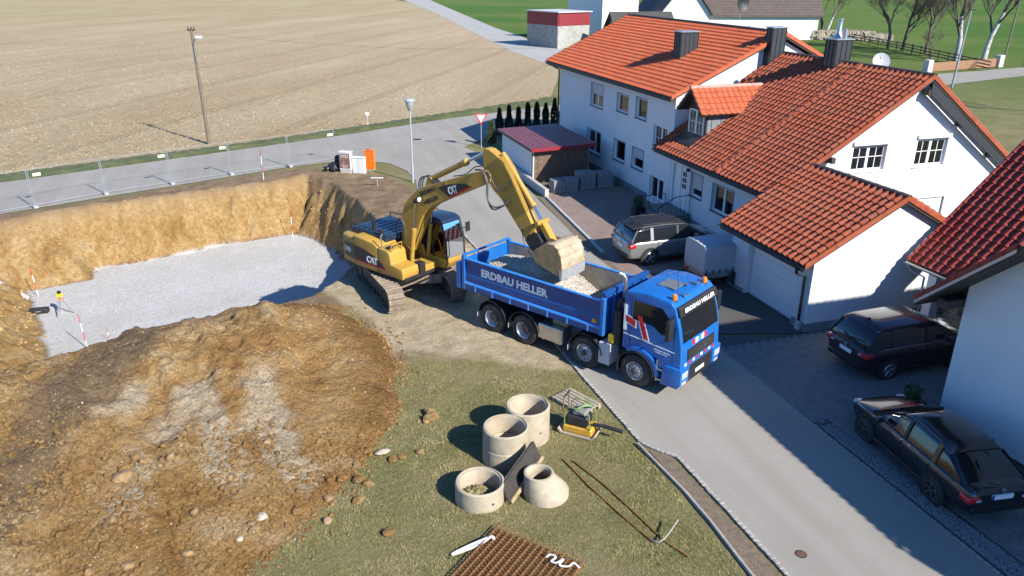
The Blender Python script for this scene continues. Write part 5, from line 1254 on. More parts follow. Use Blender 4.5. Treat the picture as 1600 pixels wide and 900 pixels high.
m_ = MB(); m_.box(0.75, 1.20, 0.68, 1.14, 1.5, 1.72); m_.box(0.68, 0.82, 0.68, 1.14, 1.7, 2.4); m_.box(0.95, 1.3, 0.55, 0.63, 1.6, 1.8); m_.box(0.95, 1.3, 1.2, 1.28, 1.6, 1.8); m_.build('seat', BLACKP, ec, bev=0.04, segs=2)
m_ = MB(); m_.tube([(1.62, EY1 + 0.02, 2.5), (1.85, EY1 + 0.10, 2.55)], 0.015, 6); m_.box(1.80, 1.86, EY1 - 0.02, EY1 + 0.18, 2.40, 2.75); m_.tube([(1.72, EY0 + 0.05, 1.5), (1.86, EY0 + 0.05, 1.7), (1.84, EY0 + 0.05, 2.6)], 0.018, 6); m_.build('mirror', CATK, ec)
# boom
BO = [(-0.02, 1.72), (0.03, 2.1), (0.13, 3.1), (0.24, 3.42), (0.45, 3.72), (0.85, 4.08), (1.27, 4.34), (2.14, 4.66), (2.58, 4.83), (3.87, 5.31), (4.3, 5.42), (4.5, 5.30), (4.46, 5.06), (3.72, 4.70), (2.56, 4.14), (2.11, 3.92), (1.75, 3.74), (1.48, 3.54), (1.25, 3.28), (0.95, 2.70), (0.60, 1.98), (0.38, 1.66), (0.15, 1.6)]
m_ = MB(); m_.prism(BO, -0.24, 0.24, 'y'); bm_ = m_.build('boom', CATY, EX, bev=0.015)
m_ = MB()
for y in (-0.252, 0.245):
    m_.prism([(2.55, 4.20), (2.62, 4.20), (2.48, 4.80), (2.41, 4.78)], y, y + 0.007, 'y')
m_.build('weld_plate', CATY, bm_)
yb = -0.246
pts = [EP(px, py, yb) for px, py in ((684, 293.5), (693, 289.5), (705, 287.7), (725, 287), (738, 292.3), (703, 309), (696, 303))]
m_ = MB(); m_.prism([(p.x, p.z) for p in pts], yb - 0.008, yb, 'y'); dk = m_.build('decal', CATK, bm_)
q0, q1 = EP(703, 309, yb), EP(738, 292.3, yb); dr_ = (q1 - q0).normalized()
m_ = MB(); m_.prism([(q0.x, q0.z), (q1.x, q1.z), (q1.x - 0.1, q1.z + 0.01), (q0.x + 0.02, q0.z + 0.07)], yb - 0.012, yb - 0.006, 'y'); m_.build('decal_stripe', REDP, dk)
c0, c1 = EP(702, 304, yb), EP(717, 300, yb)
text_obj('CAT', 0.36, WHITE, dk, c0 + Vector((0, -0.012, 0)), (c1 - c0), (-0.30, 0, 1), width=0.46, bold=0.012)
t0, t1_ = EP(657.5, 306, yb), EP(681.5, 296.5, yb)
text_obj('ERDBAU', 0.20, CATK, bm_, t0 + Vector((0, -0.006, 0)), t1_ - t0, (0, 0, 1), width=(t1_ - t0).length, bold=0.006)
t0, t1_ = EP(664, 319.5, yb), EP(686, 310.5, yb)
text_obj('HELLER', 0.20, CATK, bm_, t0 + Vector((0, -0.006, 0)), t1_ - t0, (0, 0, 1), width=(t1_ - t0).length, bold=0.006)
m_ = MB(); m_.lathe([(0.02, 0.0), (0.07, 0.02), (0.085, 0.07), (0.0, 0.08)], (1.20, -0.40, 3.92), 'x', 14); m_.build('work_lamp', M('lamp_white', (0.8, 0.8, 0.78), 0.2), bm_, smooth=40)
m_ = MB(); m_.box(1.10, 1.20, -0.46, -0.25, 3.84, 3.95); m_.build('lamp_bracket', CATK, bm_)
# boom cylinders
for y in (-0.43, 0.43):
    a, b, c = Vector((0.75, y, 1.42)), Vector((0.95, y, 2.75)), Vector((1.12, y, 3.85))
    m_ = MB(); m_.cyl(a, b, 0.085, n=16); m_.cyl(b - (b - a).normalized() * 0.12, b + (b - a).normalized() * 0.03, 0.10, n=16); cyl_ = m_.build('boom_cylinder', CATY, EX, smooth=40)
    m_ = MB(); m_.cyl(b, c, 0.05, n=14); m_.build('cylinder_rod', CHROME, cyl_, smooth=40)
    m_ = MB(); m_.cyl((1.12, y - 0.07 if y < 0 else y - 0.2, 3.85), (1.12, y + 0.2 if y < 0 else y + 0.07, 3.85), 0.09, n=14); m_.build('cylinder_pin', CATK, cyl_, smooth=40)
a, b, c = Vector((1.55, 0, 4.66)), Vector((3.25, 0, 5.52)), Vector((4.22, 0, 6.03))
m_ = MB(); m_.cyl(a, b, 0.10, n=18); m_.cyl(b - (b - a).normalized() * 0.14, b + (b - a).normalized() * 0.02, 0.125, n=18); cyl_ = m_.build('stick_cylinder', CATY, EX, smooth=40)
m_ = MB(); m_.cyl(b, c, 0.055, n=14); m_.build('cylinder_rod', CHROME, cyl_, smooth=40)
for y in (-0.15, 0.11):
    m_ = MB(); m_.prism([(1.3, 4.36), (1.75, 4.52), (1.62, 4.74), (1.48, 4.72)], y, y + 0.04, 'y'); m_.build('cylinder_lug', CATY, bm_)
# stick
ST = [(4.12, 6.02), (4.20, 6.14), (4.40, 6.12), (5.0, 5.83), (5.28, 5.46), (5.72, 4.76), (6.25, 3.90), (6.70, 3.34), (6.66, 3.16), (6.45, 3.06), (6.2, 3.12), (5.66, 3.72), (4.93, 4.54), (4.55, 4.82), (4.22, 5.18), (4.14, 5.5)]
m_ = MB(); m_.prism(ST, -0.17, 0.17, 'y'); stk_ = m_.build('stick', CATY, EX, bev=0.015)
m_ = MB(); m_.prism([(5.95, 3.38), (6.22, 3.08), (6.50, 3.02), (6.74, 3.18), (6.74, 3.38), (6.45, 3.72), (6.2, 3.70)], -0.20, 0.20, 'y'); m_.build('stick_nose', CATK, stk_, bev=0.02)
m_ = MB()
for y in (-0.20, -0.12, 0.12): m_.tube([(4.9, y - 0.0, 5.98), (5.25, y, 5.62), (5.7, y, 4.92), (6.05, y, 4.34)], 0.022, 6)
m_.build('hydraulic_pipe', CATY, stk_, smooth=50)
a, b, c = Vector((4.85, 0.0, 6.04)), Vector((6.16, 0.0, 4.50)), Vector((6.50, 0.0, 4.08))
m_ = MB(); m_.cyl(a, b, 0.085, n=16); m_.cyl(b - (b - a).normalized() * 0.14, b, 0.105, n=16); cyl_ = m_.build('bucket_cylinder', CATY, EX, smooth=40)
m_ = MB(); m_.cyl(b, c, 0.05, n=14); m_.build('cylinder_rod', CHROME, cyl_, smooth=40)
for y in (-0.24, 0.18):
    m_ = MB(); m_.bar((6.50, y + 0.03, 4.06), (6.20, y + 0.03, 3.66), 0.06, 0.15, up=(0, 1, 0)); m_.build('rocker_link', CATY, EX, bev=0.01)
m_ = MB(); m_.bar((6.52, 0, 4.06), (6.98, 0, 3.46), 0.18, 0.26, up=(0, 1, 0)); m_.cyl((6.5, -0.3, 4.06), (6.5, 0.3, 4.06), 0.085, n=14); m_.cyl((6.98, -0.3, 3.46), (6.98, 0.3, 3.46), 0.08, n=14); m_.build('bucket_link', CATY, EX, bev=0.01)
m_ = MB(); m_.box(6.6, 7.15, -0.26, 0.26, 3.24, 3.46); m_.cyl((6.62, -0.32, 3.20), (6.62, 0.32, 3.20), 0.09, n=14); m_.build('quick_coupler', CATK, EX, bev=0.03)
# hoses
HOSES = [([(3.9, y, 5.40), (4.25, y - 0.05, 5.42), (4.48, y - 0.08, 5.1), (4.52, y - 0.1, 4.6 - 0.08 * k), (4.75, y - 0.1, 4.32 - 0.1 * k), (5.15, y, 4.42), (5.3, y + 0.08, 4.62)], 0.028) for k, y in enumerate((-0.30, -0.27))]
HOSES += [([(4.4, -0.24, 5.45), (4.75, -0.25, 4.95), (5.1, -0.24, 4.9), (5.4, -0.22, 5.3)], 0.024), ([(2.7, -0.1, 4.95), (3.3, -0.12, 5.12), (3.7, -0.12, 5.42), (4.0, -0.14, 5.5)], 0.02)]
HOSES += [([(0.95, y, 4.15), (1.05, y, 4.55), (1.3, y, 4.72), (1.6, y, 4.68), (1.9, y, 4.58)], 0.022) for y in (-0.14, -0.05, 0.06)]
HOSES += [([(-0.1, -0.28, 2.0), (-0.15, -0.30, 2.6), (0.05, -0.28, 2.95), (0.25, -0.26, 2.7), (0.2, -0.26, 2.2), (0.0, -0.3, 1.9)], 0.03), ([(5.8, -0.19, 3.9), (5.95, -0.22, 3.3), (6.2, -0.2, 2.95), (6.5, -0.2, 3.05)], 0.015)]
HM_ = M('hose_black', (0.06, 0.065, 0.07), 0.45, 0.2)
def smooth_path(pts, k=5):
    P_ = [Vector(p) for p in pts]; out = []
    for i in range(len(P_) - 1):
        p0, p1, p2, p3 = P_[max(i - 1, 0)], P_[i], P_[i + 1], P_[min(i + 2, len(P_) - 1)]
        for j in range(k):
            t = j / k; out.append(0.5 * ((2 * p1) + (p2 - p0) * t + (2 * p0 - 5 * p1 + 4 * p2 - p3) * t * t + (3 * p1 - p0 - 3 * p2 + p3) * t ** 3))
    return out + [P_[-1]]
for pts, rr0 in HOSES:
    m_ = MB(); m_.tube(smooth_path(pts), rr0, 8); m_.build('hose', HM_, EX, smooth=50)
# bucket
sh = [(6.78, 2.90), (6.62, 3.12), (6.72, 3.34), (6.95, 3.52), (7.2, 3.63), (7.42, 3.64), (7.60, 3.53), (7.72, 3.30), (7.77, 2.98), (7.76, 2.62)]
m_ = MB(); outer = sh[1:]; inner = [(x - 0.045 * (1 if z < 3.3 else 0.6), z - 0.045 * (0 if z < 2.8 else 1)) for x, z in outer]
m_.prism(outer + inner[::-1], -0.62, 0.62, 'y'); bk = m_.build('bucket', BUCK, EX, smooth=40)
for y in (-0.625, 0.595):
    m_ = MB(); m_.prism(sh, y, y + 0.03, 'y'); m_.build('side_plate', BUCKIN, bk)
m_ = MB(); m_.prism([(7.66, 2.88), (7.795, 2.88), (7.79, 2.54), (7.72, 2.54)], -0.63, 0.63, 'y'); m_.build('cutting_edge', M('polished_edge', (0.52, 0.52, 0.52), 0.35, 0.15, 6, metal=0.5, dirt=(0.45, 0.38, 0.27)), bk)
for i in range(5):
    m_ = MB(); f = [(7.47, 3.63), (7.61, 3.52), (7.72, 3.30), (7.765, 3.08), (7.775, 2.92)][i]; m_.box(f[0] - 0.01, f[0] + 0.015, -0.62, 0.62, f[1] - 0.035, f[1] + 0.035); m_.build('wear_strip', BUCK, bk, bev=0.006)
for y in (-0.16, 0.12):
    m_ = MB(); m_.prism([(6.68, 3.12), (7.0, 3.30), (7.25, 3.62), (7.0, 3.66), (6.7, 3.40)], y, y + 0.04, 'y'); m_.build('bucket_ear', BUCKIN, bk)
# ================================================================ cars
def car(name, label, pos, az, paint, L, Wd, Hh, belt, hood, kind, wheel_r=0.33, wb=2.65, fo=0.88, roofmat=None, rim=None, plate=True, trim=None):
    """x forward, y left, origin at the car's middle on the ground"""
    T_ = thing(name, label, 'car', (pos[0], pos[1], 0), az)
    x0, x1 = -L / 2, L / 2; w = Wd / 2
    def sec(x, ww, zb, zt, crown=0.03):
        h = [(0, zb), (ww * 0.82, zb), (ww * 0.96, zb + 0.10), (ww, zb + 0.28), (ww, zt - 0.24), (ww * 0.975, zt - 0.06), (ww * 0.90, zt), (ww * 0.5, zt + crown * 0.8), (0, zt + crown)]
        return [Vector((x, -a, b)) for a, b in h] + [Vector((x, a, b)) for a, b in reversed(h[1:-1])]
    rear_top = belt + 0.02
    if kind == 'suv' or kind == 'mpv':
        st = [(x0, w * 0.80, 0.40, belt - 0.20), (x0 + 0.06, w * 0.92, 0.30, belt - 0.06), (x0 + 0.35, w, 0.26, belt), (x0 + 1.2, w, 0.24, belt), (0, w, 0.24, belt - 0.01), (x1 - 1.35, w, 0.24, belt - 0.03), (x1 - 1.0, w, 0.25, hood + 0.04), (x1 - 0.45, w * 0.97, 0.26, hood - 0.04), (x1 - 0.12, w * 0.88, 0.28, hood - 0.16), (x1, w * 0.74, 0.36, hood - 0.34)]
        roof = [(x0 + 0.10, belt - 0.01, w * 0.80), (x0 + 0.40, Hh - 0.10, w * 0.74), (x0 + 0.75, Hh - 0.02, w * 0.73), (x0 + 1.8, Hh, w * 0.74), (x1 - 2.05, Hh - 0.04, w * 0.74), (x1 - 1.72, Hh - 0.15, w * 0.75), (x1 - 0.98, hood + 0.06, w * 0.86)]
    else:
        st = [(x0, w * 0.80, 0.42, belt - 0.16), (x0 + 0.06, w * 0.90, 0.32, belt + 0.02), (x0 + 0.40, w * 0.98, 0.26, belt + 0.05), (x0 + 1.2, w, 0.22, belt + 0.02), (0, w, 0.21, belt), (x1 - 1.5, w, 0.22, belt - 0.03), (x1 - 1.15, w, 0.23, hood + 0.05), (x1 - 0.5, w * 0.96, 0.24, hood - 0.03), (x1 - 0.14, w * 0.86, 0.26, hood - 0.13), (x1, w * 0.72, 0.34, hood - 0.26)]
        roof = [(x0 + 0.30, belt + 0.04, w * 0.80), (x0 + 0.95, Hh - 0.14, w * 0.70), (x0 + 1.4, Hh - 0.04, w * 0.69), (x0 + 2.1, Hh, w * 0.69), (x1 - 2.15, Hh - 0.03, w * 0.69), (x1 - 1.85, Hh - 0.12, w * 0.71), (x1 - 1.08, hood + 0.08, w * 0.84)]
    m = MB(); m.loft([sec(*s_) for s_ in st]); body = m.build('body', paint, T_, smooth=60)
    md = body.modifiers.new('round', 'SUBSURF'); md.levels = 2; md.render_levels = 2
    def gsec(x, zt, wt, dz=0.0, grow=0.0):
        zb = belt - 0.08; wbm = w * 0.92 + grow
        f = max(0.0, min(1.0, (zt - zb) / (Hh - zb)))
        wtop = wbm + (wt + grow - wbm) * f
        z = zt + dz
        return [Vector((x, -wbm, zb)), Vector((x, -(wbm + (wtop - wbm) * 0.75), zb + (z - zb) * 0.75)), Vector((x, -wtop, zb + (z - zb) * 0.93)), Vector((x, -wtop * 0.86, z)), Vector((x, 0, z + 0.02)), Vector((x, wtop * 0.86, z)), Vector((x, wtop, zb + (z - zb) * 0.93)), Vector((x, (wbm + (wtop - wbm) * 0.75), zb + (z - zb) * 0.75)), Vector((x, wbm, zb))]
    m = MB(); m.loft([gsec(x, z, wt) for x, z, wt in roof]); gl = m.build('windows', DARKGLASS, T_, smooth=50)
    # roof skin just above the glasshouse between the screens
    rs_ = roof[1:-1]; m = MB(); secs = []
    for x, z, wt in rs_:
        g = gsec(x, z, wt, 0.008, 0.008); secs.append(g[2:7])
    m.loft(secs, caps=False, closed=False); rf = m.build('roof', roofmat or paint, T_, smooth=50)
    md = rf.modifiers.new('thick', 'SOLIDIFY'); md.thickness = 0.02; md.offset = 1
    # pillars
    def pillar(i0, f0, i1, f1, wdt, nm='pillar'):
        for s_ in (0, 1):
            a = gsec(*roof[i0], 0, 0.006); b = gsec(*roof[i1], 0, 0.006)
            p = a[f0] if s_ == 0 else a[8 - f0]; q = b[f1] if s_ == 0 else b[8 - f1]
            mm = MB(); mm.bar(p, q, 0.02, wdt, up=(1, 0, 0) if abs((q - p).normalized().x) < 0.5 else (0, 0, 1)); mm.build(nm, paint, T_)
    pillar(5, 2, 6, 1, 0.07); pillar(1, 2, 0, 1, 0.09)
    def zline(xm, wdt, mat=None):
        x_, z_, w_ = xm, Hh - 0.01, w * 0.735
        for s_ in (-1, 1):
            mm = MB(); mm.bar((x_, s_ * (w * 0.93), belt - 0.05), (x_ + 0.02, s_ * (w_ + 0.012), Hh - 0.09), wdt, 0.02, up=(0, s_, 0)); mm.build('pillar', mat or paint, T_)
    zline(-0.02, 0.09, BLACKP); zline(x0 + 1.05 if kind != 'sedan' else x0 + 1.25, 0.14)
    # belt trim, sills, handles, seams
    for s_ in (-1, 1):
        mm = MB(); mm.box(x0 + 0.55, x1 - 1.35, s_ * (w * 0.965) - 0.012, s_ * (w * 0.965) + 0.012, belt - 0.035, belt - 0.012); mm.build('belt_trim', trim or ALU, T_)
        mm = MB(); mm.box(x0 + 1.15, x1 - 1.15, s_ * w * 0.985 - 0.02, s_ * w * 0.985 + 0.02, 0.24, 0.36); mm.build('sill', BLACKP, T_, bev=0.015)
        for xh in (-0.55, 0.42):
            mm = MB(); mm.box(xh - 0.09, xh + 0.09, s_ * (w + 0.005) - 0.015, s_ * (w + 0.005) + 0.015, belt - 0.16, belt - 0.13); mm.build('door_handle', paint, T_, bev=0.008)
        for xh in (-0.98, 0.0, 0.98):
            mm = MB(); mm.box(xh - 0.005, xh + 0.005, s_ * (w - 0.004) - 0.008, s_ * (w - 0.004) + 0.008, 0.36, belt - 0.08); mm.build('door_seam', BLACKP, T_)
        mm = MB(); mm.box(x1 - 1.62, x1 - 1.45, s_ * (w + 0.12) - 0.10, s_ * (w + 0.12) + 0.10, belt + 0.0, belt + 0.14); mm.build('mirror', paint, T_, bev=0.035, segs=2)
    xr = x1 - fo - wb; xf = x1 - fo
    for xx in (xf, xr):
        for s_ in (-1, 1):
            mm = MB(); mm.lathe([(wheel_r + 0.075, s_ * (w - 0.10)), (wheel_r + 0.07, s_ * (w + 0.006)), (wheel_r - 0.05, s_ * (w + 0.004)), (0, s_ * (w - 0.02))], (xx, 0, wheel_r + 0.01), 'y', 32, caps=False); mm.build('wheel_arch', BLACKP, T_, smooth=40)
            wheel(T_, xx, s_ * (w + 0.025), wheel_r, wheel_r, 0.22, s_, 'alloy', rim_mat=rim)
    # lamps
    for s_ in (-1, 1):
        zt_ = belt - 0.16
        mm = MB(); mm.box(x0 - 0.005, x0 + 0.30, s_ * w * 0.80 - 0.17, s_ * w * 0.80 + 0.15, zt_ - 0.12, zt_ + 0.04); mm.build('tail_lamp', REDL, T_, bev=0.05, segs=3, smooth=40)
        mm = MB(); mm.box(x0 - 0.012, x0 + 0.02, s_ * w * 0.66 - 0.07, s_ * w * 0.66 + 0.07, zt_ - 0.09, zt_ - 0.02); mm.build('reversing_lamp', LAMPGL, T_, bev=0.015)
        mm = MB(); mm.box(x1 - 0.40, x1 - 0.09, s_ * w * 0.72 - 0.13, s_ * w * 0.72 + 0.10, hood - 0.24, hood - 0.12); mm.build('headlight', LAMPGL, T_, bev=0.05, segs=3, smooth=40)
    mm = MB(); mm.box(x1 - 0.03, x1 + 0.012, -0.42, 0.42, 0.42, 0.56); mm.build('grille', BLACKP, T_, bev=0.01)
    mm = MB(); mm.box(x0 - 0.02, x0 + 0.10, -w * 0.78, w * 0.78, 0.36, 0.52); mm.build('rear_bumper', BLACKP if kind == 'suv' else paint, T_, bev=0.04, segs=2, smooth=40)
    mm = MB(); zp = 0.72; mm.box(x0 - 0.022, x0 + 0.02, -0.26, 0.26, zp, zp + 0.11); pt = mm.build('number_plate', WHITE, T_)
    mm = MB(); mm.box(x0 - 0.024, x0 - 0.0, 0.225, 0.262, zp, zp + 0.112); mm.build('plate_band', M('plate_blue', (0.02, 0.06, 0.35), 0.5), pt)
    mm = MB(); mm.lathe([(0.055, -0.012), (0.055, 0.012)], (x0 + 0.0, 0, 0.93), 'x', 16); mm.build('badge', ALU, T_)
    mm = MB(); mm.bar((x0 + 0.10, 0.0, belt + 0.06), (x0 + 0.16, 0.35, belt + 0.14), 0.02, 0.02); mm.build('rear_wiper', BLACKP, T_)
    mm = MB(); mm.prism([(x0 + 0.55, Hh - 0.03), (x0 + 0.72, Hh + 0.07), (x0 + 0.78, Hh - 0.01)], -0.02, 0.02, 'y'); mm.build('antenna_fin', BLACKP, T_)
    if kind == 'suv':
        for s_ in (-1, 1):
            mm = MB(); mm.tube([(x0 + 0.65, s_ * w * 0.66, Hh - 0.03), (x0 + 0.75, s_ * w * 0.66, Hh + 0.05), (x1 - 2.2, s_ * w * 0.66, Hh + 0.03), (x1 - 2.1, s_ * w * 0.66, Hh - 0.06)], 0.014, 8); mm.build('roof_rail', BLACKP, T_, smooth=50)
        mm = MB(); mm.prism([(x0 + 0.22, Hh - 0.10), (x0 + 0.60, Hh - 0.01), (x0 + 0.60, Hh - 0.05), (x0 + 0.24, Hh - 0.13)], -w * 0.68, w * 0.68, 'y'); mm.build('roof_spoiler', SUVROOF, T_, bev=0.01)
    return T_
SUVROOF = M('matt_black_roof', (0.015, 0.015, 0.017), 0.55, 0.15, 4)
SILVER = M('silver_car_paint', (0.34, 0.34, 0.34), 0.28, 0.05, 3, metal=0.6, coat=0.6)
BLACKCAR = M('black_car_paint', (0.010, 0.010, 0.012), 0.22, 0.1, 3, coat=0.8)
MAROON = M('dark_maroon_car_paint', (0.020, 0.012, 0.014), 0.25, 0.1, 3, coat=0.8)
V18 = R(18)
suv = car('parked_suv', 'silver SUV with black roof parked nose to the white house', (6.75, 31.75), V18 + R(2), SILVER, 4.60, 1.86, 1.68, 1.10, 1.05, 'suv', 0.36, 2.69, 0.95, SUVROOF, trim=BLACKP)
c_ = H2W(-17.0, 18.6)
mpv = car('parked_minivan', 'dark minivan with sunlit roof parked between garage and right house', (c_.x, c_.y), V18, MAROON, 4.53, 1.83, 1.66, 1.06, 1.00, 'mpv', 0.325, 2.68, 0.92)
c_ = H2W(-12.2, 14.95)
sed = car('parked_liftback', 'black liftback car in shade beside the gravel strip, nearest to camera', (c_.x, c_.y), R(98.7 + 2), BLACKCAR, 4.57, 1.77, 1.46, 0.93, 0.88, 'sedan', 0.32, 2.60, 0.93, rim=RIMDARK)

# box trailer with grey tarpaulin
A0 = G(1101, 434, 0.5); tx = W2H(A0)
TL = thing('tarpaulin_trailer', 'small box trailer with grey tarpaulin cover between silver SUV and garage', 'trailer', H2W(tx.x - 0.75, tx.y + 1.2), V18)
TARP = M('grey_tarpaulin', (0.40, 0.42, 0.45), 0.6, 0.08, 4, 0.5, 14)
m_ = MB(); m_.box(-1.25, 1.25, -0.72, 0.72, 0.42, 0.80); tb = m_.build('trailer_box', ALU, TL, bev=0.01)
m_ = MB(); secs = []
for i in range(21):
    x = -1.27 + 2.54 * i / 20; b_ = 0.012 * math.sin(i * 1.9); secs.append([Vector((x, -0.745 + b_, 0.70)), Vector((x, -0.74 - b_, 1.15)), Vector((x, -0.73, 1.66 + b_)), Vector((x, -0.60, 1.74)), Vector((x, 0, 1.77 + b_)), Vector((x, 0.60, 1.74)), Vector((x, 0.73, 1.66)), Vector((x, 0.745, 0.70))])
m_.loft(secs); m_.build('tarpaulin', TARP, TL, smooth=35)
for i in range(9):
    m_ = MB(); x = -1.15 + i * 0.29; m_.box(x, x + 0.03, -0.775, -0.745, 0.62, 0.80); m_.build('tarp_strap', BLACKP, TL)
for y, s_ in ((-0.80, -1), (0.80, 1)):
    wheel(TL, 0.25, y - s_ * -0.10, 0.29, 0.29, 0.17, s_, 'alloy', rim_mat=RIMGREY)
    m_ = MB(); secs = []
    for i in range(13):
        a = R(-5 + 190 * i / 12); secs.append([Vector((0.25 + 0.35 * math.cos(a), y - 0.10, 0.29 + 0.35 * math.sin(a))), Vector((0.25 + 0.35 * math.cos(a), y + 0.12, 0.29 + 0.35 * math.sin(a))), Vector((0.25 + 0.37 * math.cos(a), y + 0.12, 0.29 + 0.37 * math.sin(a))), Vector((0.25 + 0.37 * math.cos(a), y - 0.10, 0.29 + 0.37 * math.sin(a)))])
    m_.loft(secs); m_.build('mudguard', BLACKP, TL, smooth=40)
m_ = MB(); m_.bar((1.25, -0.5, 0.45), (2.3, 0, 0.45), 0.07, 0.07); m_.bar((1.25, 0.5, 0.45), (2.3, 0, 0.45), 0.07, 0.07); m_.cyl((2.2, 0, 0.0), (2.2, 0, 0.6), 0.03, n=10); m_.build('drawbar', ZINC, TL)
for y in (-0.5, 0.5):
    m_ = MB(); m_.box(-1.29, -1.25, y - 0.12, y + 0.12, 0.44, 0.54); m_.build('tail_lamp', REDL, TL, bev=0.01)

# ================================================================ paving pieces, kerbs
PAVER = M('grey_concrete_paver', (0.17, 0.165, 0.16), 0.85, 0.22, 3.5, 0.4, 60)
SETT = M('granite_sett', (0.30, 0.285, 0.255), 0.85, 0.3, 7, 0.4, 50)
drive = sheet('paved_driveway', hw([(-20.4, 13.5), (-19.62, 16.8), (-19.62, 17.0), (-19.62, 26.0), (-13.92, 26.0), (-13.92, 16.9), (-8.6, 16.9), (-8.6, 13.45)]), -0.012, M('paver_joint_sand', (0.09, 0.085, 0.075), 0.95, 0.3, 10))
pm = MB(); pm.box(-0.118, 0.118, -0.078, 0.078, -0.03, 0.012); pmesh = pm.mesh(PAVER, bev=0.008)
spots = []
for i in range(int(12.4 / 0.16)):
    for j in range(int(11.0 / 0.24)):
        t_ = 13.56 + i * 0.16 + 0.08; s_ = -19.55 + j * 0.24 + (0.12 if i % 2 else 0) + 0.12
        if s_ > -13.95 and t_ > 16.9: continue
        if (t_ < 14.05 + (s_ + 14.5) * 0.022 and s_ > -14.65) or s_ > -8.7: continue
        spots.append((s_, t_))
spots.sort(key=lambda q: (H2W(*q) - CAM).length)
def place(q): return Matrix.Translation(H2W(q[0], q[1], random.uniform(-0.003, 0.003))) @ Matrix.Rotation(HA + random.uniform(-0.01, 0.01), 4, 'Z')
for q in spots[:300]: link('paver', pmesh, drive, place(q))
pmb = MB()
co = [v.co.copy() for v in pmesh.vertices]; pf = [tuple(p.vertices) for p in pmesh.polygons]
for q in spots[300:]:
    mt = place(q); pmb.add([mt @ c for c in co], pf)
o = pmb.build('paver_field', PAVER, drive, recalc=False); o['kind'] = 'stuff'
# granite sett edge along the street's left side
kerb = MB(); 
KE = hw([(-36.5, 8.40), (-31.4, 8.54), (-19.2, 8.50), (-15.3, 8.57), (-14.9, 8.80), (-14.4, 9.17), (-10.2, 9.25), (-5, 9.25)])
pts = poly_at(KE, 215)
sm_ = MB(); sm_.box(-0.075, 0.075, -0.062, 0.062, -0.06, 0.03); smesh = sm_.mesh(SETT, bev=0.014)
for a, b in zip(pts, pts[1:]):
    an = math.atan2(b[1] - a[1], b[0] - a[0]); mx, my = (a[0] + b[0]) / 2, (a[1] + b[1]) / 2
    if my < 9.5: continue
    link('sett', smesh, road, Matrix.Translation((mx + random.uniform(-.008, .008), my, random.uniform(-.008, .006))) @ Matrix.Rotation(an + random.uniform(-.06, .06), 4, 'Z') @ Matrix.Diagonal((random.uniform(.85, .98), random.uniform(.85, 1.05), 1, 1)))
# inner concrete lawn edging
ed = hw([(-15.2, 8.42), (-12.5, 8.62), (-10.2, 8.5), (-6.5, 8.45)])
pts = poly_at(ed, 9); EDG = M('concrete_edging', (0.30, 0.28, 0.25), 0.9, 0.2, 6, 0.4, 40)
for a, b in zip(pts, pts[1:]):
    m_ = MB(); m_.bar((a[0], a[1], 0.03), (b[0] - (b[0] - a[0]) * 0.01, b[1] - (b[1] - a[1]) * 0.01, 0.03), 0.07, 0.12); m_.build('edging_slab', EDG, road, bev=0.008)
sheet('bare_soil_strip', hw([(-14.9, 8.56), (-14.45, 9.0), (-10.2, 9.08), (-6.5, 9.08), (-6.5, 8.5), (-10.2, 8.55), (-12.5, 8.67)]), 0.03, BEDSOIL)
# right edge: drain line and gravel strip
DR = hw([(-25.4, 13.4), (-19.7, 13.56), (-14, 13.48), (-9.7, 13.46), (-5, 13.46)])
pts = poly_at(DR, 100)
for a, b in zip(pts, pts[1:]):
    if a[1] < 10: continue
    an = math.atan2(b[1] - a[1], b[0] - a[0])
    link('sett', smesh, road, Matrix.Translation(((a[0] + b[0]) / 2, (a[1] + b[1]) / 2, -0.03 + random.uniform(-.004, .004))) @ Matrix.Rotation(an, 4, 'Z') @ Matrix.Diagonal((1.28, 0.75, 1, 1)))
gs = hw([(-14.6, 13.6), (-14.3, 13.98), (-9.5, 14.1), (-7.5, 14.15), (-7.5, 13.55)])
sheet('gravel_bed', gs, 0.002, M('pebble_bed', (0.13, 0.13, 0.13), 0.9, 0.3, 30, 1.0, 30))
rs = np.random.RandomState(3); ss = rs.uniform(-14.5, -7.6, 5200); tt = rs.uniform(13.58, 14.12, 5200)
ok = tt < 13.98 + (ss + 14.5) * 0.022
pp = np.array([H2W(a, b, 0.012) for a, b in zip(ss[ok], tt[ok])])
o = stones('pebbles', pp, rs.uniform(0.012, 0.03, len(pp)), M('pale_pebbles', (0.21, 0.21, 0.21), 0.8, 0.3, 20), None, 4); o['kind'] = 'stuff'; tag(o, 'pale pebbles filling the strip beside the black car', 'pebbles')
# low kerb and edging beside the shed and red pavers
LC = M('pale_concrete_kerb', (0.40, 0.385, 0.36), 0.85, 0.15, 6, 0.4, 40)
kp = poly_at(hw([(-38.3, 14.42), (-29.1, 13.68)]), 11)
for a, b in zip(kp, kp[1:]):
    m_ = MB(); m_.bar((a[0], a[1], 0.03), (b[0] - (b[0] - a[0]) * 0.012, b[1] - (b[1] - a[1]) * 0.012, 0.03), 0.14, 0.14); m_.build('kerb_stone', LC, road, bev=0.01)
lw = thing('garden_wall', 'low dark concrete wall along the shed with a pale end face', 'wall', H2W(-42.5, 14.5), HA)
for i in range(7):
    m_ = MB(); x = -4.6 + i * 1.23; m_.box(x, x + 1.22, -0.12, 0.12, -0.05, 0.42); m_.build('wall_block', LC, lw, bev=0.012)
mh_ = thing('manhole_cover', 'round iron manhole cover at the road junction beyond the lamp post', 'manhole cover', (-7.05, 56.61, 0.0))
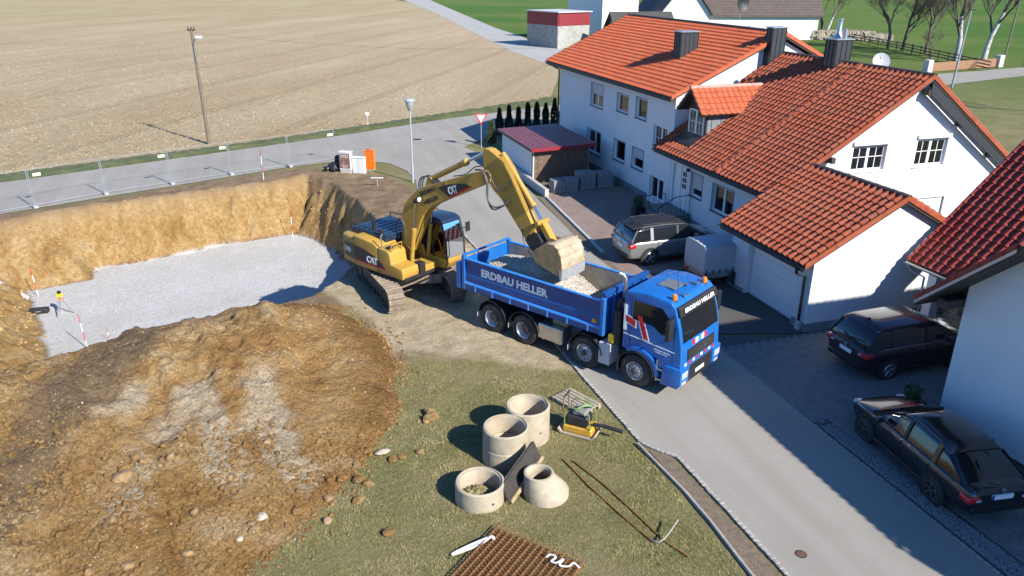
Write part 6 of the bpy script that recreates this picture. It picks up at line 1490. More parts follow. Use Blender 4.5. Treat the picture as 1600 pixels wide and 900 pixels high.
m_ = MB(); m_.lathe([(0.46, 0.0), (0.46, 0.008), (0.36, 0.008)], n=28, caps=False); m_.build('ring', LC, mh_); m_ = MB(); m_.lathe([(0.36, 0.0), (0.36, 0.010), (0.0, 0.011)], n=28); m_.build('lid', CHASSIS, mh_)
mh2 = thing('water_valve_cap', 'small rusty round valve cap in the street near the bottom', 'valve cap', (6.19, 13.0, 0.0))
m_ = MB(); m_.lathe([(0.10, 0.0), (0.10, 0.008), (0.07, 0.01), (0.0, 0.012)], n=20); m_.build('lid', M('rusty_iron', (0.12, 0.06, 0.035), 0.8, 0.3), mh2)
m_ = MB(); m_.lathe([(0.125, 0.0), (0.125, 0.006), (0.10, 0.007)], n=20, caps=False); m_.build('rim', CHASSIS, mh2)

# ================================================================ entrance steps, planters
es = thing('entrance_steps', 'grey stone steps rising to the front door of the gabled house', 'steps', H2W(-33.0, 18.6), HA)
STEP = M('step_stone', (0.20, 0.19, 0.185), 0.8, 0.15, 5)
for i in range(3):
    m_ = MB(); m_.box(-0.9, 1.3, -0.9 + i * 0.32, 0.86, 0.18 * i, 0.18 * (i + 1) - 0.002); m_.build('step', STEP, es, bev=0.01)
def railing(label, loc, pts, n):
    t = thing('stair_railing', label, 'railing', loc, HA)
    m = MB(); m.tube(pts, 0.022, 8); m.build('handrail', CATK, t, smooth=50)
    a, b = Vector(pts[0]), Vector(pts[-1])
    for i in range(n):
        p = a + (b - a) * (i / (n - 1)); m = MB(); m.cyl((p.x, p.y, 0.0), (p.x, p.y, p.z), 0.012 if 0 < i < n - 1 else 0.02, n=6); m.build('baluster', CATK, t)
railing('dark metal railing on the right side of the entrance steps', H2W(-31.75, 17.7), [(0, 0, 0.95), (0.0, 0.9, 1.45), (0, 1.7, 1.5)], 8)
railing('short dark metal railing beside the planter left of the front door', H2W(-34.15, 17.8), [(0, 0, 0.9), (0, 1.6, 0.95)], 6)
def leafball(name, c, r, n, mat, parent, sz=0.05, seed=0, squash=1.0):
    rs = np.random.RandomState(seed); d = rs.normal(size=(n, 3)); d /= np.linalg.norm(d, axis=1)[:, None]
    P_ = np.array(c) + d * (r * rs.uniform(0.35, 1.0, n)[:, None]) * np.array([1, 1, squash])
    a = rs.normal(size=(n, 3)); a /= np.linalg.norm(a, axis=1)[:, None]; b = np.cross(a, d); b /= np.linalg.norm(b, axis=1)[:, None] + 1e-9
    s_ = sz * rs.uniform(0.6, 1.4, n)[:, None]
    V_ = np.stack([P_ - a * s_, P_ + b * s_ * 0.5, P_ + a * s_, P_ - b * s_ * 0.5], 1)
    me = bpy.data.meshes.new(name); me.from_pydata(V_.reshape(-1, 3).tolist(), [], np.arange(4 * n).reshape(-1, 4).tolist()); me.materials.append(mat)
    return link(name, me, parent)
LEAF = M('leaf_green', (0.05, 0.085, 0.022), 0.7, 0.45, 9)
def planter(label, s_, t_, z_, seed, r=0.3):
    P_ = thing('planter', label, 'planter', H2W(s_, t_, z_), HA)
    m = MB(); m.prism([(-0.28, -0.28), (0.28, -0.28), (0.28, 0.28), (-0.28, 0.28)], 0, 0.5, 'z'); m.build('pot', CATK, P_, bev=0.03)
    leafball('foliage', (0, 0, 0.7), r, 420, LEAF, P_, 0.06, seed)
planter('square dark planter with green shrub by the front door railing', -33.9, 17.75, 0, 1)
planter('planter with shrub at the corner of the right house behind the black car', -14.3, 16.4, 0, 2, 0.25)
# ================================================================ spoil heap and site
HEAP = [(-5.1, 11.2), (-4.4, 13.4), (-3.6, 15.2), (-3.0, 17.2), (-3.0, 19.4), (-3.7, 22.2), (-5.2, 24.6), (-7.6, 26.5), (-9.4, 25.95), (-11.7, 25.1), (-13.0, 23.9), (-14.5, 22.2), (-17.5, 19.6), (-23, 15), (-23, 2), (-9.5, 2)]
HS = [0.34, 0.42, 0.50, 0.55, 0.52, 0.46, 0.40, 0.40, 0.42, 0.46, 0.46, 0.44, 0.36, 0.3, 0.17, 0.17]
def heap_h(x, y):
    acc = 0; k = 7.0
    wx = x + 0.9 * fbm(x * 0.8, y * 0.8, 4, 201, 0.6); wy = y + 0.9 * fbm(x * 0.8, y * 0.8, 4, 203, 0.6)
    n = len(HEAP); mn = None; ds = []
    for i in range(n):
        (xa, ya), (xb, yb) = HEAP[i], HEAP[(i + 1) % n]
        dx, dy = xb - xa, yb - ya; L_ = math.hypot(dx, dy)
        ds.append(((wx - xa) * -dy + (wy - ya) * dx) / L_ * HS[i])
    ds.append(np.full(x.shape, 2.5))
    D = np.stack(ds); h = -np.log(np.exp(-k * np.clip(D, -3, 5)).sum(0)) / k
    lo = np.clip(h, 0, 1)
    rid = fbm(x * 0.55 + y * 0.25, y * 0.3, 3, 207) * 1.0 * np.clip(h, 0, 1)
    return h + rid + lo * (0.50 * fbm(x * 1.5, y * 1.5, 5, 211, 0.6) + 0.20 * fbm(x * 5, y * 5, 3, 213)) + 0.05
def gz(x, y):
    """ground height under a point inside the fine grid"""
    i = int(np.clip(np.searchsorted(xs, x), 1, nx - 1)); j = int(np.clip(np.searchsorted(ys, y), 1, ny - 1))
    return float(min(GZ[j, i], GZ[j, i - 1], GZ[j - 1, i], GZ[j - 1, i - 1]))
def gza(x, y):
    i = np.clip(np.searchsorted(xs, x), 1, nx - 1); j = np.clip(np.searchsorted(ys, y), 1, ny - 1)
    fx = (x - xs[i - 1]) / (xs[i] - xs[i - 1]); fy = (y - ys[j - 1]) / (ys[j] - ys[j - 1])
    return (GZ[j - 1, i - 1] * (1 - fx) + GZ[j - 1, i] * fx) * (1 - fy) + (GZ[j, i - 1] * (1 - fx) + GZ[j, i] * fx) * fy
hx, hy_ = np.meshgrid(np.arange(-23, -2.6, 0.07), np.arange(8.6, 27.4, 0.07))
hz = heap_h(hx, hy_)
keep = hz > -0.05
Z_ = np.where(keep, np.maximum(hz, -0.06), -0.3)
hi = np.arange(hx.size).reshape(hx.shape)
q = np.stack([hi[:-1, :-1], hi[:-1, 1:], hi[1:, 1:], hi[1:, :-1]], -1).reshape(-1, 4)
kq = keep.reshape(-1)[q].all(1); q = q[kq]
used = np.unique(q); remap = np.zeros(hx.size, int); remap[used] = np.arange(len(used))
hm = bpy.data.meshes.new('spoil_heap')
hm.from_pydata(np.stack([hx, hy_, Z_], -1).reshape(-1, 3)[used].tolist(), [], remap[q].tolist()); hm.shade_smooth()
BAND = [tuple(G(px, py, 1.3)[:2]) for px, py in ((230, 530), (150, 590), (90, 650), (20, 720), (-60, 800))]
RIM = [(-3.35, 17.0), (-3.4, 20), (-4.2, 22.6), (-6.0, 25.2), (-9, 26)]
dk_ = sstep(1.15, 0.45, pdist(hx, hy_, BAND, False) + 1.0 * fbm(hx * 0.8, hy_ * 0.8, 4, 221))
or_ = sstep(1.6, 0.3, pdist(hx, hy_, RIM, False) + 1.4 * fbm(hx * 0.8, hy_ * 0.8, 4, 223))
pale = np.zeros(hx.shape)
for pl_, zz_ in ((((255, 610), (300, 560), (330, 620), (350, 660)), 1.9), (((385, 590), (405, 545), (440, 600)), 1.9), (((190, 740), (205, 690)), 1.4), (((420, 640), (460, 690)), 1.3), (((150, 620), (190, 600)), 1.6)):
    pale = np.maximum(pale, sstep(0.75, 0.1, pdist(hx, hy_, [tuple(G(px, py, zz_)[:2]) for px, py in pl_], False) + 1.3 * fbm(hx * 1.4, hy_ * 1.4, 4, 225)))
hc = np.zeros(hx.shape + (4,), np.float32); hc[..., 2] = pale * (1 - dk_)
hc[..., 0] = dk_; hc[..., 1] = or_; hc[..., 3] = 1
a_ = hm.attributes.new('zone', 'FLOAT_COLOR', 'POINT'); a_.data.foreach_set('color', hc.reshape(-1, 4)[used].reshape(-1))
def heap_mat():
    m, N, L, P = newmat('excavated_soil')
    geo = N.new('ShaderNodeNewGeometry'); pos = geo.outputs['Position']
    a = N.new('ShaderNodeAttribute'); a.attribute_name = 'zone'; sep = N.new('ShaderNodeSeparateColor'); L.new(a.outputs['Color'], sep.inputs[0])
    c = ramp(N, L, noise(N, L, pos, 0.55, 7, 0.68, 0.5), [(0.30, (0.20, 0.102, 0.034)), (0.42, (0.34, 0.19, 0.066)), (0.54, (0.41, 0.255, 0.105)), (0.66, (0.49, 0.36, 0.195)), (0.78, (0.55, 0.44, 0.29))])
    c = mix(N, L, sep.outputs[1], c, ramp(N, L, noise(N, L, pos, 1.3, 6, 0.7), [(0.3, (0.16, 0.085, 0.030)), (0.55, (0.29, 0.16, 0.055)), (0.75, (0.38, 0.235, 0.10))]))
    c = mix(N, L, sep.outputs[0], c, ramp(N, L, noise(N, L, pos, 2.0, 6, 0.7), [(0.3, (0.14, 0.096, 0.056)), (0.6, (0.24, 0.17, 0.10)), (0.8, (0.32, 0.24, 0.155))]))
    c = mix(N, L, sep.outputs[2], c, ramp(N, L, noise(N, L, pos, 3.0, 6, 0.7), [(0.35, (0.42, 0.32, 0.195)), (0.65, (0.56, 0.47, 0.335))]))
    c = mix(N, L, rng(N, L, noise(N, L, pos, 13, 6, 0.75), 0.36, 0.60, 0.55, 0.0), c, (0.085, 0.048, 0.02))
    v = N.new('ShaderNodeTexVoronoi'); v.inputs['Scale'].default_value = 17; L.new(pos, v.inputs['Vector'])
    sv = N.new('ShaderNodeSeparateColor'); L.new(v.outputs['Color'], sv.inputs[0])
    st_ = N.new('ShaderNodeMath'); st_.operation = 'MULTIPLY'; L.new(rng(N, L, sv.outputs[0], 0.93, 0.95), st_.inputs[0]); L.new(rng(N, L, v.outputs['Distance'], 0.35, 0.2), st_.inputs[1])
    c = mix(N, L, st_.outputs[0], c, (0.52, 0.47, 0.39))
    L.new(c, P.inputs['Base Color']); P.inputs['Roughness'].default_value = 0.97; P.inputs['Specular IOR Level'].default_value = 0.1
    v2 = N.new('ShaderNodeTexVoronoi'); v2.inputs['Scale'].default_value = 8; L.new(pos, v2.inputs['Vector'])
    hsum = N.new('ShaderNodeMath'); hsum.operation = 'MULTIPLY_ADD'; L.new(v2.outputs['Distance'], hsum.inputs[0]); hsum.inputs[1].default_value = -0.35; L.new(noise(N, L, pos, 6, 10, 0.78), hsum.inputs[2])
    bumpn(N, L, P, hsum.outputs[0], 1.0, 0.16)
    return m
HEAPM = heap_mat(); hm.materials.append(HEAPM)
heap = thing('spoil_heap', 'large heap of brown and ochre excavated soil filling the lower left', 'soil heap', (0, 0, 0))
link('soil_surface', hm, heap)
CLOD = M('soil_clod', (0.25, 0.15, 0.068), 0.97, 0.4, 4, 0.9, 14, dirt=(0.36, 0.27, 0.16), dirt_amt=0.7)
CLODPALE = M('pale_stone', (0.40, 0.34, 0.255), 0.9, 0.2, 8, 0.6, 25)
def heap_z(x, y): return np.maximum(heap_h(x, y), gza(x, y))
rs = np.random.RandomState(12)
def scatter(n, lo, hi, bias, seed, low=1.0):
    r = np.random.RandomState(seed); x = r.uniform(-14, -2.6, n * 4); y = r.uniform(9.5, 26, n * 4); h = heap_h(x, y)
    p = np.where(h > -0.02, np.exp(-np.clip(h, 0, 3) * bias) + 0.06, np.where(h > -0.2, 0.04, 0)) * r.uniform(0.3, 1, n * 4) * (0.35 + 1.3 * np.clip(vnoise(x * 0.9, y * 0.9, seed), 0, 1) ** 2)
    p = p * (low + (1 - low) * np.clip((17.8 - y) / 4.5 + np.clip(0.5 - h, 0, 0.5), 0, 1))
    k = np.argsort(-p)[:n]; s_ = lo + (hi - lo) * r.power(0.45, n)
    return np.stack([x[k], y[k], heap_z(x[k], y[k]) + s_ * 0.15], -1), s_
p_, s_ = scatter(12000, 0.010, 0.034, 0.3, 301, 0.25); o = stones('crumbs', p_, s_, HEAPM, heap, 31); o['kind'] = 'stuff'
p_, s_ = scatter(5200, 0.025, 0.085, 0.25, 303, 0.02); o = stones('lumps', p_, s_, HEAPM, heap, 33); o['kind'] = 'stuff'
r9 = np.random.RandomState(91); bx_ = r9.uniform(-8, -1.6, 60000); by_ = r9.uniform(10, 26, 60000); bh = heap_h(bx_, by_)
kk = (bh < 0.12) & (bh > -0.5) & (r9.rand(60000) < np.exp(-np.abs(bh - 0.02) / 0.09) * 0.5) & (pdist(bx_, by_, ROAD) > 0.5); bx_, by_ = bx_[kk], by_[kk]; bs = 0.010 + 0.06 * r9.power(0.3, len(bx_))
o = stones('spilled_crumbs', np.stack([bx_, by_, heap_z(bx_, by_) + bs * 0.2], -1), bs, HEAPM, heap, 37); o['kind'] = 'stuff'
p_, s_ = scatter(500, 0.012, 0.035, 0.1, 305); o = stones('pale_pebbles', p_, s_, CLODPALE, heap, 35); o['kind'] = 'stuff'
def rock_mesh(seed, mat, sub=2, flat=0.75):
    r = np.random.RandomState(seed); bm = bmesh.new(); bmesh.ops.create_icosphere(bm, subdivisions=sub, radius=1.0)
    dirs = r.normal(size=(9, 3)); dirs /= np.linalg.norm(dirs, axis=1)[:, None]; off = r.uniform(0.55, 0.95, 9)
    for v in bm.verts:
        c = np.array(v.co); 
        for d, o_ in zip(dirs, off):
            e = c @ d - o_
            if e > 0: c = c - d * e * 0.85
        c *= 1 + 0.12 * (r.rand() - 0.5); v.co = Vector((c[0], c[1], c[2] * flat))
    me = bpy.data.meshes.new('rock'); bm.to_mesh(me); bm.free(); me.materials.append(mat); return me
RM = [rock_mesh(i, HEAPM if i < 4 else CLOD) for i in range(6)] + [rock_mesh(20, CLODPALE)]
p_, s_ = scatter(130, 0.06, 0.14, 0.9, 307, 0.02)
for (x, y, z), sz in zip(p_, s_):
    link('clod', random.choice(RM[:6]), heap, Matrix.Translation((x, y, z + sz * 0.2)) @ Matrix.Rotation(random.uniform(0, 6.28), 4, 'Z') @ Matrix.Rotation(random.uniform(-.5, .5), 4, 'X') @ Matrix.Diagonal((sz * random.uniform(.8, 1.3), sz, sz, 1)))
for px, py, sz, mi in ((410, 806, 0.13, 6), (374, 842, 0.08, 6), (466, 790, 0.14, 1), (560, 768, 0.13, 2), (575, 742, 0.12, 3), (192, 745, 0.2, 4), (560, 735, 0.14, 0), (510, 800, 0.11, 4)):
    g_ = G(px, py, 0.3 if px > 300 else 0.9); z_ = float(heap_z(np.array([g_.x]), np.array([g_.y]))[0])
    link('clod', RM[mi], heap, Matrix.Translation((g_.x, g_.y, z_ + sz * 0.3)) @ Matrix.Rotation(px, 4, 'Z') @ Matrix.Diagonal((sz * 1.3, sz, sz, 1)))
def loose(label, cat, px, py, sizes, mi=0, name='soil_clod'):
    g_ = G(px, py, 0.05); t = thing(name, label, cat, (g_.x, g_.y, gz(g_.x, g_.y)))
    for i, (dx, dy, dz, s_) in enumerate(sizes): link('lump', RM[(mi + i) % 6], t, Matrix.Translation((dx, dy, dz)) @ Matrix.Rotation(i * 1.3 + px, 4, 'Z') @ Matrix.Diagonal((s_ * 1.2, s_, s_, 1)))
loose('small crumbled mound of brown soil alone on the lawn', 'soil', 672, 655, [(0, 0, 0.08, 0.17), (0.02, 0.2, 0.12, 0.14), (-0.08, 0.35, 0.08, 0.12), (0.14, 0.1, 0.05, 0.1), (-0.1, -0.12, 0.04, 0.1), (0.1, 0.3, 0.05, 0.09)])
loose('single brown clod on the grass nearest the bottom edge', 'soil', 607, 833, [(0, 0, 0.06, 0.12), (0.07, 0.05, 0.05, 0.08)], 2)
loose('small reddish clod left of the concrete rings', 'soil', 657, 706, [(0, 0, 0.05, 0.10), (-0.08, 0.04, 0.04, 0.06)], 4)
loose('two clods at the heap foot beside the pale slab', 'soil', 628, 714, [(0, 0, 0.05, 0.10), (-0.2, -0.1, 0.05, 0.12)], 1)
g_ = G(597, 708, 0.05); ps = thing('stone_slab', 'pale flat stone slab at the foot of the soil heap', 'stone', (g_.x, g_.y, gz(g_.x, g_.y)))
link('slab', rock_mesh(41, CLODPALE, 2, 0.4), ps, Matrix.Translation((0, 0, 0.08)) @ Matrix.Rotation(0.4, 4, 'Z') @ Matrix.Diagonal((0.22, 0.11, 0.12, 1)))

# crumbs and stones sticking in the pit walls and lying at their foot
r7 = np.random.RandomState(71); wx_ = r7.uniform(-28, -6, 160000); wy_ = r7.uniform(20, 46.5, 160000); wz_, wk_, wdf_, wdt_ = pit_h(wx_, wy_)
pr = np.where((wk_ > 0.015) & (wk_ < 0.99), 0.05 + 0.35 * np.exp(-wk_ / 0.07), 0) + np.where((wdf_ < 0) & (wdf_ > -0.5), 0.05 * np.exp(wdf_ / 0.15), 0)
kk = (r7.rand(160000) < pr * (0.25 + 1.2 * vnoise(wx_ * 1.2, wy_ * 1.2, 73))) & (wy_ > 27 + (wx_ + 18) * 0.0); wx_, wy_ = wx_[kk], wy_[kk]; ws_ = 0.012 + 0.09 * r7.power(0.22, len(wx_))
o = stones('wall_crumbs', np.stack([wx_, wy_, gza(wx_, wy_) + ws_ * 0.1], -1), ws_, M('clay_crumb', (0.33, 0.21, 0.085), 0.97, 0.4, 3, 0.6, 20, dirt=(0.22, 0.13, 0.05), dirt_amt=0.7), ground, 39); o['kind'] = 'stuff'

# clods lying on the near part of the field
r8 = np.random.RandomState(81); n8 = 26000; qx = r8.uniform(0, 900, n8 * 2); qy = 60 + 230 * r8.rand(n8 * 2) ** 0.8
gp = np.array([G(a_, b_)[:2] for a_, b_ in zip(qx, qy)]); kk = (sdist(gp[:, 0], gp[:, 1], FIELD) < -0.3) & (r8.rand(len(gp)) < 0.25 + 0.9 * vnoise(gp[:, 0] * 0.5, gp[:, 1] * 0.15, 83)); gp = gp[kk][:n8]; fs8 = 0.025 + 0.10 * r8.power(0.35, len(gp))
o = stones('field_clods', np.column_stack([gp, fs8 * 0.1]), fs8, FIELDM, field, 41, 0.7); o['kind'] = 'stuff'

# lawn: blades as one uncountable mass
BL = M('grass_blades', (0.265, 0.245, 0.088), 0.85, 0.5, 2.2, dirt=(0.47, 0.39, 0.215), dirt_amt=0.85)
rs = np.random.RandomState(77); n = 230000
x = rs.uniform(-7.5, 7.5, n); y = 10.6 + (23.5 - 10.6) * rs.power(0.8, n)
tt_ = x * -math.sin(HA) + y * math.cos(HA); ss_ = x * math.cos(HA) + y * math.sin(HA)
lim = np.where(ss_ > -14.9, 8.38, 8.28)
bare = vnoise(x * 1.1, y * 1.1, 401) * 0.6 + vnoise(x * 4, y * 4, 403) * 0.4
ok = (tt_ < lim) & (heap_h(x, y) < 0.0) & (sdist(x, y, TAN) > 0.1) & (sdist(x, y, SOIL) > -0.2 + rs.uniform(-.3, .2, n)) & (bare < 0.62 + rs.uniform(-0.1, 0.25, n))
x, y = x[ok], y[ok]; n = len(x); z = gza(x, y) - 0.01
h_ = rs.uniform(0.025, 0.065, n) * (0.6 + 0.9 * vnoise(x * 1.7, y * 1.7, 405)); a = rs.uniform(0, 6.28, n); w_ = rs.uniform(0.004, 0.009, n); ln = h_ * rs.uniform(0.3, 1.3, n); b2 = rs.uniform(0, 6.28, n)
v0 = np.stack([x - w_ * np.cos(a), y - w_ * np.sin(a), z], -1); v1 = np.stack([x + w_ * np.cos(a), y + w_ * np.sin(a), z], -1); v2 = np.stack([x + ln * np.cos(b2), y + ln * np.sin(b2), z + h_], -1)
me = bpy.data.meshes.new('grass'); me.from_pydata(np.stack([v0, v1, v2], 1).reshape(-1, 3).tolist(), [], np.arange(3 * n).reshape(-1, 3).tolist()); me.materials.append(BL)
go = link('grass', me); tag(go, 'patchy yellow-green lawn grass beside the street', 'grass', kind='stuff')

# ---------------------------------------------------------------- concrete rings
CONC = M('shaft_ring_concrete', (0.385, 0.325, 0.235), 0.9, 0.16, 3, 0.5, 40, dirt=(0.27, 0.21, 0.13), dirt_amt=0.75)
def ring(label, px, py, r, h, seam=0, dirt=False):
    g = G(px, py); t = thing('concrete_ring', label, 'concrete ring', (g.x, g.y, gz(g.x, g.y) - 0.01), 0, 'manhole shaft rings on the lawn')
    hs = [h] if not seam else [h * 0.5, h * 0.5]; z = 0; first = None
    for i, hh_ in enumerate(hs):
        m = MB(); ri = r - 0.11; k = 1.0 if i == 0 else 0.985
        m.lathe([(ri, z + 0.0), (r * k, z), (r * k + 0.004, z + 0.02), (r * k - 0.004, z + hh_ * 0.5), (r * k, z + hh_ - 0.035), (r * k - 0.03, z + hh_ - 0.006), (r - 0.055, z + hh_ - 0.006), (r - 0.06, z + hh_ - 0.04), (ri + 0.012, z + hh_ - 0.04), (ri, z + hh_ - 0.06)], n=48, closed=True)
        o_ = m.build('ring_segment', CONC, t, smooth=35); first = first or o_; z += hh_
    for k in range(2):
        an = 2.2 + 3.1 * k; m = MB(); c = Vector((r * math.cos(an), r * math.sin(an), h * 0.42)); m.cyl(c * 0.995, c * 1.004 + Vector((0, 0, 0)), 0.035, n=10); m.build('lifting_hole', CATK, first)
    return t
r1 = ring('low wide concrete ring nearest the camera with soil inside', 750, 779, 0.58, 0.52)
leafball('x', (0, 0, 0), 0.01, 1, LEAF, r1, 0.001).name = 'speck'
bpy.data.objects.remove(bpy.data.objects['speck'])
rs5 = np.random.RandomState(5); pp = rs5.normal(0, 0.16, (160, 2)); so = stones('inner_soil', np.stack([pp[:, 0] - 0.05, pp[:, 1] - 0.05, 0.22 - 0.9 * (pp ** 2).sum(1) + rs5.uniform(0, .04, 160)], -1), rs5.uniform(0.03, 0.075, 160), M('mossy_soil', (0.20, 0.17, 0.07), 0.95, 0.35, 9), r1, 6); so['kind'] = 'stuff'
m_ = MB(); m_.lathe([(0.46, 0.03), (0.40, 0.10), (0.2, 0.17), (0, 0.2)], n=24); m_.build('soil_fill', BEDSOIL, r1)
r2 = ring('tall two-piece concrete ring in the middle of the group', 790, 716, 0.585, 0.98, 1)
r3 = ring('tall concrete ring farthest back beside the plate compactor', 824, 682, 0.585, 0.98)
g_ = G(853, 772); cn = thing('shaft_cone', 'tilted conical concrete shaft top lying right of the leaning formwork', 'concrete cone', (g_.x, g_.y, gz(g_.x, g_.y) - 0.01))
m_ = MB(); secs = []
def ccirc(cx, r, z, n=40): return [Vector((cx + r * math.cos(2 * math.pi * i / n), r * math.sin(2 * math.pi * i / n), z)) for i in range(n)]
for cx, r_, z_ in ((0, 0.54, 0.0), (0, 0.54, 0.16), (-0.03, 0.50, 0.24), (-0.15, 0.38, 0.48), (-0.18, 0.35, 0.62), (-0.18, 0.30, 0.63), (-0.18, 0.27, 0.58), (-0.15, 0.28, 0.45), (-0.02, 0.40, 0.2), (0, 0.44, 0.0)): secs.append(ccirc(cx, r_, z_))
m_.loft(secs, caps=False); m_.build('cone_shell', CONC, cn, smooth=45)

# leaning formwork panel
fp = thing('formwork_panel', 'dark formwork board with timber frame leaning between the rings', 'formwork panel', (0, 0, 0))
a, b = G(797, 787, 0.05), G(846, 716, 0.40)
u2 = (b - a).normalized(); ln_ = (b - a).length; up2 = Vector((-0.36, 0.16, 0.8)).normalized(); nn2 = u2.cross(up2).normalized()
fp.location = (a.x, a.y, gz(a.x, a.y)); o_ = Vector((0, 0, 0.02))
WOODD = M('weathered_formwork_timber', (0.30, 0.215, 0.12), 0.9, 0.3, 9, 0.4, 40); FACE = M('dark_film_ply', (0.035, 0.030, 0.026), 0.6, 0.3, 6)
Hf = 0.50
m_ = MB(); m_.obox(o_ + u2 * ln_ / 2 + up2 * Hf / 2, u2 * ln_ / 2, up2 * Hf / 2, nn2 * 0.012); pf_ = m_.build('board', FACE, fp)
m_ = MB(); m_.obox(o_ + u2 * ln_ / 2 + up2 * 0.05 + nn2 * 0.055, u2 * ln_ / 2, up2 * 0.05, nn2 * 0.042); m_.build('frame_beam', WOODD, fp, bev=0.008)
for d_ in (0.05, Hf - 0.05):
    m_ = MB(); m_.obox(o_ + u2 * ln_ / 2 + up2 * d_ - nn2 * 0.055, u2 * ln_ / 2, up2 * 0.045, nn2 * 0.042); m_.build('frame_beam', WOODD, fp, bev=0.008)
for f_ in (0.04, 0.5, 0.96):
    m_ = MB(); m_.obox(o_ + u2 * ln_ * f_ + up2 * Hf / 2 - nn2 * 0.05, u2 * 0.04, up2 * (Hf / 2 - 0.1), nn2 * 0.036); m_.build('frame_post', WOODD, fp, bev=0.008)

# pallet and plate compactor
PW = M('grey_pallet_wood', (0.34, 0.29, 0.215), 0.9, 0.22, 10, 0.4, 50)
pa, pb, pc = G(861, 628), G(884, 615), G(931, 640)
ux = (pc - pb).normalized(); uy = Vector((-ux.y, ux.x, 0)); pal = thing('wooden_pallet', 'weathered wooden pallet under the plate compactor handle', 'pallet', (pa.x, pa.y, gz(pa.x, pa.y)), math.atan2(ux.y, ux.x))
for i in range(6):
    m_ = MB(); m_.box(0, 1.2, 0.02 + i * 0.135, 0.12 + i * 0.135, 0.12, 0.142); m_.build('deck_board', PW, pal, bev=0.004)
for i in range(3):
    for j in range(3):
        m_ = MB(); x0 = [0, 0.53, 1.06][i]; y0 = [0.02, 0.35, 0.69][j]; m_.box(x0, x0 + 0.14, y0, y0 + 0.1, 0.022, 0.098); m_.build('block', PW, pal)
    m_ = MB(); x0 = [0, 0.53, 1.06][i]; m_.box(x0 + 0.01, x0 + 0.13, 0.02, 0.79, 0.099, 0.119); m_.build('bearer', PW, pal)
for y0 in (0.02, 0.35, 0.69):
    m_ = MB(); m_.box(0, 1.2, y0, y0 + 0.1, 0.0, 0.021); m_.build('bottom_board', PW, pal)
g_ = G(906, 676); vp = thing('plate_compactor', 'yellow and green vibrating plate compactor standing on the lawn by the street edge', 'plate compactor', (g_.x, g_.y, gz(g_.x, g_.y)), R(-25))
vp.scale = (1.2, 1.2, 1.2)
YEL = M('compactor_yellow', (0.46, 0.27, 0.03), 0.5, 0.2, 8, dirt=(0.25, 0.18, 0.08)); GRN = M('compactor_green', (0.16, 0.24, 0.09), 0.5, 0.15, 8)
m_ = MB(); m_.prism([(-0.45, 0.12), (-0.36, 0.02), (0.36, 0.02), (0.45, 0.12), (0.43, 0.15), (0.34, 0.06), (-0.34, 0.06), (-0.43, 0.15)], -0.26, 0.26, 'y'); m_.build('base_plate', PW, vp)
m_ = MB(); m_.box(-0.34, 0.34, -0.22, 0.22, 0.06, 0.24); m_.build('exciter_housing', YEL, vp, bev=0.03)
m_ = MB(); m_.box(-0.28, 0.22, -0.20, 0.20, 0.24, 0.50); m_.build('engine', CATK, vp, bev=0.04)
m_ = MB(); m_.box(-0.16, 0.18, -0.16, 0.18, 0.50, 0.62); m_.build('engine_cover', M('grey_cover', (0.2, 0.2, 0.2), 0.6), vp, bev=0.04)
for y in (-0.21, 0.21):
    m_ = MB(); m_.tube([(-0.30, y, 0.24), (-0.30, y, 0.58), (-0.22, y, 0.70), (0.16, y, 0.70), (0.26, y, 0.60), (0.30, y, 0.24)], 0.014, 8); m_.build('guard_frame', GRN, vp, smooth=50)
m_ = MB(); m_.tube(smooth_path([(-0.05, -0.2, 0.66), (0.1, -0.1, 0.76), (0.2, 0.05, 0.7), (0.15, 0.16, 0.6)]), 0.035, 8); m_.build('water_hose', GRN, vp, smooth=50)
m_ = MB(); m_.tube([(0.30, 0, 0.28), (0.6, 0.0, 0.30), (0.98, 0.02, 0.26)], 0.045, 8); m_.build('tow_bar', CATK, vp, smooth=50)
for y in (-0.17, 0.17):
    m_ = MB(); m_.tube([(-0.28, y, 0.3), (-0.36, y, 0.6), (-0.34, y * 0.9, 0.9)], 0.016, 6); m_.build('handle_bar', M('rust_handle', (0.2, 0.12, 0.08), 0.8), vp, smooth=50)
m_ = MB(); m_.tube([(-0.34, -0.16, 0.9), (-0.34, 0.16, 0.9)], 0.02, 6); m_.build('handle_grip', CATK, vp)

# ground rods and rebar mesh stack
RUST = M('rusty_steel', (0.20, 0.092, 0.030), 0.9, 0.35, 12, 0.4, 60)
def rod(label, pts, tip=None):
    P_ = [G(px, py, 0.06) for px, py in pts]; c = P_[0]
    t = thing('steel_rod', label, 'steel rod', (c.x, c.y, gz(c.x, c.y)))
    m = MB(); m.tube([p - c + Vector((0, 0, 0.035 + gz(p.x, p.y) - gz(c.x, c.y))) for p in P_], 0.020, 8); m.build('bar', RUST, t, smooth=50)
    return t, c
rod('long straight rusty rod on the lawn with pale far end', [(895, 719), (945, 757), (990, 800), (1040, 846), (1076, 869)])
t_, c_ = rod('long rusty rod on the lawn with a bent pale hook end', [(880, 717), (920, 758), (965, 800), (1000, 830), (1022, 847)])
hk = [G(px, py, 0.06) - c_ + Vector((0, 0, 0.05 + 0.06 * i)) for i, (px, py) in enumerate(((1020, 845), (1030, 851), (1038, 848), (1048, 838), (1058, 826)))]
m_ = MB(); m_.tube(hk, 0.020, 8); m_.build('hook', M('pale_galvanised', (0.27, 0.26, 0.22), 0.6), t_, smooth=50)
ra, rb, rc_ = G(776, 830, 0.0), G(912, 887, 0.0), G(700, 905, 0.0)
ux = (rb - ra).normalized(); an = math.atan2(ux.y, ux.x); wdt = (rb - ra).length; uy = Vector((ux.y, -ux.x, 0))
